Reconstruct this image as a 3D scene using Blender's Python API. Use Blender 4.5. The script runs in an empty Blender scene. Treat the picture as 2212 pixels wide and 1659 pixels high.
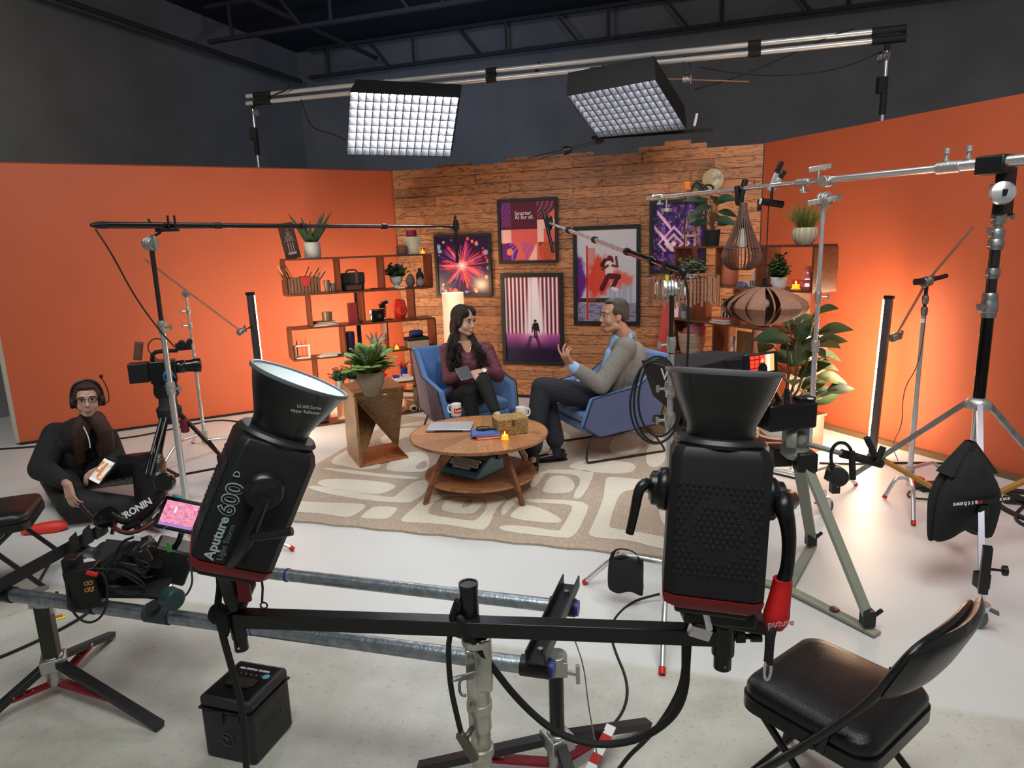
import bpy, bmesh, math, random
import numpy as np
from mathutils import Vector, Matrix, Euler
R = math.radians
random.seed(7)
SC = bpy.context.scene
COL = SC.collection
# ---------------------------------------------------------------- camera
FPX, PITCH, ROLL, HC = 1470.0, R(11.7), R(1.885), 1.70
_F = Vector((0, math.cos(PITCH), -math.sin(PITCH)))
_R0 = Vector((1, 0, 0)); _U0 = Vector((0, math.sin(PITCH), math.cos(PITCH)))
_R = math.cos(ROLL)*_R0 - math.sin(ROLL)*_U0
_U = math.sin(ROLL)*_R0 + math.cos(ROLL)*_U0
cam_d = bpy.data.cameras.new('camera'); cam = bpy.data.objects.new('camera', cam_d); COL.objects.link(cam)
cam.matrix_world = Matrix(((_R.x, _U.x, -_F.x, 0), (_R.y, _U.y, -_F.y, 0), (_R.z, _U.z, -_F.z, HC), (0, 0, 0, 1)))
cam_d.sensor_fit = 'HORIZONTAL'; cam_d.sensor_width = 36.0; cam_d.lens = 36.0*FPX/2212.0
cam_d.clip_start = 0.05; cam_d.clip_end = 100
SC.camera = cam
# ---------------------------------------------------------------- view, world, lights
SC.view_settings.view_transform = 'Standard'; SC.view_settings.look = 'None'
SC.view_settings.exposure = 0.0; SC.view_settings.gamma = 1.0; SC.view_settings.use_curve_mapping = False
w = bpy.data.worlds.new('world'); SC.world = w; w.use_nodes = True
w.node_tree.nodes['Background'].inputs[0].default_value = (0.43, 0.43, 0.44, 1)
w.node_tree.nodes['Background'].inputs[1].default_value = 0.55

def area(name, loc, aim, sx, sy, power, col=(1, 1, 1), spread=180):
    d = bpy.data.lights.new(name, 'AREA'); d.shape = 'RECTANGLE'; d.size = sx; d.size_y = sy
    d.energy = power; d.color = col; d.spread = R(spread)
    o = bpy.data.objects.new(name, d); COL.objects.link(o); o.location = loc
    o.rotation_euler = (Vector(aim)-Vector(loc)).to_track_quat('-Z', 'Y').to_euler()
    return o
# overhead softboxes of the studio above the frame, then added fills for the walls
area('studio_softbox_set', (0.3, 4.3, 4.4), (0.2, 4.5, 0), 2.2, 1.6, 26, (0.93, 0.97, 1.0), 110)
area('studio_softbox_front', (0.0, 0.6, 4.3), (0.0, 1.9, 0), 2.6, 1.4, 62, (0.95, 1.0, 0.93), 130)
area('wall_fill_left', (-3.0, 2.6, 4.4), (-3.2, 6.4, 1.0), 1.6, 1.2, 55, (1.0, 0.97, 0.9), 120)  # added fill that brightens the left orange wall, no seen source
area('wall_fill_right', (1.6, 1.8, 4.4), (3.2, 5.0, 1.0), 1.4, 1.2, 60, (1.0, 0.95, 0.92), 130)  # added fill lifting the right orange wall, no seen source

# ---------------------------------------------------------------- placing helpers
def ray(px, py): return _R*(px-1106) + _U*(829.5-py) + _F*FPX
O = Vector((0, 0, HC))
def G(px, py, z=0.0):
    v = ray(px, py); return O + v*((z-HC)/v.z)
def Y(px, py, y):
    v = ray(px, py); return O + v*(y/v.y)
WALLS = {'L': (118.8, 7.62), 'C': (70.5, 7.10), 'R': (24.5, 4.97)}
def WN(w):
    a = R(WALLS[w][0]); return Vector((math.cos(a), math.sin(a), 0))
def PW(px, py, w, off=0.0):
    v = ray(px, py); n = WN(w); return O + v*((WALLS[w][1]-off)/n.dot(v))
def V(*a): return Vector(a)

# ---------------------------------------------------------------- materials
_M = {}
def mat(name, col=(.5, .5, .5), rough=.5, metal=0, bump=0, bscale=40, var=None, vscale=8, emit=0, trans=0, coat=0, stretch=None, alpha=1, ior=1.45, sheen=0):
    if name in _M: return _M[name]
    m = bpy.data.materials.new(name); m.use_nodes = True; _M[name] = m
    nt = m.node_tree; b = nt.nodes['Principled BSDF']; L = nt.links.new
    b.inputs['Base Color'].default_value = (*col, 1); b.inputs['Roughness'].default_value = rough
    b.inputs['Metallic'].default_value = metal; b.inputs['IOR'].default_value = ior
    b.inputs['Transmission Weight'].default_value = trans; b.inputs['Coat Weight'].default_value = coat
    b.inputs['Sheen Weight'].default_value = sheen; b.inputs['Alpha'].default_value = alpha
    if emit: b.inputs['Emission Color'].default_value = (*col, 1); b.inputs['Emission Strength'].default_value = emit
    if bump or var:
        tc = nt.nodes.new('ShaderNodeTexCoord'); mp = nt.nodes.new('ShaderNodeMapping')
        L(tc.outputs['Object'], mp.inputs['Vector'])
        if stretch: mp.inputs['Scale'].default_value = stretch
        if bump:
            n = nt.nodes.new('ShaderNodeTexNoise'); n.inputs['Scale'].default_value = bscale; n.inputs['Detail'].default_value = 3
            L(mp.outputs[0], n.inputs['Vector']); bp = nt.nodes.new('ShaderNodeBump')
            bp.inputs['Strength'].default_value = bump; bp.inputs['Distance'].default_value = .01
            L(n.outputs[0], bp.inputs['Height']); L(bp.outputs[0], b.inputs['Normal'])
        if var:
            n = nt.nodes.new('ShaderNodeTexNoise'); n.inputs['Scale'].default_value = vscale; n.inputs['Detail'].default_value = 5
            L(mp.outputs[0], n.inputs['Vector']); cr = nt.nodes.new('ShaderNodeValToRGB')
            cr.color_ramp.elements[0].position = .35; cr.color_ramp.elements[1].position = .65
            cr.color_ramp.elements[0].color = (*col, 1); cr.color_ramp.elements[1].color = (*var, 1)
            L(n.outputs[0], cr.inputs[0]); L(cr.outputs[0], b.inputs['Base Color'])
    return m
def wood(name, c1, c2, rough=.45, scale=6, stretch=(1, 1, 1), dist=3.0, rnd=True, rot=0.0, bump=.15):
    if name in _M: return _M[name]
    m = bpy.data.materials.new(name); m.use_nodes = True; _M[name] = m
    nt = m.node_tree; b = nt.nodes['Principled BSDF']; L = nt.links.new
    g = nt.nodes.new('ShaderNodeNewGeometry'); mp = nt.nodes.new('ShaderNodeMapping'); mp.vector_type = 'TEXTURE'
    mp.inputs['Rotation'].default_value = (0, 0, rot); L(g.outputs['Position'], mp.inputs['Vector'])
    m2 = nt.nodes.new('ShaderNodeMapping'); m2.inputs['Scale'].default_value = stretch; L(mp.outputs[0], m2.inputs['Vector'])
    oi = nt.nodes.new('ShaderNodeObjectInfo'); mul = nt.nodes.new('ShaderNodeMath'); mul.operation = 'MULTIPLY'; mul.inputs[1].default_value = 37.0 if rnd else 0
    L(oi.outputs['Random'], mul.inputs[0]); L(mul.outputs[0], m2.inputs['Location'])
    n = nt.nodes.new('ShaderNodeTexNoise'); n.inputs['Scale'].default_value = scale; n.inputs['Detail'].default_value = 4; n.inputs['Distortion'].default_value = dist*.25
    L(m2.outputs[0], n.inputs['Vector'])
    mm = nt.nodes.new('ShaderNodeMath'); mm.operation = 'MULTIPLY'; mm.inputs[1].default_value = 9; L(n.outputs[0], mm.inputs[0])
    fr = nt.nodes.new('ShaderNodeMath'); fr.operation = 'PINGPONG'; fr.inputs[1].default_value = .5; L(mm.outputs[0], fr.inputs[0])
    cr = nt.nodes.new('ShaderNodeValToRGB'); cr.color_ramp.elements[0].position = .02; cr.color_ramp.elements[1].position = .30
    cr.color_ramp.elements[0].color = (*c2, 1); cr.color_ramp.elements[1].color = (*c1, 1)
    sc = nt.nodes.new('ShaderNodeMath'); sc.operation = 'MULTIPLY'; sc.inputs[1].default_value = 1.3; L(fr.outputs[0], sc.inputs[0]); L(sc.outputs[0], cr.inputs[0])
    hs = nt.nodes.new('ShaderNodeHueSaturation'); mr = nt.nodes.new('ShaderNodeMapRange')
    mr.inputs['To Min'].default_value = .80; mr.inputs['To Max'].default_value = 1.22; L(oi.outputs['Random'], mr.inputs['Value']); L(mr.outputs[0], hs.inputs['Value'])
    L(cr.outputs[0], hs.inputs['Color']); L(hs.outputs[0], b.inputs['Base Color'])
    b.inputs['Roughness'].default_value = rough
    bp = nt.nodes.new('ShaderNodeBump'); bp.inputs['Strength'].default_value = bump; bp.inputs['Distance'].default_value = .004
    L(fr.outputs[0], bp.inputs['Height']); L(bp.outputs[0], b.inputs['Normal'])
    return m
BLK = mat('black_plastic', (.006, .006, .007), .42)
BLKM = mat('black_matte', (.009, .009, .010), .75, bump=.1, bscale=200)
BLKG = mat('black_gloss', (.006, .006, .007), .22)
RUB = mat('rubber', (.010, .010, .010), .7)
CHR = mat('chrome', (.72, .72, .74), .24, .8)
STL = mat('worn_steel', (.42, .42, .42), .38, 1, bump=.2, bscale=60, var=(.30, .30, .29), vscale=20)
GALV = mat('galvanised_steel', (.40, .43, .46), .38, .9, bump=.15, bscale=90, var=(.25, .29, .33), vscale=35)
CAST = mat('cast_aluminium', (.50, .50, .48), .42, .85, bump=.3, bscale=60)
DKST = mat('dark_steel', (.07, .06, .06), .3, .9)
REDP = mat('red_plastic', (.55, .015, .012), .4)
WHT = mat('white_paint', (.8, .8, .8), .5)
CREAM = mat('cream_ceramic', (.62, .60, .54), .35, bump=.1, bscale=60)
LETW = mat('white_lettering', (.80, .82, .82), .5)
GLASS = mat('clear_glass', (.95, .9, .85), .03, trans=1)
AMB = mat('candle_glow', (1.0, .50, .08), .5, emit=2.2)

# ---------------------------------------------------------------- mesh builder (coordinates are world coordinates, or local ones run through self.m)
class MB:
    def __init__(s, m=None): s.v = []; s.f = []; s.m = m
    def add(s, vs, fs):
        n = len(s.v); m = s.m
        s.v += [tuple(m @ Vector(v)) if m is not None else tuple(v) for v in vs]
        s.f += [tuple(i+n for i in f) for f in fs]; return s
    def box(s, c, d, rot=None):
        c = Vector(c); h = Vector(d)*.5; q = Euler(rot).to_matrix() if rot and not isinstance(rot, Matrix) else rot
        vs = []
        for z in (-1, 1):
            for x, y in ((-1, -1), (1, -1), (1, 1), (-1, 1)):
                p = Vector((x*h.x, y*h.y, z*h.z)); p = q @ p if q is not None else p; vs.append(c+p)
        return s.add(vs, [(3, 2, 1, 0), (4, 5, 6, 7), (0, 1, 5, 4), (1, 2, 6, 5), (2, 3, 7, 6), (3, 0, 4, 7)])
    def slab(s, pts, t):                     # polygon in space, given thickness along its normal (t may be a vector)
        pts = [Vector(p) for p in pts]; n = len(pts)
        if not isinstance(t, Vector):
            nn = Vector((0, 0, 0))
            for i in range(n):
                a, b = pts[i], pts[(i+1) % n]; nn += a.cross(b)
            nn.normalize(); t = nn*t
        return s.add(pts+[p+t for p in pts], [tuple(range(n))[::-1], tuple(range(n, 2*n))]+[(i, (i+1) % n, n+(i+1) % n, n+i) for i in range(n)])
    def bar(s, a, b, w, h, up=None):          # box section from a to b
        a = Vector(a); b = Vector(b); d = (b-a); l = d.length
        if l < 1e-6: return s
        d.normalize(); u = Vector(up) if up else (Vector((0, 0, 1)) if abs(d.z) < .95 else Vector((0, 1, 0)))
        x = d.cross(u).normalized(); z = x.cross(d)
        vs = [p+x*i*w/2+z*j*h/2 for p in (a, b) for i, j in ((-1, -1), (1, -1), (1, 1), (-1, 1))]
        return s.add(vs, [(3, 2, 1, 0), (4, 5, 6, 7), (0, 1, 5, 4), (1, 2, 6, 5), (2, 3, 7, 6), (3, 0, 4, 7)])
    def tube(s, pts, r, n=10, smooth=0, close=False, flat=1.0):
        pts = [Vector(p) for p in pts]
        rs = list(r) if isinstance(r, (list, tuple)) else [r]*len(pts)
        for _ in range(smooth):
            q = []; rr = []
            N = len(pts)
            rng = range(N if close else N-1)
            if not close: q.append(pts[0]); rr.append(rs[0])
            for i in rng:
                a, b = pts[i], pts[(i+1) % N]; ra, rb = rs[i], rs[(i+1) % N]
                q += [a*.75+b*.25, a*.25+b*.75]; rr += [ra*.75+rb*.25, ra*.25+rb*.75]
            if not close: q.append(pts[-1]); rr.append(rs[-1])
            pts, rs = q, rr
        N = len(pts); vs = []; fs = []; pu = None
        for i, p in enumerate(pts):
            if close: d = (pts[(i+1) % N]-pts[i-1])
            else: d = (pts[min(i+1, N-1)]-pts[max(i-1, 0)])
            if d.length < 1e-9: d = Vector((0, 0, 1))
            d.normalize()
            if pu is None: pu = d.orthogonal().normalized()
            u = (pu-d*pu.dot(d))
            u = u.normalized() if u.length > 1e-6 else d.orthogonal().normalized()
            pu = u; w = d.cross(u)
            for k in range(n):
                a = 2*math.pi*k/n; vs.append(p+(u*math.cos(a)+w*math.sin(a)*flat)*rs[i])
        for i in range(N if close else N-1):
            j = (i+1) % N
            for k in range(n):
                l = (k+1) % n; fs.append((i*n+k, i*n+l, j*n+l, j*n+k))
        if not close: fs += [tuple(range(n))[::-1], tuple(range((N-1)*n, N*n))]
        return s.add(vs, fs)
    def cyl(s, a, b, r, n=16, r2=None): return s.tube([a, b], [r, r if r2 is None else r2], n)
    def lathe(s, prof, o=(0, 0, 0), ax=(0, 0, 1), n=24, rip=0, ripn=8):
        o = Vector(o); q = Vector(ax).normalized().to_track_quat('Z', 'Y'); vs = []; fs = []
        for r, z in prof:
            for k in range(n):
                a = 2*math.pi*k/n; rr = max(r, 1e-4)*(1+rip*math.cos(ripn*a)); vs.append(o+q @ Vector((rr*math.cos(a), rr*math.sin(a), z)))
        for i in range(len(prof)-1):
            for k in range(n):
                l = (k+1) % n; fs.append((i*n+k, i*n+l, (i+1)*n+l, (i+1)*n+k))
        if prof[0] != prof[-1]: fs += [tuple(range(n))[::-1], tuple(range((len(prof)-1)*n, len(prof)*n))]
        return s.add(vs, fs)
    def sph(s, c, r, n=12, m=8, q=None):
        r = Vector((r, r, r)) if not hasattr(r, '__len__') else Vector(r); c = Vector(c); vs = []; fs = []
        for i in range(m+1):
            t = math.pi*i/m
            for k in range(n):
                a = 2*math.pi*k/n; p = Vector((r.x*math.sin(t)*math.cos(a), r.y*math.sin(t)*math.sin(a), r.z*math.cos(t)))
                vs.append(c+(q @ p if q is not None else p))
        for i in range(m):
            for k in range(n):
                l = (k+1) % n; fs.append((i*n+k, (i+1)*n+k, (i+1)*n+l, i*n+l))
        return s.add(vs, fs)
    def leaf(s, base, d, up, L, W, curl=.3, t=.0015, n=5, taper=.5):   # a curved leaf blade with thickness
        base = Vector(base); d = Vector(d).normalized(); up = Vector(up); side = d.cross(up)
        side = side.normalized() if side.length > 1e-5 else d.orthogonal().normalized(); up = side.cross(d)
        vs = []
        for i in range(n+1):
            u = i/n; wv = W*math.sin(math.pi*min(1, (u**taper)*.97+.02))*.5 if 0 < i else W*.06
            if i == n: wv = W*.02
            c = base+d*L*u*(1-.12*curl*u) - up*(curl*L*u*u) 
            vs += [c-side*wv+up*wv*.25, c-up*.0, c+side*wv+up*wv*.25]
        fs = []
        for i in range(n):
            a = i*3; fs += [(a, a+1, a+4, a+3), (a+1, a+2, a+5, a+4)]
        k = len(vs); vs2 = vs+[Vector(v)-up*t for v in vs]
        fs2 = fs+[tuple(x+k for x in f[::-1]) for f in fs]
        return s.add(vs2, fs2)
    def out(s, name, m, parent=None, bevel=0, smooth=True, sub=0, loc=None, ang=.7, seg=2):
        base = Vector(loc) if loc is not None else (WL[parent.name] if parent is not None else Vector((0, 0, 0)))
        me = bpy.data.meshes.new(name)
        me.from_pydata([(v[0]-base.x, v[1]-base.y, v[2]-base.z) for v in s.v], [], s.f)
        me.materials.append(m)
        if smooth:
            me.shade_smooth(); me.set_sharp_from_angle(angle=ang)
        o = bpy.data.objects.new(name, me); COL.objects.link(o)
        if parent is not None: o.parent = parent
        else: o.location = base
        WL[o.name] = base.copy()
        if bevel:
            md = o.modifiers.new('bevel', 'BEVEL'); md.width = bevel; md.segments = seg; md.limit_method = 'ANGLE'; md.angle_limit = R(35)
        if sub:
            md = o.modifiers.new('subdivision', 'SUBSURF'); md.levels = sub; md.render_levels = sub
        return o
WL = {}
def T(name, label, cat, loc, group=None):      # a thing made of parts: an Empty at its base
    o = bpy.data.objects.new(name, None); COL.objects.link(o); o.location = loc; o.empty_display_size = .05
    o['label'] = label; o['category'] = cat
    if group: o['group'] = group
    WL[o.name] = Vector(loc); return o
def tag(o, label, cat, group=None):
    o['label'] = label; o['category'] = cat
    if group: o['group'] = group
    return o
def S(o): o['kind'] = 'structure'; return o
def frame(o, xdir, zdir=(0, 0, 1)):            # matrix: local X along xdir, Z along zdir
    x = Vector(xdir).normalized(); z = Vector(zdir); y = z.cross(x).normalized(); z = x.cross(y)
    return Matrix(((x.x, y.x, z.x, o[0]), (x.y, y.y, z.y, o[1]), (x.z, y.z, z.z, o[2]), (0, 0, 0, 1)))
def text(s, size, m, mt, parent, name='lettering', ext=.0006, bold=0, align='CENTER', sx=1.0):
    cu = bpy.data.curves.new(name, 'FONT'); cu.body = s; cu.size = size; cu.extrude = ext; cu.offset = bold
    cu.align_x = align; cu.align_y = 'CENTER'; cu.space_character = 1.0; cu.resolution_u = 3; cu.materials.append(mt)
    tmp = bpy.data.objects.new('tmp', cu); COL.objects.link(tmp); me = bpy.data.meshes.new_from_object(tmp.evaluated_get(bpy.context.evaluated_depsgraph_get()))
    bpy.data.objects.remove(tmp); bpy.data.curves.remove(cu); me.name = name; o = bpy.data.objects.new(name, me); COL.objects.link(o)
    if not me.materials: me.materials.append(mt)
    b = WL[parent.name]; mm = m.copy(); mm.translation -= b; o.parent = parent; o.matrix_local = mm @ Matrix.Diagonal((sx, 1, 1, 1))
    WL[o.name] = b.copy(); return o
def painted(name, P, ux, uy, w, h, fn, parent, nx, ny, rough=.35, emit=0, off=None):
    # a flat print or screen: a fine grid of vertices in the plane P + u*ux*w + v*uy*h, coloured by fn(u, v)
    u, v = np.meshgrid(np.linspace(0, 1, nx+1), np.linspace(0, 1, ny+1)); c = np.clip(np.array(fn(u, v)), 0, 1)
    P = np.array(P); ux = np.array(ux)*w; uy = np.array(uy)*h; b = np.array(WL[parent.name])
    co = (P-b)[None, None, :]+u[..., None]*ux+v[..., None]*uy
    me = bpy.data.meshes.new(name); i = np.arange(nx*ny); r, q = i//nx, i % nx; a = r*(nx+1)+q
    me.from_pydata(co.reshape(-1, 3).tolist(), [], np.stack([a, a+1, a+nx+2, a+nx+1], 1).tolist())
    at = me.color_attributes.new('Col', 'FLOAT_COLOR', 'POINT')
    cc = np.ones(((nx+1)*(ny+1), 4)); cc[:, :3] = np.stack(c, -1).reshape(-1, 3)**2.2; at.data.foreach_set('color', cc.ravel())
    key = 'print_%g_%g' % (rough, emit)
    if key not in _M:
        m = bpy.data.materials.new(key); m.use_nodes = True; _M[key] = m; nt = m.node_tree; bs = nt.nodes['Principled BSDF']
        ca = nt.nodes.new('ShaderNodeVertexColor'); ca.layer_name = 'Col'
        if emit:
            bs.inputs['Base Color'].default_value = (0, 0, 0, 1)
            nt.links.new(ca.outputs[0], bs.inputs['Emission Color']); bs.inputs['Emission Strength'].default_value = emit
        else: nt.links.new(ca.outputs[0], bs.inputs['Base Color'])
        bs.inputs['Roughness'].default_value = rough
    me.materials.append(_M[key])
    o = bpy.data.objects.new(name, me); COL.objects.link(o); o.parent = parent; WL[o.name] = WL[parent.name].copy()
    return o
def blob(name, prims, m, parent=None, vox=.005, it=4, loc=None):
    # one continuous surface grown over overlapping volumes: ('c', a, b, ra, rb) capsule, ('e', centre, radii, quat) ellipsoid, ('b', centre, size, rot)
    mb = MB()
    for p in prims:
        if p[0] == 'c':
            a, b, ra, rb = Vector(p[1]), Vector(p[2]), p[3], p[4]; fl = p[5] if len(p) > 5 else None
            d = b-a
            if fl is None:
                mb.sph(a, ra, 14, 9); mb.sph(b, rb, 14, 9)
                if d.length > 1e-5: mb.tube([a, b], [ra, rb], 14)
            else:
                q = d.to_track_quat('Z', 'Y'); mb.sph(a, (ra*fl[0], ra*fl[1], ra), 14, 9, q); mb.sph(b, (rb*fl[0], rb*fl[1], rb), 14, 9, q)
        elif p[0] == 'e': mb.sph(p[1], p[2], 18, 12, p[3] if len(p) > 3 else None)
        elif p[0] == 'b': mb.box(p[1], p[2], p[3] if len(p) > 3 else None)
        elif p[0] == 't': mb.tube(p[1], p[2], p[3] if len(p) > 3 else 10, smooth=2)
    o = mb.out(name, m, parent, loc=loc, smooth=False)
    r = o.modifiers.new('remesh', 'REMESH'); r.mode = 'VOXEL'; r.voxel_size = vox; r.use_smooth_shade = True
    s = o.modifiers.new('smooth', 'SMOOTH'); s.factor = .5; s.iterations = it
    dg = bpy.context.evaluated_depsgraph_get(); me = bpy.data.meshes.new_from_object(o.evaluated_get(dg))
    o.modifiers.clear(); old = o.data; o.data = me; bpy.data.meshes.remove(old)
    if not me.materials: me.materials.append(m)
    me.shade_smooth()
    return o
# ================================================================ STRUCTURE
HW = 2.535
ORNG = mat('orange_paint', (.50, .102, .040), .6, bump=.03, bscale=120, var=(.475, .096, .038), vscale=2)
def floor_mat():
    m = bpy.data.materials.new('studio_floor'); m.use_nodes = True; nt = m.node_tree; L = nt.links.new; b = nt.nodes['Principled BSDF']
    g = nt.nodes.new('ShaderNodeNewGeometry'); sp = nt.nodes.new('ShaderNodeSeparateXYZ'); L(g.outputs['Position'], sp.inputs[0])
    n1 = nt.nodes.new('ShaderNodeTexNoise'); n1.inputs['Scale'].default_value = 60; n1.inputs['Detail'].default_value = 6; L(g.outputs['Position'], n1.inputs['Vector'])
    n2 = nt.nodes.new('ShaderNodeTexNoise'); n2.inputs['Scale'].default_value = 2.2; n2.inputs['Detail'].default_value = 8; n2.inputs['Roughness'].default_value = .65; L(g.outputs['Position'], n2.inputs['Vector'])
    # the freshly painted white area ends at a line just behind the dolly track
    ma = nt.nodes.new('ShaderNodeMath'); ma.operation = 'MULTIPLY_ADD'; ma.inputs[1].default_value = .30; L(sp.outputs['X'], ma.inputs[0]); L(sp.outputs['Y'], ma.inputs[2])
    mr = nt.nodes.new('ShaderNodeMapRange'); mr.inputs['From Min'].default_value = 2.60; mr.inputs['From Max'].default_value = 2.64; L(ma.outputs[0], mr.inputs['Value'])
    c1 = nt.nodes.new('ShaderNodeValToRGB'); c1.color_ramp.elements[0].position = .35; c1.color_ramp.elements[1].position = .62
    c1.color_ramp.elements[0].color = (.40, .385, .34, 1); c1.color_ramp.elements[1].color = (.56, .545, .50, 1); L(n2.outputs[0], c1.inputs[0])
    s1 = nt.nodes.new('ShaderNodeValToRGB'); s1.color_ramp.elements[0].position = .30; s1.color_ramp.elements[1].position = .40
    s1.color_ramp.elements[0].color = (.72, .70, .66, 1); s1.color_ramp.elements[1].color = (1, 1, 1, 1); L(n1.outputs[0], s1.inputs[0])
    mx = nt.nodes.new('ShaderNodeMix'); mx.data_type = 'RGBA'; mx.blend_type = 'MULTIPLY'; mx.inputs[0].default_value = 1; L(c1.outputs[0], mx.inputs[6]); L(s1.outputs[0], mx.inputs[7])
    c2 = nt.nodes.new('ShaderNodeValToRGB'); c2.color_ramp.elements[0].color = (.58, .58, .57, 1); c2.color_ramp.elements[1].color = (.66, .66, .655, 1); L(n2.outputs[0], c2.inputs[0])
    m2 = nt.nodes.new('ShaderNodeMix'); m2.data_type = 'RGBA'; L(mr.outputs[0], m2.inputs[0]); L(mx.outputs[2], m2.inputs[6]); L(c2.outputs[0], m2.inputs[7]); L(m2.outputs[2], b.inputs['Base Color'])
    b.inputs['Roughness'].default_value = .42
    bp = nt.nodes.new('ShaderNodeBump'); bp.inputs['Strength'].default_value = .08; bp.inputs['Distance'].default_value = .01; L(n2.outputs[0], bp.inputs['Height']); L(bp.outputs[0], b.inputs['Normal'])
    return m
S(MB().box((0, 6, -.05), (22, 24, .1)).out('floor', floor_mat(), loc=(0, 6, -.1)))
DKW = mat('dark_grey_wall', (.25, .25, .252), .9, bump=.2, bscale=30, var=(.20, .20, .202), vscale=1.2)
DKC = mat('navy_ceiling', (.035, .038, .06), .9)
ZC = 5.1
cC = PW(640, 110, 'C', -3.9); bd = V(math.cos(R(-19.5)), math.sin(R(-19.5)), 0); bn = WN('C')
S(MB().slab([cC-bd*.0+V(0, 0, -cC.z), cC+bd*13+V(0, 0, -cC.z), cC+bd*13+V(0, 0, ZC-cC.z+.5), cC+V(0, 0, ZC-cC.z+.5)], bn*.15).out('wall_rear', DKW))
S(MB().slab([V(cC.x, cC.y, 0), V(cC.x, cC.y, 5.6), V(cC.x, cC.y, 5.6)-bn*14, V(cC.x, cC.y, 0)-bn*14], -bd*.15).out('wall_side', DKW))
S(MB().slab([V(cC.x, cC.y, ZC)-bd*.3+bn*.3, V(cC.x, cC.y, ZC)+bd*13+bn*.3, V(cC.x, cC.y, ZC)+bd*13-bn*16, V(cC.x, cC.y, ZC)-bd*.3-bn*16], V(0, 0, .15)).out('ceiling', DKC))
# open web joists and pipes hanging under the ceiling
JM = mat('joist_steel', (.05, .05, .055), .8)
for k, (off, zt) in enumerate(((-.25, ZC), (-2.6, ZC))):
    a = V(cC.x, cC.y, 0)+bn*off+bd*.4; b = a+bd*11
    z1, z0 = zt-.06, zt-.50
    t = T('ceiling_joist', ['dark open web steel joist along the far wall under the ceiling', 'dark open web steel joist under the ceiling nearer the camera'][k], 'joist', (a.x, a.y, z0), 'ceiling joists')
    MB().bar(a+V(0, 0, z1), b+V(0, 0, z1), .06, .05).out('chord', JM, t); MB().bar(a+V(0, 0, z0), b+V(0, 0, z0), .06, .05).out('chord', JM, t)
    for i in range(14):
        p = a+bd*(.4+i*.8); q = p+bd*(.35 if i % 2 else 0)
        MB().bar(p+V(0, 0, z1), q+V(0, 0, z0), .04, .04).out('web_bar', JM, t)
for k in range(2):
    a = V(cC.x, cC.y, ZC-.55)+bd*(.25)-bn*.3; b = a-bn*9
    if k: a = a+bd*1.5+V(0, 0, .2); b = b+bd*1.5+V(0, 0, .2)
    o = MB().cyl(a, b, .035, 8).out('ceiling_pipe', JM, loc=a)
    tag(o, ['dark pipe along the side wall under the ceiling, top left', 'dark pipe under the ceiling a step inward from the side wall'][k], 'pipe', 'ceiling pipes')

# the two orange painted flats
cL = PW(848, 369, 'L'); cR = PW(1652, 309, 'R')
EL = PW(44, 961, 'L'); dL = (cL-EL); dL.z = 0; dL.normalize(); dR = WN('R').cross(V(0, 0, 1)); dR = dR if dR.y < 0 else -dR
aL = V(EL.x, EL.y, .02); bL = V(cL.x, cL.y, .02)
RAW = mat('raw_flat_edge', (.38, .35, .32), .8, bump=.2, bscale=40)
wl = S(MB().slab([aL, bL, bL+V(0, 0, HW-.02), aL+V(0, 0, HW-.02)], WN('L')*.02).out('wall_left', ORNG, loc=aL))
MB().slab([aL+WN('L')*.021-dL*.04, aL+WN('L')*.021+dL*.02, aL+WN('L')*.021+dL*.02+V(0, 0, HW), aL+WN('L')*.021-dL*.04+V(0, 0, HW)], WN('L')*.07).out('edge_batten', RAW, wl)
MB().slab([aL-dL*.03-WN('L')*.002, aL, aL+V(0, 0, HW-.02), aL-dL*.03-WN('L')*.002+V(0, 0, HW-.02)], WN('L')*.02).out('edge_strip', RAW, wl)
S(MB().bar(V(aL.x, aL.y, .008)-WN('L')*.012, V(bL.x, bL.y, .008)-WN('L')*.012, .022, .016).out('baseboard_left', BLKM))
S(MB().bar(V(aL.x, aL.y, HW+.004)+WN('L')*.01, V(bL.x, bL.y, HW+.004)+WN('L')*.01, .03, .008).out('trim_1', mat('dark_rust_edge', (.18, .05, .02), .8)))
aR = V(cR.x, cR.y, .02); bR = aR+dR*3.6
S(MB().slab([aR, aR+V(0, 0, HW-.02), bR+V(0, 0, HW-.02), bR], WN('R')*.03).out('wall_right', ORNG, loc=aR))
S(MB().bar(V(aR.x, aR.y, .02)-WN('R')*.03, V(bR.x, bR.y, .02)-WN('R')*.03, .05, .04).out('baseboard_right', mat('sill_brown', (.16, .09, .04), .6)))
# plank wall: backing board plus every plank as a piece of its own
cA = PW(848, 369, 'C'); cA.z = 0; cB = PW(1650, 309, 'C'); cB.z = 0; dC = (cB-cA); LC = dC.length; dC.normalize(); nC = V(-dC.y, dC.x, 0)
wc = S(MB().slab([cA+nC*.03, cB+nC*.03, cB+nC*.03+V(0, 0, HW-.03), cA+nC*.03+V(0, 0, HW-.03)], nC*.03).out('wall_center', mat('plank_backing', (.05, .025, .012), .9), loc=cA))
PLK = wood('oak_plank', (.43, .185, .078), (.17, .060, .024), .5, 2.2, (1.0, 1, 7.0), 1.6, rot=math.atan2(dC.y, dC.x), bump=.35)
pm = bpy.data.meshes.new('plank')
mb = MB().box((0, 0, 0), (1, 1, 1)); pm.from_pydata(mb.v, [], mb.f); pm.materials.append(PLK)
rr = random.Random(11); nrow = 25; ph = HW/nrow
angC = math.atan2(dC.y, dC.x)
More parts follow.
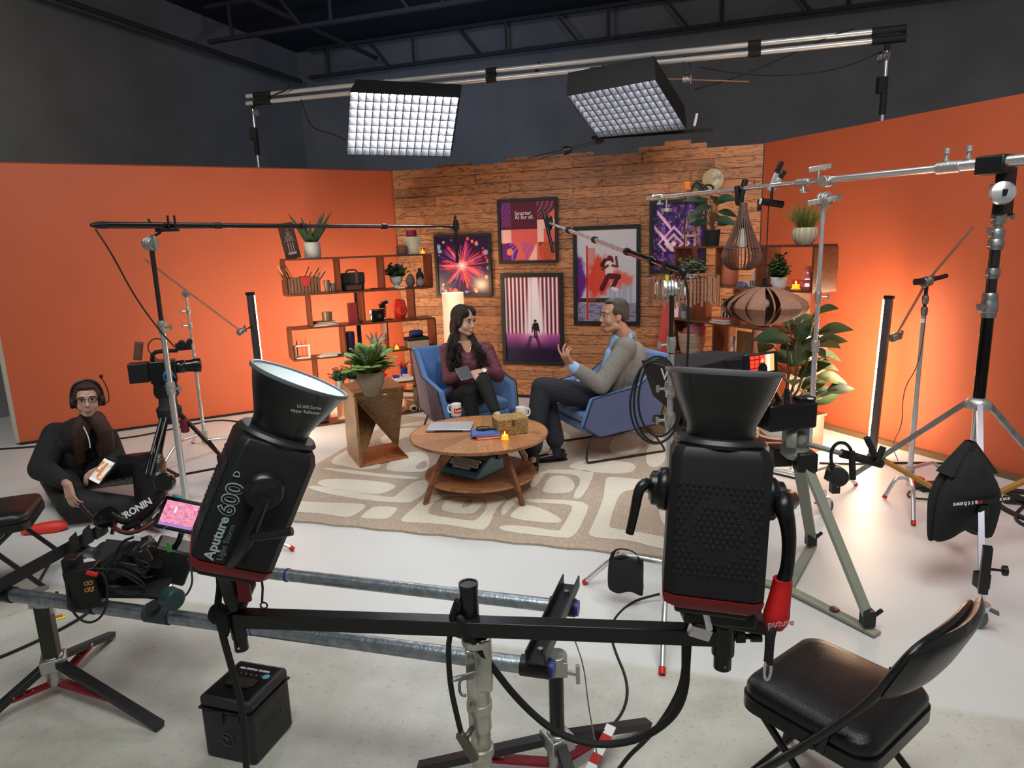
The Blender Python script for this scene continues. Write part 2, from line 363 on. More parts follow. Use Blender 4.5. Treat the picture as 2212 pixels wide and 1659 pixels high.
for r_ in range(nrow):
    x = -rr.uniform(0, .6)
    while x < LC:
        l = rr.uniform(.42, 1.0); x0, x1 = max(0, x), min(LC, x+l)
        if x1-x0 > .04:
            pr = rr.uniform(0, .016); o = bpy.data.objects.new('plank', pm); COL.objects.link(o); o.parent = wc
            c = cA+dC*((x0+x1)/2)+V(0, 0, (r_+.5)*ph)+nC*(.015-pr/2)
            o.location = c-cA; o.rotation_euler = (0, 0, angC); o.scale = (x1-x0-.003, .03+pr, ph-.004)
        x += l
for x0, x1, h in ((.55, .95, .03), (1.35, 2.3, .045), (2.75, 3.4, .05), (3.0, 3.25, .09)):
    o = bpy.data.objects.new('plank', pm); COL.objects.link(o); o.parent = wc
    c = cA+dC*((x0+x1)/2)+V(0, 0, HW+h/2)+nC*(.03 if h < .05 else .02); o.location = c-cA; o.rotation_euler = (0, 0, angC); o.scale = (x1-x0, .02, h)
S(MB().bar(cA+V(0, 0, .012)-nC*.03, cB+V(0, 0, .012)-nC*.03, .03, .024).out('baseboard_center', BLKM))
# lamps on the set: LED tubes are built further down with their own light

# added bluish lamp on the rear wall, imitating lens glare round the panel
area('rear_wall_glare', (-.9, 7.2, 3.35), (-1.4, 12.5, 4.1), .5, .3, 11, (.40, .58, 1.0), 105)
# ================================================================ RUG
RUGB = mat('rug_taupe_pile', (.49, .385, .30), .95, bump=.9, bscale=130, var=(.40, .31, .235), vscale=60, stretch=(1, .35, 1), sheen=.2)
RUGC = mat('rug_cream_pile', (.74, .68, .57), .95, bump=.6, bscale=160, var=(.68, .62, .52), vscale=50, sheen=.2)
ru = V(.9562, -.2927, 0); rv = V(.2927, .9562, 0); rc = V(-1.90, 4.235, 0)
rug = T('area_rug', 'taupe and cream area rug with an abstract pebble pattern under the coffee table', 'rug', rc)
mb = MB(); n = 40
ed = []
for i in range(n+1): ed.append(rc+ru*(3.15*i/n)+rv*(.008*math.sin(i*1.7)))
for i in range(n+1): ed.append(rc+ru*(3.15*(1-i/n))+rv*(2.62+.008*math.sin(i*1.3)))
mb.slab([p+V(0, 0, .001) for p in ed], V(0, 0, .012)); mb.out('pile_base', RUGB, rug)
def zr(x, y, z=.013): return G(600+x/2.633, 900+y/2.633, z)
def rpatch(pts, m, h, z0):
    P = [zr(x, y) for x, y in pts]
    for _ in range(2): P = [q for i in range(len(P)) for q in (P[i]*.75+P[(i+1) % len(P)]*.25, P[i]*.25+P[(i+1) % len(P)]*.75)]
    k = 0
    for i in range(len(P)):
        a, b = P[i], P[(i+1) % len(P)]; k += a.x*b.y-b.x*a.y
    if k < 0: P = P[::-1]
    MB().slab([V(p.x, p.y, z0) for p in P], V(0, 0, h)).out('pebble_patch', m, rug, ang=.5)
C_ = [
 [(275,265),(400,185),(480,150),(560,250),(600,290),(480,303),(400,285)], [(235,290),(400,302),(560,325),(800,345),(812,358),(700,355),(480,332),(300,308)],
 [(220,380),(250,360),(340,353),(560,368),(668,388),(672,408),(600,440),(530,443),(380,425),(250,398)],
 [(170,400),(210,392),(420,430),(640,462),(670,455),(740,395),(800,362),(872,368),(850,430),(770,488),(700,492),(520,480),(300,445),(180,412)],
 [(10,535),(110,478),(200,490),(400,493),(500,500),(498,520),(430,568),(380,575),(250,552),(120,545)], [(470,572),(530,520),(560,512),(675,515),(682,530),(640,577),(600,585),(480,580)],
 [(75,370),(130,325),(190,315),(198,330),(90,400),(20,460),(20,420)], [(605,292),(690,205),(860,198),(862,305),(800,320),(640,312)],
 [(690,590),(820,480),(865,442),(1330,442),(1240,520),(1192,652),(1100,640),(940,612),(720,602)], [(1265,558),(1290,490),(1370,450),(1405,455),(1320,520),(1290,562)],
 [(1440,468),(1700,480),(1768,500),(1760,545),(1690,692),(1600,690),(1340,662),(1250,642),(1275,618),(1420,625),(1595,655),(1612,640),(1682,520),(1660,503),(1560,495),(1440,490),(1405,478)],
 [(1320,560),(1380,508),(1430,503),(1540,540),(1622,590),(1600,608),(1540,607),(1400,592),(1325,577)],
 [(1490,298),(1790,308),(1800,335),(1730,468),(1678,470),(1690,430),(1725,370),(1700,332),(1560,322),(1515,322),(1470,400),(1420,405)],
 [(1503,420),(1540,350),(1580,337),(1650,340),(1694,385),(1675,432),(1600,440),(1510,432)],
 [(1865,350),(1900,343),(2100,363),(2480,400),(2480,810),(2150,748),(1990,702),(1755,690),(1790,620),(1850,480),(1860,400)],
 [(1640,282),(1760,240),(1900,250),(2050,270),(2012,328),(1800,320),(1690,302)], [(1880,203),(1900,125),(1960,103),(2062,108),(2072,150),(2050,207),(1950,212)],
 [(2100,160),(2170,110),(2230,150),(2200,280),(2090,295)], [(1400,90),(1520,80),(1690,92),(1600,200),(1420,200)], [(830,22),(720,42),(690,56),(830,50),(1100,45),(1080,20)],
 [(560,130),(700,60),(860,70),(860,110),(700,120),(640,170)], [(1250,120),(1400,110),(1380,190),(1240,200)], [(1830,40),(2060,60),(2300,80),(2260,100),(2080,85),(1820,80)]]
B_ = [[(765,300),(830,250),(852,258),(848,298)], [(845,540),(930,448),(1222,465),(1140,597),(1060,590),(870,562)],
 [(1880,622),(1930,470),(1970,420),(2140,408),(2350,440),(2350,720),(2100,665),(1900,637)]]
C2_ = [[(930,520),(970,462),(1192,470),(1140,530),(1120,555),(1040,557),(940,542)], [(2160,540),(2200,480),(2280,500),(2290,620),(2200,640)]]
B2_ = [[(1040,520),(1080,468),(1117,475),(1092,520),(1050,524)]]
for p in C_: rpatch(p, RUGC, .004, .0125)
for p in B_: rpatch(p, RUGB, .002, .0160)
for p in C2_: rpatch(p, RUGC, .002, .0176)
for p in B2_: rpatch(p, RUGB, .002, .0192)
RZ = .013
# ================================================================ COFFEE TABLE
WAL = wood('walnut_veneer', (.42, .19, .075), (.26, .10, .035), .38, 2.2, (1, 1, 1), 2.0, rnd=False, bump=.05)
WALD = wood('walnut_dark', (.24, .095, .04), (.13, .05, .02), .4, 2.5, (1, 1, 1), 2.0, rnd=False, bump=.05)
tc = V(-.24, 4.56, 0)
tab = T('coffee_table', 'round two-tier walnut coffee table with splayed curved legs', 'table', tc)
RT = .475
for k in range(12):       # sunburst veneer wedges of the top
    a0 = 2*math.pi*k/12; pts = [V(0, 0, .402)]+[V(RT*math.cos(a0+2*math.pi/12*i/5)*.999, RT*math.sin(a0+2*math.pi/12*i/5)*.999, .402) for i in range(6)]
    key = 'veneer_%d' % k
    wm = wood(key, [(.44, .20, .08), (.38, .165, .062), (.48, .23, .095)][k % 3], [(.29, .12, .045), (.25, .10, .035)][k % 2], .36, 2.2, (1, 1, 6), 2.0, rnd=False, bump=.03, rot=a0)
    for nd in wm.node_tree.nodes:
        if nd.type == 'MAPPING' and nd.vector_type == 'POINT': nd.inputs['Scale'].default_value = (1.2, 9, 1)
    MB().slab([tc+p for p in pts], V(0, 0, .018)).out('top_wedge', wm, tab, smooth=False)
MB().lathe([(.40, .392), (RT+.002, .400), (RT+.006, .410), (RT+.003, .420), (RT-.003, .4205), (RT-.003, .402), (.3, .402)], tc, n=64).out('tabletop_rim', WALD, tab)
MB().lathe([(.0, .118), (.385, .118), (.392, .128), (.39, .137), (.0, .137)], tc, n=56).out('lower_shelf', WAL, tab)
for k in range(4):
    a = R(38+90*k); d = V(math.cos(a), math.sin(a), 0); mb = MB(); P = []
    for i in range(11):
        u = i/10; r = .24+.20*u**1.6; z = .392*(1-u)+RZ*u
        P.append(tc+d*(.17+.30*math.sin(u*1.57)**1.0 if False else .20+.27*u**.55)+V(0, 0, z))
    sd = d.cross(V(0, 0, 1))
    for i in range(10):
        w0 = .036-.014*i/10; w1 = .036-.014*(i+1)/10
        n0 = V(d.x, d.y, .6).normalized()
        a_, b_ = P[i], P[i+1]
        mb.add([a_-sd*.013-n0*w0, a_+sd*.013-n0*w0, a_+sd*.013+n0*w0*.2, a_-sd*.013+n0*w0*.2, b_-sd*.013-n0*w1, b_+sd*.013-n0*w1, b_+sd*.013+n0*w1*.2, b_-sd*.013+n0*w1*.2],
               [(3, 2, 1, 0), (4, 5, 6, 7), (0, 1, 5, 4), (1, 2, 6, 5), (2, 3, 7, 6), (3, 0, 4, 7)])
    mb.out('leg', WALD, tab)
TZ = .421
def flatm(px, py, z, yaw): p = G(px, py, z); return Matrix.Translation(p) @ Matrix.Rotation(R(yaw), 4, 'Z')
# laptop
m = flatm(973, 925, TZ, -4); lp = T('laptop', 'closed silver laptop on the coffee table', 'laptop', m.translation)
MB(m).box((0, 0, .008), (.315, .215, .009)).out('base', mat('laptop_grey', (.22, .22, .24), .4, .3), lp, bevel=.003)
MB(m).box((0, 0, .0165), (.317, .217, .007)).out('lid', mat('silver_lid', (.60, .60, .63), .3, .4), lp, bevel=.003)
MB(m).box((-.15, -.09, .021), (.004, .03, .001)).out('badge', BLK, lp)
MB(m).cyl((-.10, -.1085, .010), (.10, -.1085, .010), .004, 8).out('hinge', BLK, lp)
# mugs
def mug(px, py, z, yaw, label, red=False, sc=1.0):
    m = flatm(px, py, z, yaw); t = T('coffee_mug', label, 'mug', m.translation)
    MB(m).lathe([(.0, .001), (.036, .001), (.040, .006), (.040, .095), (.037, .096), (.036, .09), (.036, .008), (0, .008)], n=28).out('cup', mat('mug_white', (.82, .80, .78), .25), t)
    MB(m).tube([(.038, 0, .078), (.062, 0, .080), (.072, 0, .052), (.062, 0, .024), (.038, 0, .022)], .006, 8, smooth=2).out('handle', mat('mug_white'), t)
    return t, m
t, m = mug(986, 898, TZ, 160, 'white mug with red brand panel at the back edge of the coffee table')
mb = MB(m); vs = []; n = 14
yaw0 = R(-160-100)
for i in range(n+1):
    a = yaw0+R(-10+125*i/n)
    vs += [(.0408*math.cos(a), .0408*math.sin(a), .026), (.0408*math.cos(a), .0408*math.sin(a), .066)]
mb.add(vs, [(2*i, 2*i+2, 2*i+3, 2*i+1) for i in range(n)]); rp = mb.out('red_panel', REDP, t)
for i, ch in enumerate('Lenovo'):
    a = yaw0+R(14+19.5*i); c = m @ Vector((.0413*math.cos(a), .0413*math.sin(a), .046)); nrm = (m.to_3x3() @ Vector((math.cos(a), math.sin(a), 0)))
    text(ch, .026, frame(c, V(0, 0, 1).cross(nrm), nrm), LETW, t, bold=.0006)
t, m = mug(1126, 906, TZ, 20, 'plain white mug behind the woven box')
# woven box
BASK = mat('seagrass', (.46, .30, .12), .75, bump=.8, bscale=55, var=(.34, .20, .07), vscale=30)
m = flatm(1102, 933, TZ, 17); bx = T('woven_box', 'lidded woven seagrass box with a toggle on the coffee table', 'box', m.translation)
mb = MB(m)
MB(m).box((0, 0, .052), (.205, .145, .100)).out('box_core', mat('seagrass_dark', (.24, .15, .06), .9), bx)
k = 0
for z in range(7):
    for s, L_, n in ((0, .212, 12), (1, .152, 8), (2, .212, 12), (3, .152, 8)):
        for i in range(n):
            u = -L_/2+(i+.5)*L_/n; b = .0025 if (i+z) % 2 else 0
            c = [(u, -.0735-b, 0), (.1035+b, u, 0), (u, .0735+b, 0), (-.1035-b, u, 0)][s]
            d = (L_/n*.95, .006, .012) if s % 2 == 0 else (.006, L_/n*.95, .012)
            mb.box((c[0], c[1], .010+z*.0145), d)
o = mb.out('woven_strip', BASK, bx, smooth=False); o['kind'] = 'stuff'
mb = MB(m)
for i in range(16):
    for j in range(11):
        mb.box((-.103+i*.0137, -.072+j*.0143, .1085+(.0015 if (i+j) % 2 else 0)), (.013, .0135, .006))
MB(m).box((0, 0, .1045), (.222, .160, .008)).out('lid', BASK, bx, bevel=.003); o = mb.out('woven_strip', BASK, bx, smooth=False); o['kind'] = 'stuff'
MB(m).tube([(0, -.079, .108), (.008, -.084, .095), (0, -.086, .078), (-.008, -.084, .095), (0, -.079, .108)], .002, 6, smooth=1).sph((0, -.086, .076), (.011, .006, .006), 8, 6).out('toggle', BLK, bx)
# notebooks, magnifier, candle
def book(m, w, d, h, col, label, cat='notebook', nm='notebook', page=(.75, .70, .62), rough=.5, group=None):
    t = T(nm, label, cat, m.translation, group)
    mk = mat('cover_%02x%02x%02x' % tuple(int(c*255) for c in col), col, rough)
    MB(m).box((0, 0, .0015), (w, d, .003)).box((0, 0, h-.0015), (w, d, .003)).box((-w/2+.002, 0, h/2), (.004, d, h)).out('cover', mk, t)
    MB(m).box((.003, 0, h/2), (w-.010, d-.008, h-.006)).out('pages', mat('paper_%d' % int(page[0]*100), page, .8), t); return t
m = flatm(1058, 942, TZ, 12); book(m, .21, .15, .018, (.50, .03, .03), 'red notebook lying under the blue one beside the candle')
m = flatm(1049, 936, TZ+.0185, 3); t = book(m, .20, .145, .013, (.05, .13, .42), 'blue notebook lying on top of the red one')
m = flatm(1044, 927, TZ+.033, -10); mg = T('magnifying_glass', 'dark magnifying glass lying on the blue notebook', 'magnifier', m.translation)
MB(m).tube([(.048*math.cos(a), .048*math.sin(a), .005) for a in [i*math.pi/12 for i in range(24)]], .0045, 8, close=True).out('ring', BLKG, mg)
MB(m).lathe([(0, .002), (.046, .004), (0, .008)], n=24).out('lens', GLASS, mg)
MB(m).cyl((.05, -.006, .006), (.155, -.022, .006), .006, 10, .008).out('handle', BLKG, mg)
CAND = mat('amber_glass', (1.0, .62, .25), .05, trans=1)
def votive(p, label, s=1.0, group=None, emis=True):
    t = T('votive_candle', label, 'candle', p, group); m = Matrix.Translation(p) @ Matrix.Scale(s, 4)
    MB(m).lathe([(0, .001), (.027, .001), (.029, .01), (.026, .035), (.031, .062), (.029, .062), (.024, .036), (.027, .01), (0, .005)], n=20).out('glass_cup', CAND, t)
    MB(m).lathe([(0, .006), (.022, .006), (.022, .032), (0, .034)], n=16).out('wax', AMB, t)
    MB(m).sph((0, 0, .044), (.004, .004, .010), 8, 6).out('flame', mat('flame', (1, .75, .3), .5, emit=18), t); return t
votive(G(1091, 950, TZ), 'lit amber votive candle in front of the woven box')
# typewriter on the lower shelf
TW = mat('typewriter_teal', (.12, .28, .36), .38, bump=.05, bscale=200)
m = flatm(1020, 1016, .138, -36); tw = T('typewriter', 'teal portable typewriter on the lower shelf of the coffee table', 'typewriter', m.translation)
prof = [(-.15, .0), (.155, .0), (.155, .10), (.07, .115), (.0, .112), (-.13, .035), (-.155, .028)]
mb = MB(m); 
mb.slab([(-.165, y, z) for y, z in prof], V(0, 0, 0)+m.to_3x3() @ V(.33, 0, 0)) if False else None
mb.add([(-.165, y, z) for y, z in prof]+[(.165, y, z) for y, z in prof], [tuple(range(7)), tuple(range(7, 14))[::-1]]+[(i, 7+i, 7+(i+1) % 7, (i+1) % 7) for i in range(7)])
mb.out('body', TW, tw, bevel=.008)
MB(m).box((0, -.075, .072), (.27, .105, .008), (R(30.6), 0, 0)).out('key_well', BLK, tw)
q = Matrix.Rotation(R(30.6), 3, 'X'); mb = MB(m)
for r_ in range(4):
    for c in range(11 if r_ else 1):
        x = -.115+c*.0225+(r_ % 2)*.008 if r_ else 0; yy = -.045+r_*.024
        p = Vector((0, -.075, .078))+q @ Vector((x, yy, .004)); 
        MB(m).box(p, (.018 if r_ else .15, .017, .010), q).out('key', CREAM, tw, smooth=False)
MB(m).cyl((-.175, .085, .115), (.175, .085, .115), .022, 16).cyl((-.19, .085, .115), (-.17, .085, .115), .027, 16).cyl((.17, .085, .115), (.19, .085, .115), .027, 16).out('platen', BLK, tw)
MB(m).box((0, .05, .122), (.25, .06, .014), (R(8), 0, 0)).out('ribbon_cover', mat('typewriter_dark', (.04, .07, .09), .4), tw, bevel=.004)
MB(m).box((.10, .110, .140), (.09, .015, .012)).out('paper_rest', BLK, tw)

# ================================================================ TWISTED SIDE TABLE
STW = wood('side_table_brass_brown', (.27, .13, .045), (.17, .080, .028), .35, 3, (1, 1, 3), 2, rnd=False, bump=.1)
STI = wood('side_table_inner', (.36, .13, .05), (.22, .08, .03), .4, 3, (1, 1, 3), 2, rnd=False, bump=.1)
sa, sb, sc_ = V(-1.402, 5.50, .013), V(-1.210, 5.085, .013), V(-.86, 5.30, .013); sd_ = sa+(sc_-sb)
H_ = V(0, 0, .585); tA, tB, tC, tD = sa+H_+V(.01, -.04, 0), sb+H_+V(.006, -.03, 0), sc_+H_, sd_+H_
st = T('side_table', 'brown cube side table with twisted cut-out sides left of the coffee table', 'table', (sa+sc_)/2)
cen = (sa+sc_)/2+V(0, 0, .3)
MB().slab([tA, tB, tC, tD], V(0, 0, .020)).out('top', STI, st, bevel=.003)
MB().slab([sa, sb, sc_, sd_], V(0, 0, .020)).out('base', STI, st, bevel=.003)
def inw(pts, t): 
    c = sum(pts, V(0, 0, 0))/len(pts); d = (cen-c); d.z = 0; d.normalize(); return d*t
for pts in ([tB, tC, sd_, sc_], [tA, tD, sb, sa]):
    if pts[1] is tC: P = [tB, tC, (sc_*.35+sd_*.65)+V(0, 0, .02), sc_+V(0, 0, .01)]
    else: P = [tA, tB*.0+tB, sb+V(0, 0, .01), sa+V(0, 0, .01)]
    mb = MB(); mb.slab([P[0], P[1], P[2]], inw(P, .022)); mb.slab([P[0], P[2], P[3]], inw(P, .022)); mb.out('side_panel', STW, st, smooth=False)
P = [tA, tD, sb+V(0, 0, .01)]
MB().slab(P, V(.012, .012, 0)).out('side_panel', STW, st, smooth=False)
MB().slab([tD, tC, sd_+V(0, 0, .01)], V(-.01, -.02, 0)).out('side_panel', STW, st, smooth=False)
pt = G(803, 850, .625); pt.z = .612
# ================================================================ PLANTS
def pmat(name, c1, c2): return mat(name, c1, .5, var=c2, vscale=12)
LG1 = pmat('leaf_fern', (.17, .30, .06), (.27, .42, .11)); LG2 = pmat('leaf_dark', (.018, .045, .022), (.035, .075, .03)); LG3 = pmat('leaf_ficus', (.022, .050, .018), (.045, .080, .025))
LG4 = pmat('leaf_grey_green', (.12, .17, .09), (.2, .25, .14)); LRED = pmat('leaf_red', (.30, .02, .02), (.18, .02, .02)); LBR = pmat('leaf_olive', (.22, .20, .08), (.15, .18, .07)); STEM = mat('stem', (.12, .07, .03), .7)
def pot_plant(p, prof, pm, label, kind='shrub', lm=LG2, h=.12, w=.12, n=30, seed=1, name='potted_plant', rip=0, ripn=8, group=None, ll=.03, lw=.015, soil=True, cone=1.0):
    t = T(name, label, 'plant', p, group); M_ = Matrix.Translation(p); rg = random.Random(seed)
    MB(M_).lathe(prof, n=28 if not rip else 64, rip=rip, ripn=ripn).out('pot', pm, t)
    top = max(z for r, z in prof); r0 = max(r for r, z in prof if z > top*.85)
    if soil: MB(M_).lathe([(0, top-.02), (r0*.86, top-.018), (0, top-.012)], n=20).out('soil', mat('soil', (.03, .02, .014), .95), t)
    o = p+V(0, 0, top-.015)
    if kind == 'shrub':
        st_ = MB(); lf = MB()
        for i in range(int(n*1.5)):
            a = rg.uniform(0, 6.283); el = rg.uniform(.05, 1.4); L_ = rg.uniform(.55, 1.0)
            e = o+V(math.cos(a)*w*math.cos(el)*L_*cone, math.sin(a)*w*math.cos(el)*L_*cone, h*(.25+.85*math.sin(el))*L_)
            st_.tube([o, (o+e)/2+V(0, 0, h*.08), e], [.0022, .0018, .001], 5)
            for j in range(9):
                c = o.lerp(e, .30+.085*j)+V(rg.uniform(-.01, .01), rg.uniform(-.01, .01), rg.uniform(-.005, .01)); aa = rg.uniform(0, 6.283)
                lf.leaf(c, V(math.cos(aa), math.sin(aa), rg.uniform(-.3, .8)), V(rg.uniform(-.5, .5), -.7, .8), ll*rg.uniform(.7, 1.2), lw*1.15, .3, n=3)
        x = lf.out('foliage', lm, t); x['kind'] = 'stuff'
        st_.out('stem', STEM, t)
    elif kind == 'blades':
        for i in range(n):
            a = 6.283*i/n*2.4+rg.uniform(-.2, .2); el = rg.uniform(.55, 1.45); L_ = h*rg.uniform(.65, 1.05)
            MB().leaf(o+V(math.cos(a), math.sin(a), 0)*.01, V(math.cos(a)*math.cos(el), math.sin(a)*math.cos(el), math.sin(el)), V(0, -1, .3), L_, lw, rg.uniform(.0, .12), n=5, taper=.45).out('leaf', lm, t)
    elif kind == 'grass':
        mb = MB()
        for i in range(n):
            a = rg.uniform(0, 6.283); el = rg.uniform(.75, 1.5); L_ = h*rg.uniform(.6, 1.1)
            d = V(math.cos(a)*math.cos(el), math.sin(a)*math.cos(el), math.sin(el)); q = o+V(math.cos(a), math.sin(a), 0)*rg.uniform(0, r0*.6)
            dr = rg.uniform(.1, .75) if rg.random() < .6 else .05
            mb.tube([q, q+d*L_*.5, q+d*L_*.85-V(0, 0, dr*L_*.22), q+V(d.x, d.y, d.z*.8)*L_*1.1-V(0, 0, dr*L_*.6)], [.0016, .0016, .0012, .0005], 4)
        x = mb.out('grass_blades', lm, t); x['kind'] = 'stuff'
    elif kind == 'fern':
        for i in range(n):
            a = 6.283*i/n*1.7+rg.uniform(-.3, .3); el = rg.uniform(.1, 1.25); L_ = w*rg.uniform(.75, 1.1)
            d = V(math.cos(a)*math.cos(el), math.sin(a)*math.cos(el), math.sin(el)*h/w); P = [o, o+d*L_*.5+V(0, 0, .02), o+d*L_*.8+V(0, 0, .01), o+d*L_-V(0, 0, .015)]
            mb = MB().tube(P, [.002, .0018, .0013, .0008], 5, smooth=1)
            for s in range(11):
                u = .22+.07*s; c = P[0].lerp(P[1], u*2) if u < .5 else P[1].lerp(P[3], (u-.5)*2); sd = d.cross(V(0, 0, 1)).normalized(); ln = ll*math.sin(math.pi*(.15+.8*u))
                for q in (-1, 1): mb.leaf(c, sd*q+d*.9+V(0, 0, .12), V(0, -.4, .9), ln, lw, .3, n=2)
            mb.out('frond', lm if i % 4 else LBR, t)
    elif kind == 'broad':
        st_ = MB()
        for i in range(n):
            a = 6.283*i*.381+rg.uniform(-.3, .3); u = (i+.5)/n; z = h*(.12+.82*u); rad = w*(.55+.45*math.sin(u*3.0))*rg.uniform(.5, 1)
            e = o+V(math.cos(a)*rad*.5, math.sin(a)*rad*.5, z); st_.tube([o, o+V(math.cos(a)*rad*.2, math.sin(a)*rad*.2, z*.6), e], [.006, .005, .003], 6)
            MB().leaf(e, V(math.cos(a), math.sin(a)*.6, rg.uniform(-.2, .8)), V(rg.uniform(-.3, .3), -.8, .7), ll*rg.uniform(.75, 1.15), lw*rg.uniform(.8, 1.1), rg.uniform(.1, .5), t=.002, n=6, taper=.8).out('leaf', lm, t)
        st_.out('stem', STEM, t)
    return t
STONE = mat('speckled_stone', (.30, .235, .16), .85, bump=.3, bscale=150, var=(.22, .17, .11), vscale=120)
pot_plant(pt, [(0, 0), (.052, .0), (.060, .012), (.083, .062), (.100, .095), (.098, .16), (.090, .182), (.082, .180), (.078, .16), (0, .15)], STONE,
          'green fern in a brown angular stoneware pot on the side table', 'fern', LG1, .27, .22, 44, 3, ll=.085, lw=.024)
m = flatm(831, 852, .621, 62); tag(MB(m).box((0, 0, 0), (.035, .010, .004)).out('clip', WHT, loc=m.translation), 'small white clip lying on the side table', 'clip')

# ================================================================ LOUNGE CHAIRS
BLU = mat('blue_wool', (.085, .20, .46), .85, bump=.4, bscale=220, var=(.065, .165, .40), vscale=90, sheen=.4)
BLUO = mat('blue_grey_wool', (.10, .13, .27), .9, bump=.4, bscale=220, var=(.08, .11, .23), vscale=90)
MAU = mat('mauve_wool', (.20, .16, .21), .9, bump=.4, bscale=220)
def fm(o, f, s=1):
    f = Vector(f); f.z = 0; f.normalize(); return Matrix(((f.y, f.x, 0, o[0]), (-f.x, f.y, 0, o[1]), (0, 0, 1, o[2] if len(o) > 2 else 0), (0, 0, 0, 1)))
def lounge(o, f, label, outer, pill=False, sc=1):
    m = fm(o, f) @ Matrix.Diagonal((sc, 1, 1, 1)); t = T('lounge_chair', label, 'chair', m.translation, 'blue lounge chairs facing each other')
    side = [(-.30, .27), (.22, .22), (.37, .32), (.30, .54), (-.10, .60), (-.36, .80), (-.44, .78)]
    for s in (-1, 1):
        for nm, x0, x1, mt, g in (('arm', .285, .335, BLU, 0), ('arm_shell', .336, .352, outer, .02)):
            vs = []
            for xx in (x0, x1):
                for y, z in side:
                    out_ = (z-.22)*.10*(1 if y > -.2 else .3)
                    cy = -.03; cz = .46
                    vs.append((s*(xx+out_), cy+(y-cy)*(1-g), cz+(z-cz)*(1-g*1.5)))
            n = len(side); fs = [tuple(range(n)), tuple(range(n, 2*n))[::-1]]+[(i, n+i, n+(i+1) % n, (i+1) % n) for i in range(n)]
            if s < 0: fs = [x[::-1] for x in fs]
            MB(m).add(vs, fs).out(nm, mt, t, bevel=.022 if nm == 'arm' else .006, seg=3)
        P = [m @ Vector((s*(.350+(z-.22)*.10*(1 if y > -.2 else .3)), y, z)) for y, z in side]
        MB().tube(P, .0045, 6, close=True).out('piping', BLK, t)
        x = s*.30
        MB(m).tube([(x*.9, -.20, .29), (x, -.30, .16), (x*1.05, -.40, .018), (x*1.05, -.33, .012+RZ), (x*1.05, .26, .012+RZ), (x*1.05, .33, .03), (x, .30, .14), (x*.95, .24, .25)], .009, 8, smooth=2).out('sled_leg', DKST, t)
    MB(m).tube([(-.29, .15, .235), (.29, .15, .235)], .009, 8).tube([(-.29, -.22, .27), (.29, -.22, .27)], .009, 8).out('cross_bar', DKST, t)
    MB(m).add([(-.30, -.30, .27), (.30, -.30, .27), (.30, .30, .24), (-.30, .30, .24), (-.30, -.30, .32), (.30, -.30, .32), (.30, .30, .31), (-.30, .30, .31)],
              [(3, 2, 1, 0), (4, 5, 6, 7), (0, 1, 5, 4), (1, 2, 6, 5), (2, 3, 7, 6), (3, 0, 4, 7)]).out('seat_shell', BLU, t, bevel=.015)
    MB(m).add([(-.33, -.27, .27), (.33, -.27, .27), (.33, -.22, .27), (-.33, -.22, .27), (-.36, -.46, .80), (.36, -.46, .80), (.36, -.36, .82), (-.36, -.36, .82)],
              [(3, 2, 1, 0), (4, 5, 6, 7), (0, 1, 5, 4), (1, 2, 6, 5), (2, 3, 7, 6), (3, 0, 4, 7)]).out('backrest', BLU, t, bevel=.03, seg=3)
    MB(m).add([(-.28, -.24, .315), (.28, -.24, .315), (.28, .30, .31), (-.28, .30, .31), (-.28, -.24, .40), (.28, -.24, .40), (.285, .34, .405), (-.285, .34, .405)],
              [(3, 2, 1, 0), (4, 5, 6, 7), (0, 1, 5, 4), (1, 2, 6, 5), (2, 3, 7, 6), (3, 0, 4, 7)]).out('seat_cushion', BLU, t, bevel=.03, seg=3)
    if pill: MB(m).box((-.04, -.27, .56), (.44, .09, .34), (R(-16), 0, 0)).out('back_cushion', mat('blue_cushion', (.06, .16, .38), .9, bump=.4, bscale=200), t, bevel=.035, seg=3)
    return t, m
CH1 = V(-.41, 5.82, 0); F1 = V(.42, -.91, 0)
lounge(CH1, F1, 'blue lounge chair with black piping, seat of the dark-haired woman', MAU, True, .93)
CH2 = V(.74, 5.40, 0); F2 = V(-.93, -.36, 0)
lounge(CH2, F2, 'blue lounge chair with black sled frame, seat of the man in grey', BLUO)

# ================================================================ POSTERS
def poster(TL, TR, BR, BL, fn, label, fw=.032, nx=110, ny=150, vig=None):
    a, b, c, d = [PW(*p, 'C', .035) for p in (TL, TR, BR, BL)]
    x0 = (a+d)/2; x1 = (b+c)/2; w_ = (x1-x0).dot(dC); z1 = (a.z+b.z)/2; z0 = (c.z+d.z)/2; h_ = z1-z0
    o = V(x0.x, x0.y, z0); o = o-nC*((o.dot(nC))-(cA.dot(nC)-.024)); t = T('framed_poster', label, 'poster', o+nC*.0, 'framed prints on the plank wall')
    m = frame(o-nC*.002, dC, V(0, 0, 1)); m = Matrix(((dC.x, -nC.x, 0, o.x), (dC.y, -nC.y, 0, o.y), (0, 0, 1, o.z), (0, 0, 0, 1)))
    FR = mat('black_frame', (.010, .010, .012), .4)
    MB(m).box((w_/2, .012, fw/2), (w_, .026, fw)).box((w_/2, .012, h_-fw/2), (w_, .026, fw)).box((fw/2, .012, h_/2), (fw, .026, h_-2*fw)).box((w_-fw/2, .012, h_/2), (fw, .026, h_-2*fw)).out('frame', FR, t, bevel=.002)
    MB(m).box((w_/2, .003, h_/2), (w_-.02, .006, h_-.02)).out('backing', BLK, t)
    p = m @ Vector((fw-.004, .009, fw-.004)); painted('print', p, dC, (0, 0, 1), w_-2*fw+.008, h_-2*fw+.008, fn, t, nx, ny, rough=.3)
    return t, m, w_, h_
def rgb(*c): return np.array(c)/255.0
def mix(a, b, t): t = np.clip(t, 0, 1); return [x*(1-t)+y*t for x, y in zip(a, b)]
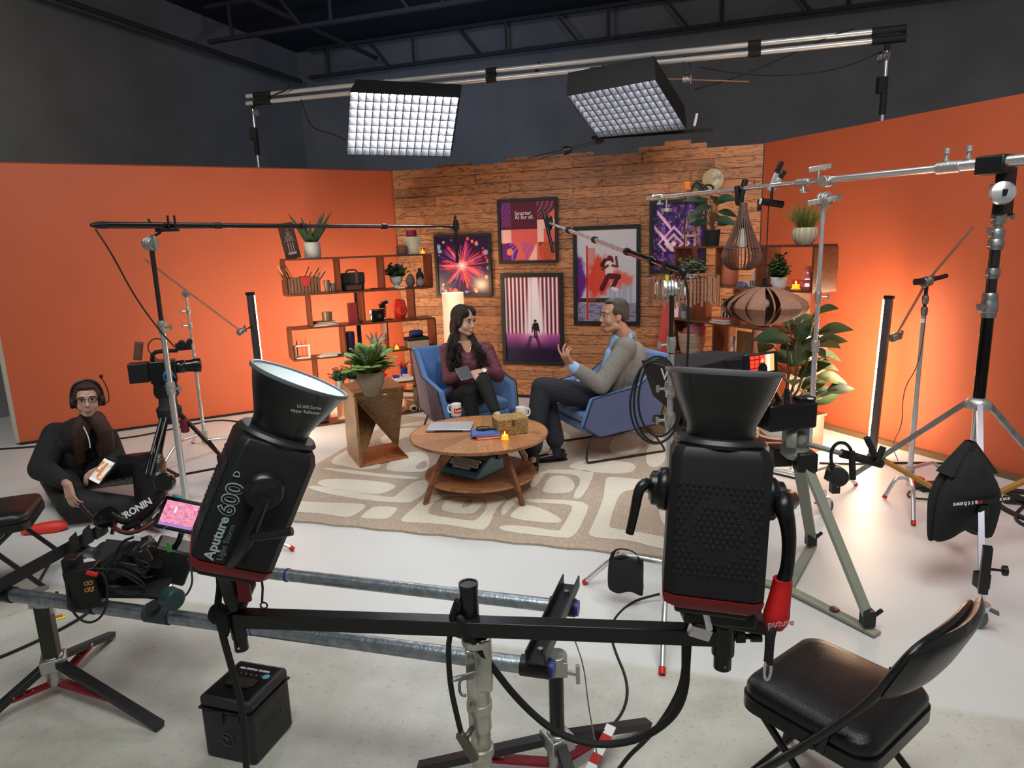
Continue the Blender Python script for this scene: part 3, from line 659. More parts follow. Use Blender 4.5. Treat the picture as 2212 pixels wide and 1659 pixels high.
def const(u, c): return [np.full_like(u, x) for x in rgb(*c)]
def noise2(u, v, s, seed=0):
    g = np.random.RandomState(seed).rand(int(s)+3, int(s)+3); x = u*s; y = v*s; i = np.clip(x.astype(int), 0, int(s)); j = np.clip(y.astype(int), 0, int(s)); fx = x-i; fy = y-j
    fx = fx*fx*(3-2*fx); fy = fy*fy*(3-2*fy)
    return g[i, j]*(1-fx)*(1-fy)+g[i+1, j]*fx*(1-fy)+g[i, j+1]*(1-fx)*fy+g[i+1, j+1]*fx*fy
def artA(u, v):
    c = const(u, (38, 16, 62)); dx = (u-.48); dy = (v-.50)*1.08; r = np.hypot(dx, dy); a = np.arctan2(dy, dx)
    rg = np.random.RandomState(4)
    for (k, n, w, col, L) in ((3, 60, .05, (64, 70, 180), .50), (1, 110, .05, (225, 40, 50), .50), (2, 70, .022, (240, 200, 210), .42), (4, 60, .028, (250, 120, 90), .46), (5, 40, .02, (130, 140, 230), .48)):
        an = rg.rand(n)*6.283; ln = L*(.55+.45*rg.rand(n))
        for x, l in zip(an, ln):
            d = np.abs(np.angle(np.exp(1j*(a-x-.5*r*np.sin(x*7))))); c = mix(c, rgb(*col), np.clip((w*(.6)-d)/.018, 0, 1)*np.clip((l-r)/.05, 0, 1)*.8)
    for i in range(46):
        an = rg.rand()*6.283; q = .47+.10*rg.rand(); x, y = .48+q*np.cos(an)*1.02, .5+q*np.sin(an)*.98; s = .018+.035*rg.rand()
        c = mix(c, rgb(*[(245, 120, 95), (240, 60, 60), (150, 170, 220), (250, 190, 150)][i % 4]), np.clip((s-np.hypot(u-x, (v-y)))/.010, 0, 1)*.75)
    return mix(c, rgb(255, 225, 215), np.clip(1-r/.13, 0, 1))
def artB(u, v):
    c = const(u, (92, 24, 52)); L = lambda m_, col: mix(c, rgb(*col), m_.astype(float))
    W_ = np.sin((u*1.3-v*1.6+.25*np.sin(v*6))*55)
    c = mix(c, rgb(120, 60, 130), (u < .2)*(v > .58)*(.55+.45*W_)); c = L((u > .2)*(u < .67)*(v > .52), (84, 18, 44)); 
    c = mix(c, rgb(215, 120, 125), (u > .67)*(v > .7)*np.clip(W_-.35, 0, 1)); c = mix(c, rgb(110, 50, 130), (u < .2)*(v > .8)*.6)
    c = L((u > .67)*(v > .52)*(v < .68), (235, 180, 165)); c = L((u > .78)*(v > .68)*(v < .60+ (u-.67)*.8), (232, 100, 90)); c = L((v < .53)*(v > .31), (218, 92, 86)); c = L((v < .53)*(v > .31)*(u < .2), (236, 180, 172)); c = L((u > .67)*(u < .79)*(v < .68)*(v > .31), (240, 190, 178))
    c = L(v < .31, (222, 96, 88)); r1 = np.hypot(u-.16, (v-.155)); c = mix(c, rgb(90, 30, 110), ((r1 < .155)).astype(float)); c = mix(c, rgb(175, 110, 200), (r1 < .155)*np.clip(W_, 0, 1)*(u > .16)); c = L(r1 < .06, (238, 120, 95)); c = L((r1 > .155)*(u < .1)*(v < .3), (120, 30, 60))
    c = mix(c, rgb(160, 80, 170), (np.abs(u-.52+(v-.15)*.3) < .11)*(v < .31)*(.5+.5*W_)); c = L((u > .5)*(u < .66)*(v < .31)*(v < (u-.5)*1.9), (240, 190, 175))
    r3 = np.hypot(u-.84, v-.155); c = mix(c, rgb(215, 95, 50), ((r3 < .155)).astype(float)); c = mix(c, rgb(120, 30, 60), (r3 < .155)*(np.sin(r3*190+u*20) > .3)*.7); c = L((r3 > .155)*(u > .7)*(v > .155)*(v < .31), (120, 34, 60)); return c
def artC(u, v):
    s = .5+.5*np.sin((u-.5)*np.where(v > .2, 1, 1)*88); cen = np.clip(1-np.abs(u-.54)/(.10+.22*(1-v)), 0, 1)
    c = mix(const(u, (104, 22, 46)), rgb(238, 222, 230), np.clip(s*1.5-.3, 0, 1)); c = mix(c, rgb(236, 224, 232), np.clip(cen*1.9, 0, 1))
    c = mix(c, rgb(180, 90, 110), np.clip(1-np.abs(u-.50+.03*(1-v))/.006, 0, 1)*(v > .33)*.9)
    fl = np.clip((.36-v)/.05, 0, 1); g = mix(const(u, (190, 90, 160)), rgb(32, 16, 52), np.clip((.33-v)/.20, 0, 1)); g = mix(g, rgb(235, 160, 210), np.clip(1-np.abs(u-.52)/.3, 0, 1)*np.clip((v-.16)/.16, 0, 1)*.8)
    g = mix(g, rgb(28, 10, 44), np.clip(1-np.abs(u-.36-(v-.1)*.55)/.05, 0, 1)*(v < .31)*.8+np.clip(1-np.abs(u-.66+(v-.1)*.45)/.04, 0, 1)*(v < .31)*.8); c = mix(c, [g[0], g[1], g[2]], fl)
    f = (np.hypot((u-.55)/1.0, (v-.485)*1.5) < .026)|((np.abs(u-.555) < .045)*(v > .37)*(v < .465))|((np.abs(u-.50-(v-.4)*.25) < .012)*(v > .35)*(v < .45))|((np.abs(u-.61+(v-.4)*.25) < .012)*(v > .35)*(v < .45))|((np.abs(u-.535) < .016)*(v > .28)*(v < .38))|((np.abs(u-.575) < .016)*(v > .26)*(v < .38))
    return mix(c, rgb(34, 8, 18), f.astype(float))
def artD(u, v):
    c = mix(const(u, (176, 176, 190)), rgb(206, 200, 208), v); n = noise2(u, v, 9, 3)*.5+noise2(u, v, 22, 5)*.3+noise2(u, v, 50, 8)*.2
    for x, w_, h_ in ((.56, .05, .42), (.63, .06, .47), (.72, .05, .44), (.8, .08, .5), (.9, .06, .46)): c = mix(c, rgb(160, 160, 184), (np.abs(u-x) < w_/2)*(v < h_)*.9)
    c = mix(c, rgb(46, 44, 40), (np.abs(v-.235) < .028*(1-.5*np.abs(u-.4)))*(u < .55)); c = mix(c, rgb(120, 116, 140), ((v < .205)).astype(float)); c = mix(c, rgb(190, 170, 190), (v < .205)*np.clip(np.sin(v*260+n*9), 0, 1)*.7); c = mix(c, rgb(90, 70, 110), (v < .19)*(noise2(u, v*3, 20, 9) > .62)*.6)
    d = np.hypot((u-.36)/.30, (v-.50)/.30); c = mix(c, rgb(206, 70, 50), np.clip((1.15-d-n*.75)/.25, 0, 1)); d = np.hypot((u-.72)/.30, (v-.47)/.13); c = mix(c, rgb(214, 92, 70), np.clip((1.1-d-n*.7)/.3, 0, 1)*.9)
    c = mix(c, rgb(92, 36, 120), np.clip((1.0-np.hypot(u/.2, (v-.46)/.34)-n*.4)/.2, 0, 1)); c = mix(c, rgb(190, 40, 45), (np.abs(u-.175) < .014)*(v > .02)*(v < .83)); c = mix(c, rgb(200, 60, 50), (np.abs(u-.25) < .06)*(v > .22)*(v < .8)*.45)
    sk = lambda x0, y0, x1, y1, w_: (lambda t: np.hypot(u-x0-t*(x1-x0), (v-y0-t*(y1-y0))*1.5) < w_)(np.clip(((u-x0)*(x1-x0)+(v-y0)*(y1-y0)*2.25)/((x1-x0)**2+2.25*(y1-y0)**2), 0, 1))
    for q, col in (((.48, .66, .44, .62, .045), (60, 20, 24)), ((.56, .685, .57, .66, .05), (90, 34, 30)), ((.54, .62, .55, .52, .065), (222, 196, 200)), ((.60, .61, .68, .60, .022), (110, 50, 42)), ((.68, .60, .66, .70, .020), (110, 50, 42)), ((.52, .61, .43, .57, .022), (120, 40, 40)),
                   ((.54, .50, .70, .49, .045), (84, 20, 34)), ((.69, .49, .60, .37, .035), (84, 20, 34)), ((.52, .49, .42, .36, .042), (84, 20, 34)), ((.60, .365, .66, .35, .026), (235, 215, 215))): c = mix(c, rgb(*col), sk(*q).astype(float))
    return c
def artE(u, v):
    n = noise2(u, v, 14, 2); c = mix(const(u, (34, 20, 70)), rgb(96, 60, 150), np.clip(n*1.5-.4, 0, 1)); k = noise2(u, v, 40, 6); c = mix(c, rgb(190, 150, 220), np.clip((k-.72)*5, 0, 1)*.8); c = mix(c, rgb(190, 60, 110), (noise2(u, v, 24, 12) > .8)*.7)
    d = np.abs(u-.42)*1.0+np.abs(v-.40)*1.25; c = mix(c, rgb(222, 185, 215), ((np.sin(d*46) > .25)&(d < .42)&(v > .28)).astype(float)*.85); c = mix(c, rgb(228, 190, 214), (d < .055).astype(float))
    for x0, y0 in ((.08, .88), (.02, .66), (.14, .56)): q = (u-x0)+(v-y0)*1.1; c = mix(c, rgb(225, 190, 215), (np.abs(q) < .035)*(u > x0)*(u < x0+.28)*.9)
    return mix(c, rgb(20, 14, 60), (v > .82)*(noise2(u, v, 12, 7) > .5)*.7)
poster((936, 508), (1059, 503), (1064, 640), (945, 641), artA, 'black framed print of red and blue fireworks, left of the posters', nx=130, ny=140)
t, m, w_, h_ = poster((1073, 430), (1205, 426), (1206, 567), (1079, 571), artB, 'square framed poster with white slogan lettering above the curtain print', nx=130, ny=140)
for k, s in enumerate(('Smarter', 'AI for all.')):
    c = m @ Vector((.29*w_, .012, (.775-.062*k)*h_)); text(s, .057, Matrix(((dC.x, 0, -nC.x, c.x), (dC.y, 0, -nC.y, c.y), (0, 1, 0, c.z), (0, 0, 0, 1))), mat('slogan_white', (.85, .72, .72), .5), t, align='LEFT', ext=.0004, bold=.0002)
poster((1081, 592), (1215, 588), (1220, 787), (1088, 790), artC, 'tall framed poster of a silhouette between lit curtains', fw=.042, nx=120, ny=180)
poster((1236, 489), (1384, 485), (1383, 703), (1242, 701), artD, 'tall framed poster of a runner leaping through red powder', fw=.040, nx=130, ny=190)
poster((1402, 436), (1526, 425), (1527, 588), (1405, 593), artE, 'black framed purple isometric cityscape print behind the right shelf', fw=.036, nx=120, ny=150)
# round wall disc above the right shelf
p = PW(1540, 388, 'C', .05); t = T('wall_disc', 'small round brass and marble disc hung high on the plank wall', 'wall art', p)
MB().lathe([(0, 0), (.098, 0), (.10, .008), (.10, .016), (.094, .018), (0, .018)], p, -nC, 36).out('disc', mat('brass_disc', (.42, .33, .18), .5, .3), t)
MB().slab([p-nC*.019+dC*.092*math.cos(a)*(1 if True else 0)+V(0, 0, .092*math.sin(a)) for a in [-1.57+3.14*i/14 for i in range(15)]], nC*-.003).out('marble_half', mat('marble', (.55, .52, .42), .3, var=(.2, .22, .16), vscale=25), t)
# tall paper floor lamp behind the woman
p = PW(990, 880, 'C', .45); p.z = 0; fl = T('floor_lamp', 'tall white drum floor lamp glowing behind the woman', 'lamp', p)
zt = Y(990, 632, p.y).z
SHD = bpy.data.materials.new('lamp_shade'); SHD.use_nodes = True; b_ = SHD.node_tree.nodes['Principled BSDF']; b_.inputs['Base Color'].default_value = (.85, .75, .58, 1); b_.inputs['Emission Color'].default_value = (1, .66, .36, 1); b_.inputs['Emission Strength'].default_value = .75
MB().lathe([(.110, zt-.95), (.114, zt-.95), (.114, zt), (.110, zt)], p, n=40).out('shade', SHD, fl)
MB().cyl(p+V(0, 0, .02), p+V(0, 0, zt-.02), .010, 10).out('pole', DKST, fl); MB().lathe([(0, 0), (.12, 0), (.12, .015), (0, .02)], p, n=28).out('base', DKST, fl)
MB().cyl(p+V(-.11, 0, zt-.02), p+V(.11, 0, zt-.02), .003, 6).cyl(p+V(0, -.11, zt-.02), p+V(0, .11, zt-.02), .003, 6).sph(p+V(0, 0, zt-.012), .008).out('spider', STL, fl)
l = bpy.data.lights.new('floor_lamp_bulb', 'POINT'); l.energy = 10; l.color = (1, .6, .3); l.shadow_soft_size = .04; lo = bpy.data.objects.new('floor_lamp_bulb', l); COL.objects.link(lo); lo.location = p+V(0, 0, zt+.03)
# ================================================================ PEOPLE
def skin(name, c1, c2): return mat(name, c1, .5, var=c2, vscale=14, bump=.03, bscale=120)
def hmat(c, f, u=(0, 0, 1)):     # head / hand frame: X = its right-hand side when looking along f, Y = forward, Z = up
    f = Vector(f).normalized(); u = Vector(u); x = f.cross(u).normalized(); u = x.cross(f)
    return Matrix(((x.x, f.x, u.x, c[0]), (x.y, f.y, u.y, c[1]), (x.z, f.z, u.z, c[2]), (0, 0, 0, 1)))
def head_prims(m, s=1.0, male=False):
    q = m.to_quaternion()
    def e(c, r): return ('e', m @ (Vector(c)*s), Vector(r)*s, q)
    def c(a, b, ra, rb): return ('c', m @ (Vector(a)*s), m @ (Vector(b)*s), ra*s, rb*s)
    P = [e((0, -.012, .035), (.074, .094, .088)), e((0, .028, -.022), (.064, .064, .086)), e((0, .034, -.062), (.050, .050, .046)), c((-.010, .066, -.093), (.010, .066, -.093), .017, .017),
         c((0, .082, .012), (0, .104, -.030), .008, .0105), c((-.008, .092, -.034), (.008, .092, -.034), .009, .009), c((0, .080, -.060), (0, .084, -.066), .018, .016),
         c((-.036, .066, .032), (.036, .066, .032), .018, .018), e((-.038, .050, -.034), (.026, .026, .034)), e((.038, .050, -.034), (.026, .026, .034)),
         e((-.077, -.006, -.008), (.007, .016, .027)), e((.077, -.006, -.008), (.007, .016, .027)),
         c((-.046, .010, -.062), (-.018, .056, -.088), .024, .020), c((.046, .010, -.062), (.018, .056, -.088), .024, .020)]
    if male: P += [c((-.05, .0, -.075), (-.02, .055, -.098), .028, .022), c((.05, .0, -.075), (.02, .055, -.098), .028, .022)]
    return P
def face_parts(t, m, s, skin_m, brow_col, lipcol, look=0):
    EW = mat('eye_white', (.42, .40, .39), .4); IR = mat('iris_dark', (.03, .018, .012), .2)
    BR = mat('brow_%d' % int(brow_col[0]*1000), brow_col, .8); LP = mat('lips_%d' % int(lipcol[0]*100), lipcol, .45)
    for sx in (-1, 1):
        c = Vector((sx*.030, .0755, .012))*s
        MB().sph(m @ c, .0135*s, 12, 8).out('eye', EW, t); MB().sph(m @ (c+Vector((look*.005, .0085, 0))*s), (.0080*s,)*3, 10, 6).out('iris', IR, t)
        MB(m).tube([Vector((sx*.014, .093, .030))*s, Vector((sx*.032, .093, .037))*s, Vector((sx*.052, .078, .030))*s], [.003*s, .0038*s, .002*s], 6, smooth=1).out('eyebrow', BR, t)
        MB(m).tube([Vector((sx*.018, .088, .018))*s, Vector((sx*.032, .0925, .0215))*s, Vector((sx*.046, .082, .015))*s], .0022*s, 6, smooth=1).out('eyelid', BR, t)
    MB(m).tube([Vector((-.023, .088, -.066))*s, Vector((-.008, .101, -.060))*s, Vector((.008, .101, -.060))*s, Vector((.023, .088, -.066))*s, ], [.002*s, .0042*s, .0042*s, .002*s], 8, smooth=1).tube([Vector((-.020, .090, -.068))*s, Vector((0, .101, -.073))*s, Vector((.020, .090, -.068))*s], [.002*s, .0052*s, .002*s], 8, smooth=1).out('lips', LP, t)
def hand_prims(m, thumb=1, curl=(.5, .6, .5), sp=.09, s=1.0, curls=None):
    # m: X across the palm (thumb on the side thumb*X), Y towards the fingers, Z out of the back of the hand; origin at the wrist
    P = []
    def c(a, b, ra, rb): P.append(('c', m @ (Vector(a)*s), m @ (Vector(b)*s), ra*s, rb*s))
    for i, x in enumerate((-.028, -.009, .010, .028)): c((x*.72, .008, 0), (x, .085-.004*abs(i-1.5), 0), .0145, .0125)
    L = [(.042, .026, .020), (.047, .030, .022), (.044, .028, .021), (.034, .021, .018)]
    for i in range(4):
        k = i if thumb < 0 else 3-i                     # index finger next to the thumb
        x = (-.030, -.010, .011, .030)[i]; p = Vector((x, .085, 0)); a = 0; cc = (curls[k] if curls else curl)
        ln = L[k]; side = (x/.030)*sp
        for j in range(3):
            a += cc[j]; d = Vector((math.sin(side)*math.cos(a), math.cos(side)*math.cos(a), -math.sin(a))); q = p+d*ln[j]; c(p, q, .0088-.001*j, .0082-.001*j); p = q
    tx = thumb*.030; p = Vector((thumb*.020, .018, -.004))
    for d, l, r in ((Vector((thumb*.75, .62, -.28)), .042, .0125), (Vector((thumb*.45, .85, -.35)), .032, .0100), (Vector((thumb*.2, .95, -.35)), .026, .0088)):
        q = p+d.normalized()*l; c(p, q, r, r*.9); p = q
    return P
def pxz(px, py, y): return Y(px, py, y)

# ---------------- the woman in the left lounge chair
SK1 = skin('skin_pale', (.60, .37, .27), (.56, .33, .24)); BURG = mat('burgundy_print', (.050, .010, .016), .7, var=(.22, .06, .08), vscale=90, bump=.25, bscale=30)
HAIRB = mat('dark_brown_hair', (.018, .010, .009), .38, bump=.8, bscale=60, stretch=(6, 6, .7)); BPANT = mat('black_trousers', (.010, .010, .011), .85, bump=.2, bscale=30)
wo = T('person', 'seated woman with long dark hair and burgundy blouse holding a tablet', 'person', CH1+V(0, -.1, .0))
hc = pxz(1002, 694, 5.62); hm1 = hmat(hc, (.80, -.60, -.10)); hs = 1.0
sL, sR_ = pxz(966, 757, 5.68), pxz(1052, 758, 5.66); nk = pxz(1006, 741, 5.68); pel = pxz(1003, 868, 5.72); mid = (sL+sR_)/2
eL, eR = pxz(970, 820, 5.55), pxz(1076, 812, 5.55); wL, wR = pxz(1006, 806, 5.36), pxz(1044, 801, 5.38)
hipL, hipR = pel+V(-.09, -.02, 0), pel+V(.09, -.02, 0)
kneeU = pxz(1045, 826, 5.28); ankU = pxz(1072, 893, 5.14)          # crossed leg on top
kneeD = pxz(1012, 845, 5.30); ankD = V(-.18, 5.28, .10); ankD = V(kneeD.x+.05, 5.30, .09)
hdW = hmat(wR+V(-.02, 0, 0), (-.85, -.45, -.15), (.1, -.25, .95)); hdW2 = hmat(wL, (.80, -.55, -.1), (.0, -.2, 1))
body = head_prims(hm1, hs)+[('c', hc+V(-.01, .015, -.06), nk+V(0, .0, .0), .050, .052), ('c', nk, mid+V(0, 0, -.03), .055, .075), ('c', sL, sR_, .058, .058), ('e', (mid+pel)/2+V(0, 0, .05), (.145, .10, .20)), ('e', pel, (.165, .13, .12)),
  ('c', sL, eL, .042, .036), ('c', eL, wL, .034, .024), ('c', sR_, eR, .042, .036), ('c', eR, wR, .034, .024), ('c', hipL, kneeD, .080, .058), ('c', kneeD, ankD, .052, .034), ('c', hipR, kneeU, .080, .058), ('c', kneeU, ankU, .052, .030),
  ('c', ankU, ankU+V(.04, -.06, -.04), .030, .018), ('c', ankD, ankD+V(.01, -.06, -.05), .032, .016)]
body += hand_prims(hdW, 1, (.25, .35, .25), .05, .88)+hand_prims(hdW2, -1, (.3, .4, .3), .05, .88)
blob('body', body, SK1, wo, .0042, 3)
face_parts(wo, hm1, hs, SK1, (.02, .012, .01), (.50, .20, .18), .3)
blob('blouse', [('c', sL, sR_, .068, .068), ('c', mid+V(0, 0, -.02), mid+V(0, -.01, -.10), .085, .125), ('e', (mid+pel)/2+V(0, -.01, .06), (.168, .118, .21)), ('e', pel+V(0, 0, .05), (.172, .135, .10)), ('e', mid+V(-.055, -.07, -.11), (.065, .05, .06)), ('e', mid+V(.055, -.08, -.11), (.065, .05, .06)),
  ('c', sL, eL, .064, .056), ('c', eL, eL.lerp(wL, .82), .056, .040), ('c', sR_, eR, .064, .056), ('c', eR, eR.lerp(wR, .82), .056, .042), ('c', eR.lerp(wR, .66), eR.lerp(wR, .84), .044, .042)], BURG, wo, .007, 3)
MB().slab([nk+V(-.045, -.075, .03), nk+V(.03, -.095, -.115), nk+V(.060, -.075, .03)], V(0, -.006, 0)).out('neckline', SK1, wo)
MB().tube([nk+V(-.05, -.07, .04), nk+V(-.01, -.105, -.045), nk+V(.02, -.113, -.07), nk+V(.045, -.10, -.04), nk+V(.062, -.07, .04)], .0022, 5, smooth=2).out('necklace', mat('gold', (.7, .45, .15), .3, 1), wo)
blob('trousers', [('e', pel+V(0, 0, -.02), (.172, .140, .11)), ('c', hipL, kneeD, .092, .068), ('c', kneeD, ankD+V(0, 0, .05), .064, .048), ('c', hipR, kneeU, .092, .068), ('c', kneeU, kneeU.lerp(ankU, .88), .066, .044)], BPANT, wo, .008, 4)
blob('shoe', [('c', ankU+V(.03, -.05, -.03), ankU+V(.10, -.15, -.075), .034, .026)], BLKG, wo, .006, 2); blob('shoe', [('c', ankD+V(0, -.02, -.06), ankD+V(.03, -.16, -.065), .034, .026)], BLKG, wo, .006, 2)
hp = lambda x, y, z: hm1 @ Vector((x, y, z))
q1 = hm1.to_quaternion()
H = [('e', hp(0, -.030, .040), (.087, .098, .100), q1), ('e', hp(-.045, .012, .078), (.046, .074, .050), q1), ('e', hp(.045, .012, .078), (.046, .074, .050), q1), ('e', hp(.070, -.01, .02), (.022, .056, .070), q1), ('e', hp(-.070, -.01, .02), (.022, .056, .070), q1), ('e', hp(0, -.075, -.05), (.080, .045, .14), q1)]
for (x0, y0, pts, r) in ((.068, -.02, ((972, 735), (966, 775), (975, 805)), .034), (.05, -.05, ((985, 735), (983, 780), (988, 812)), .036), (0, -.08, ((978, 740), (972, 790)), .045), (-.068, .0, ((1028, 738), (1040, 775), (1052, 800)), .028), (-.06, -.03, ((1032, 745), (1046, 785)), .026), (-.07, .02, ((1022, 742), (1034, 768), (1046, 790)), .020)):
    P = [hp(x0, y0, .03), hp(x0, y0-.01, -.08)]+[pxz(a, b, 5.545) for a, b in pts]; n = len(P); H.append(('t', P, [r*(1-.45*i/(n-1)) for i in range(n)], 10))
blob('hair', H, HAIRB, wo, .0055, 2)
mb = MB(); rg = random.Random(5)
for i in range(46):     # loose wavy locks over the bust
    lft = i % 2; x0 = rg.uniform(968, 994) if lft else rg.uniform(1026, 1044); y0 = rg.uniform(744, 762); P = []
    for j in range(8):
        u = j/7; P.append(pxz(x0+(rg.uniform(-2, 2)+(2 if lft else 14)*u)+3*math.sin(j*1.5+i), y0+u*rg.uniform(40, 52), 5.515+.02*math.sin(j+i)-.03*u))
    mb.tube(P, [.006, .006, .006, .006, .005, .005, .004, .002], 5, smooth=1)
x = mb.out('hair_locks', HAIRB, wo); x['kind'] = 'stuff'
wc_ = wR+V(.012, -.028, .006); qn = V(-.2, -.8, .6).normalized()
MB().lathe([(0, 0), (.0185, 0), (.0185, .006), (.016, .008), (0, .008)], wc_, qn, 20).out('watch', mat('watch_face', (.8, .78, .74), .3), wo); MB().tube([wc_+V(-.0, .0, .012), wc_+V(.012, .03, .022), wc_+V(.016, .05, -.004), wc_+V(.006, .03, -.03), wc_+V(.0, .004, -.014)], .004, 6, smooth=1).out('watch_strap', BLKG, wo)
p = pxz(1003, 806, 5.27); m = Matrix.Translation(p) @ Matrix.Rotation(R(24), 4, 'Z') @ Matrix.Rotation(R(28), 4, 'X') @ Matrix.Rotation(R(-12), 4, 'Y')
tb = T('tablet', 'small grey tablet held on the lap of the dark-haired woman', 'tablet', p); MB(m).box((0, 0, 0), (.105, .15, .007)).out('case', mat('tablet_grey', (.17, .18, .19), .4), tb, bevel=.003); MB(m).box((0, 0, .0045), (.094, .137, .002)).out('glass', mat('tablet_glass', (.08, .085, .09), .15), tb)

# ---------------- the man in the right lounge chair
SK2 = skin('skin_tan', (.46, .235, .155), (.40, .20, .13)); JKT = mat('grey_tweed', (.235, .22, .20), .95, bump=.5, bscale=150, var=(.16, .15, .14), vscale=110); SHB = mat('light_blue_shirt', (.28, .42, .70), .8, bump=.2, bscale=60)
NAVY = mat('dark_navy_trousers', (.016, .018, .026), .9, bump=.3, bscale=25); HAIRM = mat('short_brown_hair', (.040, .026, .018), .6, bump=.7, bscale=90, stretch=(2, 2, 1), var=(.06, .045, .036), vscale=30)
ma_ = T('person', 'seated man in grey tweed jacket and blue shirt gesturing with one hand', 'person', CH2+V(-.1, 0, 0))
hc = pxz(1326, 682, 5.30); hm2 = hmat(hc, (-.97, -.20, -.02)); hs2 = 1.06
nk = pxz(1347, 722, 5.32); sN, sF = pxz(1352, 752, 5.14), pxz(1335, 752, 5.50); pel = pxz(1352, 868, 5.34); mid = (sN+sF)/2
eN, wN = pxz(1298, 833, 5.02), pxz(1234, 790, 5.02); eF, wF = pxz(1300, 822, 5.52), pxz(1250, 829, 5.42)
kN, kF = pxz(1170, 838, 5.06), pxz(1174, 836, 5.30); aN, aF = pxz(1152, 985, 4.95), pxz(1200, 975, 5.12)
aN.z = .115; aF.z = .115
hN = hmat(wN, (-.50, -.12, .86), (-.62, -.6, -.36)); hF = hmat(wF+V(-.01, 0, 0), (-.95, -.15, -.12), (0, -.45, .9))
body = head_prims(hm2, hs2, True)+[('c', hc+V(.025, .005, -.06), nk+V(0, 0, -.02), .062, .066), ('c', nk, mid, .066, .09), ('c', sN, sF, .07, .07), ('e', mid.lerp(pel, .45), (.13, .19, .26)), ('e', pel, (.15, .19, .13)),
 ('c', sN, eN, .052, .044), ('c', eN, wN, .042, .030), ('c', sF, eF, .052, .044), ('c', eF, wF, .042, .030), ('c', pel+V(-.02, -.10, 0), kN, .095, .068), ('c', kN, aN, .060, .042), ('c', pel+V(-.02, .08, 0), kF, .095, .068), ('c', kF, aF, .060, .042),
 ('c', aN, aN+V(-.01, -.06, -.05), .035, .02), ('c', aF, aF+V(-.06, -.01, -.05), .035, .02)]
body += hand_prims(hN, -1, s=1.08, sp=.14, curls=[(.15, .35, .25), (.55, .6, .4), (.8, .8, .5), (.9, .9, .5)])+hand_prims(hF, 1, (.9, 1.1, .7), .05, 1.0)
blob('body', body, SK2, ma_, .0045, 3)
face_parts(ma_, hm2, hs2, SK2, (.05, .03, .02), (.42, .16, .13))
hp = lambda x, y, z: hm2 @ (Vector((x, y, z))*hs2); q2 = hm2.to_quaternion()
blob('hair', [('e', hp(0, -.030, .052), (.084, .094, .086), q2), ('e', hp(0, -.062, .005), (.078, .058, .075), q2), ('e', hp(.066, -.012, .040), (.019, .050, .036), q2), ('e', hp(-.066, -.012, .040), (.019, .050, .036), q2), ('e', hp(0, .020, .104), (.055, .050, .022), q2)], HAIRM, ma_, .005, 2)
for sx in (-1, 1):
    MB().lathe([(0, 0), (.020, .001), (.024, .005), (.017, .007), (0, .005)], hp(sx*.079, -.006, -.006), hm2.to_3x3() @ Vector((sx, -.25, 0)), 14).out('ear', SK2, ma_)
blob('trousers', [('e', pel+V(0, 0, -.02), (.155, .20, .13)), ('c', pel+V(-.02, -.10, 0), kN, .108, .083), ('c', kN, aN+V(0, 0, .07), .080, .072), ('c', pel+V(-.02, .08, 0), kF, .108, .083), ('c', kF, aF+V(0, 0, .07), .080, .072)], NAVY, ma_, .008, 4)
J = [('c', sN+V(.0, 0, .0), sF, .088, .088), ('c', nk+V(.035, 0, -.035), mid+V(.02, 0, -.03), .072, .13), ('e', mid.lerp(pel, .38)+V(.03, 0, 0), (.165, .215, .24)), ('e', mid.lerp(pel, .80)+V(.02, 0, 0), (.180, .225, .21)),
     ('e', mid.lerp(pel, .30)+V(.07, 0, 0), (.13, .18, .20)), ('c', pel+V(-.03, -.16, .05), pel+V(-.10, -.19, -.04), .085, .075), ('c', sN+V(-.045, -.01, -.05), pel+V(-.115, -.13, .12), .075, .085), ('c', sF+V(-.045, 0, -.05), pel+V(-.115, .10, .12), .075, .085), ('c', sN, eN, .080, .070), ('c', eN, eN.lerp(wN, .74), .070, .056), ('c', sF, eF, .080, .070), ('c', eF, eF.lerp(wF, .70), .070, .054),
     ('c', pel+V(-.06, -.185, .03), pel+V(-.03, -.21, -.10), .06, .04)]
blob('jacket', J, JKT, ma_, .008, 3)
blob('shirt', [('c', nk+V(-.045, 0, -.03), pel+V(-.12, -.02, .20), .060, .070), ('c', mid+V(-.06, 0, -.05), mid+V(-.08, 0, -.16), .075, .085), ('c', eN.lerp(wN, .72), eN.lerp(wN, .93), .051, .046), ('c', eF.lerp(wF, .68), eF.lerp(wF, .92), .050, .044)], SHB, ma_, .006, 3)
c0 = nk+V(.0, 0, -.01)       # shirt collar and jacket lapel
for s in (-1, 1):
    MB().slab([c0+V(.055, s*.045, .030), c0+V(-.060, s*.052, -.028), c0+V(-.105, s*.022, -.085), c0+V(-.030, s*.070, -.070), c0+V(.060, s*.070, -.012)], V(0, s*.010, 0)).out('collar', SHB, ma_, bevel=.003)
    MB().slab([c0+V(.075, s*.062, .008), c0+V(.00, s*.092, -.055), c0+V(-.055, s*.105, -.135), c0+V(-.115, s*.085, -.26), c0+V(-.085, s*.110, -.12), c0+V(-.040, s*.098, -.085), c0+V(.020, s*.100, -.030), c0+V(.085, s*.085, -.020)], V(0, s*.012, 0)).out('lapel', JKT, ma_, bevel=.003)
MB().sph(eN.lerp(wN, .86)+V(.012, -.047, -.012), .005, 8, 6).out('cuff_button', WHT, ma_)
wm_ = eF.lerp(wF, .95); MB().lathe([(.034, -.008), (.037, -.008), (.037, .008), (.034, .008)], wm_, (wF-eF), 20).out('watch', CHR, ma_)
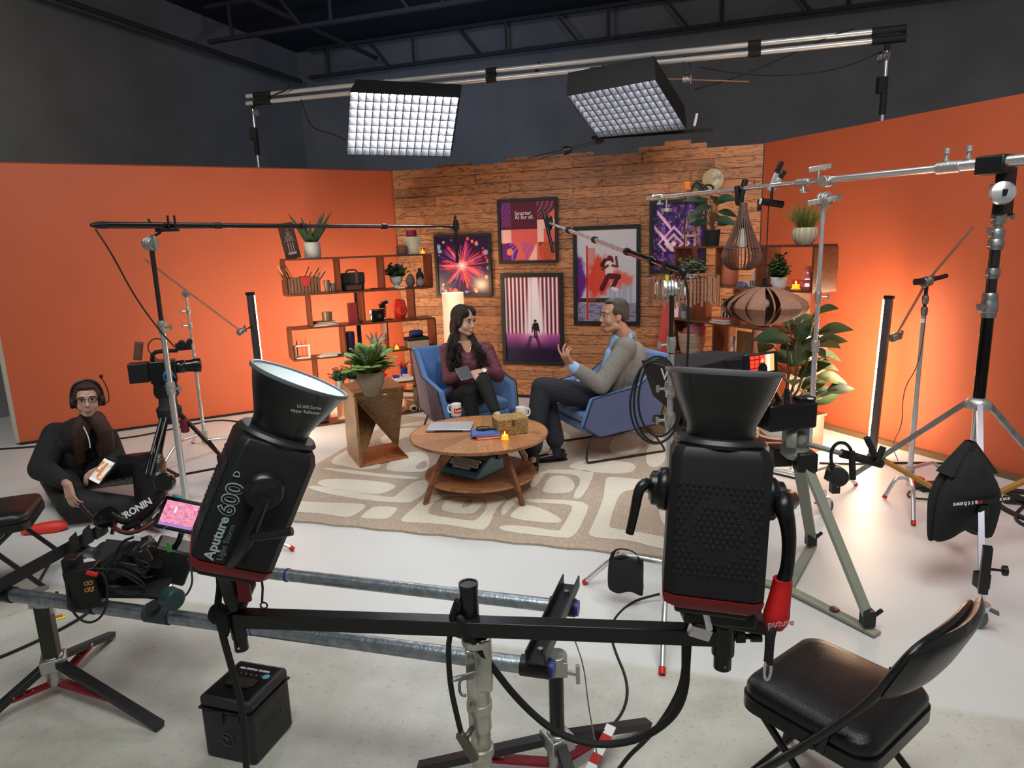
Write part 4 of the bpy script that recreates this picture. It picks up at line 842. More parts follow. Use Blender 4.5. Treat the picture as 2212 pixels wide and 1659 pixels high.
def shoe(a, d, parent, m_=BLKG):
    d = Vector(d).normalized(); sd = d.cross(V(0, 0, 1)); z = V(a.x, a.y, RZ+.006)
    blob('shoe', [('c', z-d*.055+V(0, 0, .034), z+d*.05+V(0, 0, .030), .036, .038), ('c', z+d*.05+V(0, 0, .026), z+d*.155+V(0, 0, .022), .040, .027), ('c', z-d*.05+V(0, 0, .055), z+d*.0+V(0, 0, .06), .033, .033)], m_, parent, .006, 2)
    P = [z-d*.09+sd*.02, z-d*.05+sd*.036, z+d*.05+sd*.042, z+d*.14+sd*.034, z+d*.183, z+d*.14-sd*.034, z+d*.05-sd*.042, z-d*.05-sd*.036, z-d*.09-sd*.02]
    MB().slab([V(p.x, p.y, RZ+.002) for p in P[::-1]], V(0, 0, .012)).out('sole', BLK, parent)
shoe(aN, (-.15, -1, 0), ma_); shoe(aF, (-1, -.18, 0), ma_)
for a in (aN, aF): blob('sock', [('c', a+V(0, 0, .09), a+V(0, 0, -.05), .046, .042)], NAVY, ma_, .007, 2)

# ---------------- crew member sitting on the floor at the left
SK3 = skin('skin_fair', (.48, .29, .22), (.44, .26, .19)); HOOD = mat('black_hoodie', (.012, .012, .013), .9, bump=.4, bscale=60); HAIRC = mat('long_brown_hair', (.060, .026, .015), .5, bump=.8, bscale=50, stretch=(5, 5, .6), var=(.035, .016, .011), vscale=20)
cy = 4.72; cw = T('person', 'crew member in black hoodie and headphones sitting on the floor at left', 'person', V(G(180, 1090).x, cy, 0))
hc = pxz(189, 866, cy-.10); hm3 = hmat(hc, (.52, -.88, .12), (.04, 0, 1)); hs3 = .98
nk = pxz(190, 912, cy-.02); sA, sB = pxz(122, 940, cy+.02), pxz(228, 948, cy+.05); pel = V(pxz(165, 1070, cy+.12).x, cy+.12, .13); mid = (sA+sB)/2
eA, wA = pxz(90, 1012, cy-.26), pxz(146, 1046, cy-.62); eB, wB = pxz(252, 1005, cy-.15), pxz(222, 1010, cy-.42)
kA, kB = pxz(160, 1090, cy-.55), pxz(322, 1008, cy-.30); fA, fB = pxz(275, 1082, cy-.45), pxz(318, 1068, cy-.65)
kA.z = .14; fA.z = .07; fB.z = .10
hA = hmat(wA, (.30, -.35, -.88), (-.3, -.85, .2)); hB = hmat(wB, (-.5, -.6, -.2), (0, -.3, .9))
blob('body', head_prims(hm3, hs3)+[('c', hc+V(0, .02, -.06), nk, .050, .052), ('c', nk, mid, .055, .08), ('c', sA, sB, .06, .06), ('e', mid.lerp(pel, .5), (.16, .12, .24)), ('e', pel, (.18, .15, .12)), ('c', sA, eA, .045, .038), ('c', eA, wA, .036, .025), ('c', sB, eB, .045, .038), ('c', eB, wB, .036, .025),
 ('c', pel+V(-.08, -.05, 0), kA, .085, .06), ('c', kA, fA, .055, .04), ('c', pel+V(.08, -.05, 0), kB, .085, .06), ('c', kB, fB, .055, .04)]+hand_prims(hA, 1, (.35, .5, .4), .12, 1.0)+hand_prims(hB, -1, (.4, .6, .4), .05, .9), SK3, cw, .005, 3)
face_parts(cw, hm3, hs3, SK3, (.05, .025, .02), (.42, .17, .15))
hp = lambda x, y, z: hm3 @ (Vector((x, y, z))*hs3); q3 = hm3.to_quaternion()
H = [('e', hp(0, -.028, .045), (.086, .094, .094), q3), ('e', hp(0, .025, .098), (.060, .058, .026), q3), ('e', hp(.068, -.015, .03), (.020, .045, .055), q3), ('e', hp(-.068, -.015, .03), (.020, .045, .055), q3)]
for x0, pts, r in ((-.07, ((166, 925), (172, 965), (176, 1000)), .052), (-.04, ((178, 935), (182, 975)), .044), (.07, ((222, 915), (232, 960), (240, 1000)), .056), (.075, ((228, 930), (226, 980), (224, 1000)), .048)):
    P = [hp(x0, -.03, .0)]+[pxz(a, b, cy-.135) for a, b in pts]; n = len(P); H.append(('t', P, [r*(.55+.45*math.sin(1.2*i)) if i < n-1 else r*.55 for i in range(n)], 10))
blob('hair', H, HAIRC, cw, .006, 2)
blob('hoodie', [('c', sA, sB, .088, .088), ('c', nk+V(0, .05, -.02), mid, .095, .15), ('e', mid.lerp(pel, .40)+V(0, 0, 0), (.215, .16, .24)), ('e', mid.lerp(pel, .8), (.235, .18, .17)), ('c', sA, eA, .095, .085), ('c', eA, eA.lerp(wA, .85), .085, .050), ('c', sB, eB, .088, .078), ('c', eB, eB.lerp(wB, .85), .070, .048)], HOOD, cw, .009, 4)
blob('trousers', [('e', pel, (.21, .18, .13)), ('c', pel+V(-.08, -.05, 0), kA, .115, .10), ('c', kA, fA, .10, .075)], mat('black_jeans', (.012, .012, .014), .8, bump=.3, bscale=20), cw, .010, 4)
blob('shiny_trouser_leg', [('c', pel+V(.08, -.05, 0), kB, .115, .105), ('c', kB, fB, .105, .08), ('c', kB+V(.03, 0, .02), fB+V(.05, -.04, .02), .08, .09)], mat('glossy_black', (.010, .010, .011), .28, bump=.9, bscale=22), cw, .010, 3)
for f_, d in ((fA, V(.9, -.3, 0)), (fB, V(.7, -.6, 0))): blob('shoe', [('c', f_, f_+d*.16+V(0, 0, -.02), .055, .045)], BLKM, cw, .008, 2)
MB(hm3).tube([(-.058*hs3, .078, .012), (-.050, .094, .030), (-.028, .100, .032), (-.010, .100, .024), (-.010, .100, .0), (-.028, .098, -.010), (-.050, .090, -.004)], .0022, 6, smooth=1, close=True).tube([(.058, .078, .012), (.050, .094, .030), (.028, .100, .032), (.010, .100, .024), (.010, .100, .0), (.028, .098, -.010), (.050, .090, -.004)], .0022, 6, smooth=1, close=True).cyl((-.010, .101, .018), (.010, .101, .018), .002, 6).cyl((-.058, .078, .018), (-.078, -.005, .012), .002, 6).cyl((.058, .078, .018), (.078, -.005, .012), .002, 6).out('glasses', BLK, cw)
tag_ = MB(); P = [nk+V(.035, -.115, .01), pxz(192, 945, cy-.225), pxz(195, 968, cy-.24)]; tag_.tube(P, .004, 6, smooth=1).out('drawstring', mat('cord_white', (.6, .58, .55), .8), cw)
hd = T('headphones', 'black over-ear headset worn by the crew member on the floor', 'headphones', hc+V(0, 0, .1))
MB(hm3).tube([(-.090, -.02, .0), (-.094, -.02, .06), (-.065, -.02, .125), (0, -.02, .150), (.065, -.02, .125), (.094, -.02, .06), (.090, -.02, .0)], .010, 8, smooth=2).out('headband', BLK, hd)
for s in (-1, 1):
    MB(hm3).lathe([(0, 0), (.038, 0), (.042, .010), (.038, .026), (0, .030)], (s*.078, -.012, -.004), (s, 0, 0), 20).out('ear_cup', BLKM, hd)
MB().tube([hp(-.10, -.01, -.03), hp(-.135, -.01, -.02), hp(-.13, -.005, .08), hp(-.10, -.0, .155)], .0035, 6, smooth=2).sph(hp(-.10, 0, .165), (.012, .012, .016), 10, 8).out('microphone_arm', BLK, hd)
p = pxz(221, 1018, cy-.50); m = hmat(p, (.45, .55, .70), (-.2, -.7, .7)); ph_ = T('smartphone', 'smartphone with bright orange picture held by the crew member', 'phone', p)
MB(m).box((0, 0, 0), (.12, .175, .010)).out('case', BLK, ph_, bevel=.004)
def artph(u, v): return mix(mix(const(u, (225, 215, 200)), rgb(214, 130, 70), (noise2(u, v, 6, 3) > .45)*.9), rgb(240, 240, 238), (v < .12)|(v > .88)|(noise2(u, v, 9, 8) > .72))
painted('screen', m @ Vector((-.052, -.078, .0058)), (m.to_3x3() @ V(1, 0, 0)), (m.to_3x3() @ V(0, 1, 0)), .104, .156, artph, ph_, 30, 44, emit=.9)
# ================================================================ SHELVES
BOARD = wood('stained_pine', (.105, .032, .013), (.06, .018, .008), .4, 2.5, (1, 1, 3), 2, rnd=False, bump=.05)
class Shelf:
    def __init__(s, A, B, label, depth, group, name='shelf_unit'):
        s.A = V(A.x, A.y, 0); s.d = V(B.x-A.x, B.y-A.y, 0).normalized(); s.n = V(-s.d.y, s.d.x, 0)
        if s.n.y < 0: s.n = -s.n
        s.t = T(name, label, 'shelf', s.A, group); s.dep = depth
    def at(s, px, py, off=0):
        v = ray(px, py); t = (s.n.dot(s.A-O)+off)/s.n.dot(v); return O+v*t
    def h(s, p, q, mt=None):       # horizontal board through two pixels of its front edge
        a, b = s.at(*p), s.at(*q); z = (a.z+b.z)/2; a.z = b.z = z; c = (a+b)/2+s.n*s.dep/2; l = (b-a).length
        MB(frame(c, s.d)).box((0, 0, 0), (l, s.dep, .016)).out('shelf_board', mt or BOARD, s.t, smooth=False); return z
    def v(s, p, q, z1=None, z0=None):
        a, b = s.at(*p), s.at(*q); x = (a+b)/2; z1 = z1 or a.z; z0 = b.z if z0 is None else z0
        MB(frame(V(x.x, x.y, (z0+z1)/2)+s.n*s.dep/2, s.d)).box((0, 0, 0), (.016, s.dep, z1-z0-.016)).out('divider', BOARD, s.t, smooth=False)
    def put(s, px, z, off=.12):    # a point standing on a board above pixel column px, off behind the front plane
        py = 700.0
        for _ in range(8):
            p = s.at(px, py, off); py -= (z+.03-p.z)*FPX/(p-O).dot(_F)
        return V(p.x, p.y, z+.0085)
LS = Shelf(G(647, 928), G(945, 886), 'dark stained staggered bookshelf on the left orange wall side', .24, 'staggered display shelves')
z1 = LS.h((611.5, 560), (932.5, 551)); z2 = LS.h((619.7, 639), (935, 620.7)); z3 = LS.h((627, 711), (940, 689)); z4 = LS.h((634, 777), (945, 752)); z5 = LS.h((685, 846), (912.6, 822.7)); z6 = LS.h((647, 926), (945, 884)); z6 = .008
for x0, y0, x1, y1, a, b in ((614, 563, 619.7, 638, z1, z2), (732, 559, 737, 630, z1, z2), (828, 557, 831, 626, z1, z2), (931, 551, 935, 620, z1, z2), (669, 637, 675, 705, z2, z3), (784, 631, 789.7, 696, z2, z3), (894.5, 624, 897, 689, z2, z3),
  (628, 714, 634, 775, z3, z4), (744.5, 705, 748, 766, z3, z4), (837, 698, 840, 761, z3, z4), (939, 690, 944, 748, z3, z4), (683, 781, 690, 842, z4, z5), (795, 770, 800, 832, z4, z5), (901.8, 761, 905, 822, z4, z5),
  (708, 852, 713, 916, z5, z6), (812, 842, 816, 902, z5, z6), (908, 830, 912, 890, z5, z6)): LS.v((x0, y0), (x1, y1), a, b)
RA = Y(1453.5, 535, 6.45); RB = Y(1757, 531, 5.05)
RS = Shelf(RA, RB, 'dark stained staggered bookshelf on the right orange wall side', .26, 'staggered display shelves')
r1 = RS.h((1453.5, 535), (1757, 531)); r2 = RS.h((1470, 616), (1754.5, 630)); r3 = RS.h((1450, 690), (1742, 722)); r4 = RS.at(1620, 800).z; r4 = r3-.325
p0 = RS.at(1450, 690); p1_ = RS.at(1742, 722)
def rsb(z, a, b): 
    q0, q1 = RS.A+RS.d*a, RS.A+RS.d*b; c = (q0+q1)/2+RS.n*.13; c.z = z; MB(frame(c, RS.d)).box((0, 0, 0), ((q1-q0).length, .26, .016)).out('shelf_board', BOARD, RS.t, smooth=False)
LR = (V(RB.x, RB.y, 0)-RS.A).length
rsb(r4, .05, LR-.15); rsb(r4-.32, 0, LR); rsb(.012, .05, LR-.02)
for x0, y0, x1, y1, a, b in ((1455, 537, 1460, 612, r1, r2), (1545, 537, 1547, 616, r1, r2), (1634, 538, 1633, 620, r1, r2), (1756, 531, 1754.5, 629, r1, r2), (1489, 620, 1491, 692, r2, r3), (1583, 623, 1585, 700, r2, r3), (1698, 628, 1696, 716, r2, r3),
  (1451, 692, 1452, 760, r3, r4), (1540, 700, 1539, 765, r3, r4), (1626, 709, 1625, 770, r3, r4), (1737, 722, 1732, 800, r3, r4)): RS.v((x0, y0), (x1, y1), a, b)
for u, a, b in ((.25, r4, r4-.32), (.9, r4, r4-.32), (1.4, r4, r4-.32), (.1, r4-.32, .012), (.7, r4-.32, .012), (LR-.03, r4-.32, .012)):
    q = RS.A+RS.d*u; MB(frame(V(q.x, q.y, (a+b)/2)+RS.n*.13, RS.d)).box((0, 0, 0), (.016, .26, a-b-.016)).out('divider', BOARD, RS.t, smooth=False)

def fr(S_, p): return frame(p, S_.d, (0, 0, 1))     # X along the shelf, Y to its back
def lathe1(name, p, prof, m, label, cat, n=28, group=None, **k): return tag(MB(Matrix.Translation(p)).lathe(prof, n=n, **k).out(name, m, loc=p), label, cat, group)
# ---- left shelf, top
p = LS.put(634, z1, .10); m = fr(LS, p) @ Matrix.Rotation(R(-9), 4, 'Y'); bx_ = T('memory_box', 'tall dark brown box with a pale tree drawing, left end of the top shelf', 'box', p)
MB(m).box((0, 0, .165), (.135, .05, .33)).out('case', mat('dark_brown_box', (.045, .018, .014), .5), bx_, bevel=.003)
mb = MB(m)
for i in range(9):
    for j in range(-((i+1)//3), (i+1)//3+1): mb.box((j*.014+.003*math.sin(i*3), -.0262, .27-i*.013), (.006, .001, .007))
for x in (-.022, 0, .022): mb.box((x, -.0262, .105), (.005, .001, .09))
mb.box((0, -.0262, .052), (.075, .001, .022)).out('tree_drawing', mat('pale_ink', (.45, .36, .28), .6), bx_)
p = LS.put(676, z1, .10); pot_plant(p, [(0, 0), (.068, 0), (.076, .01), (.077, .145), (.070, .145), (.069, .12), (0, .12)], mat('pale_grey_pot', (.48, .46, .42), .6), 'dark snake plant in a pale grey round pot on the top left shelf', 'blades', LG2, .36, .1, 12, 9, lw=.055)
p = LS.put(893, z1, .09); vs_ = T('woven_vase', 'white dimpled vase holding a burgundy cylinder at the right of the top shelf', 'vase', p)
MB(Matrix.Translation(p)).lathe([(0, 0), (.065, 0), (.075, .03), (.088, .17), (.082, .17), (.07, .04), (0, .02)], n=30).out('body', mat('cream_beaded', (.50, .44, .32), .8), vs_)
mb = MB(Matrix.Translation(p))
for z in range(12):
    for k in range(26): a = 6.283*(k+.5*(z % 2))/26; r = .067+.021*(z/12); mb.sph((r*math.cos(a), r*math.sin(a), .008+z*.0138), .0075, 6, 4)
x = mb.out('bead', mat('bead_cream', (.56, .50, .38), .7), vs_); x['kind'] = 'stuff'
MB(Matrix.Translation(p)).cyl((-.01, 0, .02), (-.01, 0, .235), .052, 24).out('inner_cylinder', mat('burgundy_candle', (.20, .01, .03), .6), vs_)
p = LS.put(868, z1, .06); vs_ = T('stacked_vase', 'low brown ribbed vase of stacked rings beside the woven vase', 'vase', p)
for k in range(4): MB(Matrix.Translation(p+V(0, 0, .012+.022*k))).lathe([(0, -.011), (.048, -.011), (.056, 0), (.048, .011), (0, .011)], n=26).out('ring', mat('brown_ring', (.17, .07, .045), .5), vs_)
votive(LS.put(913, z1, .03), 'small votive candle at the right end of the top left shelf', .9)
# ---- left shelf, level 1
p = LS.put(655, z2, .10); m = fr(LS, p); bk = T('toy_crate', 'slatted wooden crate with red cloth, paint brushes and sticks', 'crate', p)
WC = mat('crate_brown', (.13, .06, .03), .7, bump=.2, bscale=60)
MB(m).box((0, 0, .008), (.30, .16, .012)).out('crate_base', WC, bk)
for k in range(10): MB(m).box((-.138+k*.0307, -.078, .075), (.024, .008, .15)).out('slat', WC, bk, smooth=False)
for s in (-1, 1): MB(m).box((s*.148, 0, .075), (.008, .16, .15)).out('side_slat', WC, bk)
MB(m).box((0, .078, .075), (.30, .008, .15)).out('back_slat', WC, bk)
MB(m).add([(-.03, -.085, .155), (.07, -.085, .158), (.055, -.088, .09), (.015, -.089, .06), (-.02, -.088, .10), (-.03, .02, .16), (.07, .02, .16)], [(0, 4, 3, 2, 1), (0, 1, 6, 5)]).out('red_cloth', mat('red_cloth', (.35, .02, .03), .9), bk)
rg = random.Random(2)
for k in range(12):
    x = -.13+.022*k; d = V(-.5 if k < 5 else .35+.05*k, rg.uniform(-.2, .2), 1.1).normalized(); q = m @ V(x, rg.uniform(-.03, .04), .05); e_ = q+(m.to_3x3() @ d)*rg.uniform(.17, .27)
    MB().tube([q, e_], [.004, .005 if k % 3 else .009], 6).out('brush', [mat('brush_wood', (.30, .13, .05), .5), mat('brush_pale', (.55, .38, .22), .5), mat('brush_black', (.04, .02, .02), .5)][k % 3], bk)
for i, (px, h) in enumerate(((707, .115), (720, .085))): lathe1('smoked_glass', LS.put(px, z2, .05+.02*i), [(0, 0), (.022, 0), (.031, h), (.028, h), (.02, .008), (0, .008)], mat('smoky_grey', (.16, .11, .09), .15), ['taller smoked tumbler beside the slatted crate', 'shorter smoked tumbler left of the camera bag'][i], 'glass')
p = LS.put(762, z2, .11); m = fr(LS, p); bg_ = T('camera_bag', 'black camera bag with brown strap on the upper left shelf', 'bag', p); LEA = mat('brown_leather', (.10, .035, .022), .5)
MB(m).box((0, 0, .085), (.215, .11, .17)).out('bag_body', BLKM, bg_, bevel=.02); MB(m).box((0, -.05, .120), (.225, .03, .11)).out('flap', BLKM, bg_, bevel=.014)
MB(m).box((.03, -.068, .12), (.03, .006, .10)).box((.0, -.060, .03), (.15, .006, .045)).out('leather_strap', LEA, bg_); MB(m).tube([(-.06, 0, .17), (-.04, 0, .20), (.04, 0, .20), (.06, 0, .17)], .008, 8, smooth=2).out('handle', LEA, bg_)
p = LS.put(857, z2, .11); pot_plant(p, [(0, 0), (.035, 0), (.038, .012), (.022, .025), (.060, .06), (.068, .115), (.062, .115), (.05, .07), (0, .05)], CREAM, 'round leaved eucalyptus in a footed cream pot on the upper left shelf', 'shrub', LG2, .15, .13, 34, 5, ll=.036, lw=.026)
lathe1('egg_vase', LS.put(887, z2, .06), [(0, 0), (.025, 0), (.045, .04), (.047, .075), (.030, .115), (.010, .135), (0, .136)], mat('grey_brown_stone', (.10, .075, .08), .8, bump=.3), 'grey brown egg shaped stone vase beside the eucalyptus', 'vase')
lathe1('round_bud_vase', LS.put(908.5, z2, .05), [(0, 0), (.022, 0), (.044, .022), (.048, .048), (.036, .075), (.012, .088), (.013, .100), (.009, .100), (0, .09)], mat('mauve_clay', (.22, .13, .13), .6), 'small round mauve bud vase in front of the black bottle', 'vase')
lathe1('black_bottle', LS.put(908, z2, .14), [(0, 0), (.038, 0), (.040, .11), (.034, .135), (.016, .150), (.017, .185), (.012, .185), (0, .18)], BLKM, 'matte black bottle vase at the right end of the upper left shelf', 'bottle')
p = LS.put(806, z2, .03); tag(MB(fr(LS, p)).tube([(-.04, 0, .006), (-.01, .01, .012), (.03, -.005, .008), (.05, .005, .014)], [.004, .007, .008, .004], 7, smooth=1).out('pocket_knife', BLKM, loc=p), 'dark folded knife lying right of the camera bag', 'knife')
p = LS.put(866, z2, .0); tag(MB(fr(LS, p)).box((0, -.01, .005), (.07, .02, .009)).out('white_clip', WHT, loc=p), 'small white block at the front edge below the eucalyptus', 'block')
# ---- left shelf, level 2
PAP = [(.42, .33, .26), (.30, .06, .06), (.10, .06, .05)]
for k in range(3):
    p = LS.put(700, z3, .09)+V(0, 0, .014*k); book(fr(LS, p) @ Matrix.Rotation(R((4, -7, 9)[k]), 4, 'Z'), .24-.03*k, .16, .013, PAP[k], ['tan magazine at the bottom of the pile under the tin', 'red book in the middle of the pile under the tin', 'dark book on top of the pile under the tin'][k], 'book', 'book')
lathe1('metal_tin', LS.put(708, z3, .09)+V(0, 0, .043), [(0, 0), (.048, 0), (.048, .085), (.044, .085), (0, .08)], mat('tin_khaki', (.20, .13, .07), .4, .3), 'short khaki tin standing on the pile of books', 'tin', rip=.02, ripn=24)
p = LS.put(763, z3, .06); tag(MB(fr(LS, p)).box((0, 0, .10), (.085, .05, .20)).out('burgundy_box', mat('burgundy_card', (.20, .015, .02), .6), loc=p, bevel=.002), 'upright burgundy box on the middle left shelf', 'box')
lathe1('tiny_figurine', LS.put(776, z3, .04), [(0, 0), (.012, 0), (.014, .015), (.006, .03), (.009, .04), (0, .045)], BLKM, 'tiny dark figurine right of the burgundy box', 'figurine')
p = LS.put(817, z3, .08); m = fr(LS, p); cm = T('folding_camera', 'vintage black instant camera with raised flash on the middle left shelf', 'camera', p)
MB(m).box((-.01, 0, .06), (.12, .10, .12)).out('camera_body', BLKG, cm, bevel=.01); MB(m).cyl((-.01, -.05, .06), (-.01, -.085, .06), .030, 20).out('lens', BLKG, cm); MB(m).cyl((-.01, -.085, .06), (-.01, -.088, .06), .022, 20).out('lens_glass', mat('lens_glass', (.02, .02, .03), .05, coat=1), cm)
for k in range(5): MB(m).box((.060+.002*k, 0, .045+.022*k), (.022, .08, .014)).out('bellows_fold', BLKM, cm)
MB(m).box((.045, 0, .155), (.06, .06, .04), (0, R(-25), 0)).box((.075, 0, .180), (.065, .05, .03), (0, R(-15), 0)).out('flash_unit', BLKG, cm, bevel=.004); MB(m).box((.108, 0, .188), (.008, .05, .036), (0, R(-15), 0)).out('flash_window', mat('grey_window', (.35, .36, .36), .2), cm)
MB(m).tube([(.06, -.02, .006), (.09, -.03, .02), (.13, -.02, .008)], .006, 6, smooth=1).tube([(-.07, 0, .08), (-.085, -.01, .04), (-.08, -.02, .006)], .004, 6, smooth=1).out('strap', BLK, cm)
RGL = mat('red_glass', (.80, .03, .02), .08, trans=.35, coat=1)
p = LS.put(865, z3, .09); vz = MB(Matrix.Translation(p)).lathe([(0, 0), (.046, 0), (.080, .075), (.070, .13), (.050, .20), (.046, .20), (.064, .13), (.072, .075), (.04, .008), (0, .008)], n=7).out('faceted_red_vase', RGL, loc=p, smooth=False); tag(vz, 'faceted translucent red vase at the right of the middle left shelf', 'vase')
# ---- left shelf, level 3
p = LS.put(653, z4, .07); m = fr(LS, p); rk = T('test_tube_rack', 'white rack with red capped test tubes on the lower left shelf', 'rack', p)
MB(m).box((0, 0, .006), (.14, .07, .012)).box((0, 0, .125), (.15, .07, .010)).out('rack_plate', mat('pinkish_white', (.62, .50, .45), .5), rk)
for s in (-1, 1): MB(m).box((s*.066, 0, .065), (.012, .06, .125)).out('rack_side', mat('pinkish_white'), rk)
for k in range(3): MB(m).cyl((-.04+.04*k, 0, .014), (-.04+.04*k, 0, .175), .006, 8).out('test_tube', mat('tube_red', (.35, .05, .04), .2), rk)
for k in range(4):
    p = LS.put(706+4*k, z4, .06+.02*k)+V(0, 0, .004*k); tag(MB(fr(LS, p) @ Matrix.Rotation(R((5, -14, 20, -4)[k]), 4, 'Z')).box((0, 0, .0015), (.17, .12, .003)).out('paper_sheet', mat('paper_white', (.62, .56, .50), .8), loc=p), '%s sheet of the papers scattered beside the test tube rack' % ('bottommost', 'second lowest', 'second highest', 'topmost')[k], 'paper', 'loose papers on the lower left shelf')
lathe1('speaker_cylinder', LS.put(757, z4, .09), [(0, 0), (.050, 0), (.052, .01), (.052, .205), (.047, .215), (.03, .215), (0, .205)], mat('deep_purple', (.022, .010, .045), .5), 'deep purple cylinder speaker behind the fern', 'speaker')
p = LS.put(812, z4, .13); pot_plant(p, [(0, 0), (.05, 0), (.06, .07), (.055, .07), (0, .06)], mat('grey_pot', (.3, .28, .27), .6), 'silvery succulent with red twigs behind the fern', 'blades', mat('silver_leaf', (.30, .27, .22), .5, var=(.22, .2, .12), vscale=12), .16, .1, 16, 4, lw=.035)
votive(LS.put(857, z4, .03), 'votive candle on the lower left shelf beside the dark box', .95)
p = LS.put(900, z4, .09); m = fr(LS, p); bx2 = T('keepsake_box', 'two-tone box with dark lid beside the blue chair', 'box', p); MB(m).box((0, 0, .038), (.22, .15, .075)).out('box_body', mat('beige_card', (.36, .26, .17), .7), bx2, bevel=.002); MB(m).box((0, 0, .088), (.225, .155, .030)).out('lid', BLKM, bx2, bevel=.002)
p = LS.put(900, z4, .09)+V(0, 0, .104); tag(MB(fr(LS, p)).box((0, 0, .036), (.15, .075, .072)).out('blue_pouch', mat('blue_pouch', (.015, .022, .12), .6, bump=.3, bscale=40), loc=p, bevel=.03), 'rounded dark blue speaker on the dark lidded box', 'speaker')
# ---- left shelf, level 4 and 5
for px, sd, lb in ((735, 11, 'left one of the two small bushy plants behind the reflector rim'), (763, 12, 'right one of the two small bushy plants beside the side table')):
    pot_plant(LS.put(px, z5, .08), [(0, 0), (.036, 0), (.044, .075), (.040, .075), (0, .06)], mat('zinc_pot', (.30, .28, .27), .4, .4), lb, 'shrub', LG2, .15, .11, 28, sd, ll=.030, lw=.018, group='small bushy plants on the low shelf')
p = LS.put(828, z5, .09); tag(MB(Matrix.Translation(p)).lathe([(0, 0)]+[(.030+.014*math.sin(z*math.pi/.0275-.8), z*1.0) for z in [i*.005 for i in range(37)]]+[(.02, .185), (0, .17)], n=28).out('bubble_vase', mat('glossy_red', (.65, .015, .01), .2), loc=p), 'glossy red wavy vase half hidden by the fern pot', 'vase')
p = LS.put(870, z5, .07); tag(MB(fr(LS, p)).box((0, 0, .018), (.19, .13, .036)).out('white_book_block', mat('warm_white', (.70, .60, .52), .7), loc=p, bevel=.002), 'thick white book under the blue pot', 'book')
pot_plant(p+V(.01, .03, .038), [(0, 0), (.032, 0), (.043, .085), (.038, .085), (0, .07)], mat('cobalt_pot', (.012, .02, .20), .25), 'red spiky succulent in a cobalt blue pot', 'blades', LRED, .11, .08, 14, 8, lw=.016)
for i, (px, c) in enumerate(((857, (.02, .04, .35)), (878, (.50, .48, .60)))):
    p = LS.put(px, z5, .02)+V(0, 0, .037); m = fr(LS, p); tag(MB(m).add([(-.035, 0, 0), (.035, .01, 0), (0, .03, .0), (-.01, .01, .035), (.03, -.01, .028), (-.045, .005, .035)], [(0, 1, 3), (1, 2, 3), (0, 3, 2), (1, 4, 3), (0, 5, 3), (0, 2, 1)]).out('origami_bird', mat('origami_%d' % i, c, .6), loc=p, smooth=False), ['folded blue origami on the white book', 'folded lilac origami on the white book'][i], 'origami')
p = LS.put(680, z6, .12); tag(MB(fr(LS, p)).box((0, 0, .165), (.24, .20, .29)).out('storage_box', mat('navy_card', (.012, .012, .035), .6), loc=p, bevel=.003), 'dark navy storage cube in the bottom left of the shelf', 'box')
p = LS.put(762, z6, .10); m = fr(LS, p); fr_ = T('leaning_picture', 'cream edged orange-lit picture leaning in the bottom shelf', 'picture', p); MB(m).box((0, 0, .155), (.30, .012, .25), (R(-8), 0, 0)).out('panel', mat('orange_lit_card', (.62, .26, .12), .6), fr_); MB(m).box((0, -.02, .022), (.31, .022, .03)).out('ledge', mat('cream_edge', (.7, .5, .3), .6), fr_)  # orange light falling on the panel is put into its colour
p = LS.put(884, z6, .07); m = fr(LS, p); rb = T('wooden_robot', 'wooden toy figure with a round lens lying in the bottom shelf', 'toy', p); WTM = mat('toy_wood', (.30, .13, .06), .5)
MB(m).box((0, 0, .06), (.10, .08, .10), (0, R(15), 0)).out('torso', WTM, rb, bevel=.008); MB(m).cyl((.03, -.05, .045), (.03, -.075, .04), .036, 20).out('lens_ring', mat('toy_pale', (.45, .33, .2), .5), rb); MB(m).cyl((.03, -.073, .040), (.03, -.078, .040), .024, 18).out('lens', BLKG, rb)
MB(m).box((-.07, -.01, .03), (.06, .04, .05), (0, R(-30), 0)).box((.0, 0, .14), (.12, .05, .025), (0, R(8), 0)).out('limb', WTM, rb, bevel=.006)
for k in range(4): book(fr(LS, LS.put(905, z6, .10)) @ Matrix.Translation((.024*k-.03, 0, .12)) @ Matrix.Rotation(R(90), 4, 'Y'), .24, .16, .020, [(.02, .03, .035), (.03, .05, .05), (.015, .02, .03), (.05, .05, .05)][k], '%s dark upright book from the left at the end of the bottom shelf' % ('first', 'second', 'third', 'fourth')[k], 'book', 'book', group='dark books in the bottom shelf')
# ---- right shelf, top
p = RS.put(1496, r1, .08); m = fr(RS, p) @ Matrix.Rotation(R(-4), 4, 'Z'); ez = T('fretwork_panel', 'cream fretwork panel with a flower on a small easel', 'ornament', p); CW = mat('cream_fretwork', (.62, .46, .30), .5)
tl = Matrix.Rotation(R(-16), 4, 'X'); mm = m @ Matrix.Translation((0, -.02, .10)) @ tl
hw, hh = .105, .115; mb = MB(mm)
mb.bar((-hw, 0, 0), (hw, 0, 0), .010, .010, (0, 0, 1)).bar((-hw, 0, 2*hh), (hw, 0, 2*hh), .010, .010, (0, 0, 1)).bar((-hw, 0, 0), (-hw, 0, 2*hh), .010, .010, (0, 1, 0)).bar((hw, 0, 0), (hw, 0, 2*hh), .010, .010, (0, 1, 0)).out('border', CW, ez)
for k in range(8):
    a = 6.283*k/8; c = V(0, 0, hh); d = V(math.cos(a), 0, math.sin(a)); s = V(-math.sin(a), 0, math.cos(a)); P = [c+d*.012, c+d*.04+s*.020, c+d*.085, c+d*.04-s*.020]; MB(mm).tube(P, .0032, 5, smooth=2, close=True).tube([c+d*.06+s*.03, c+d*.10+s*.012, c+d*.115+s*.035], .003, 5, smooth=1).out('petal', CW, ez)
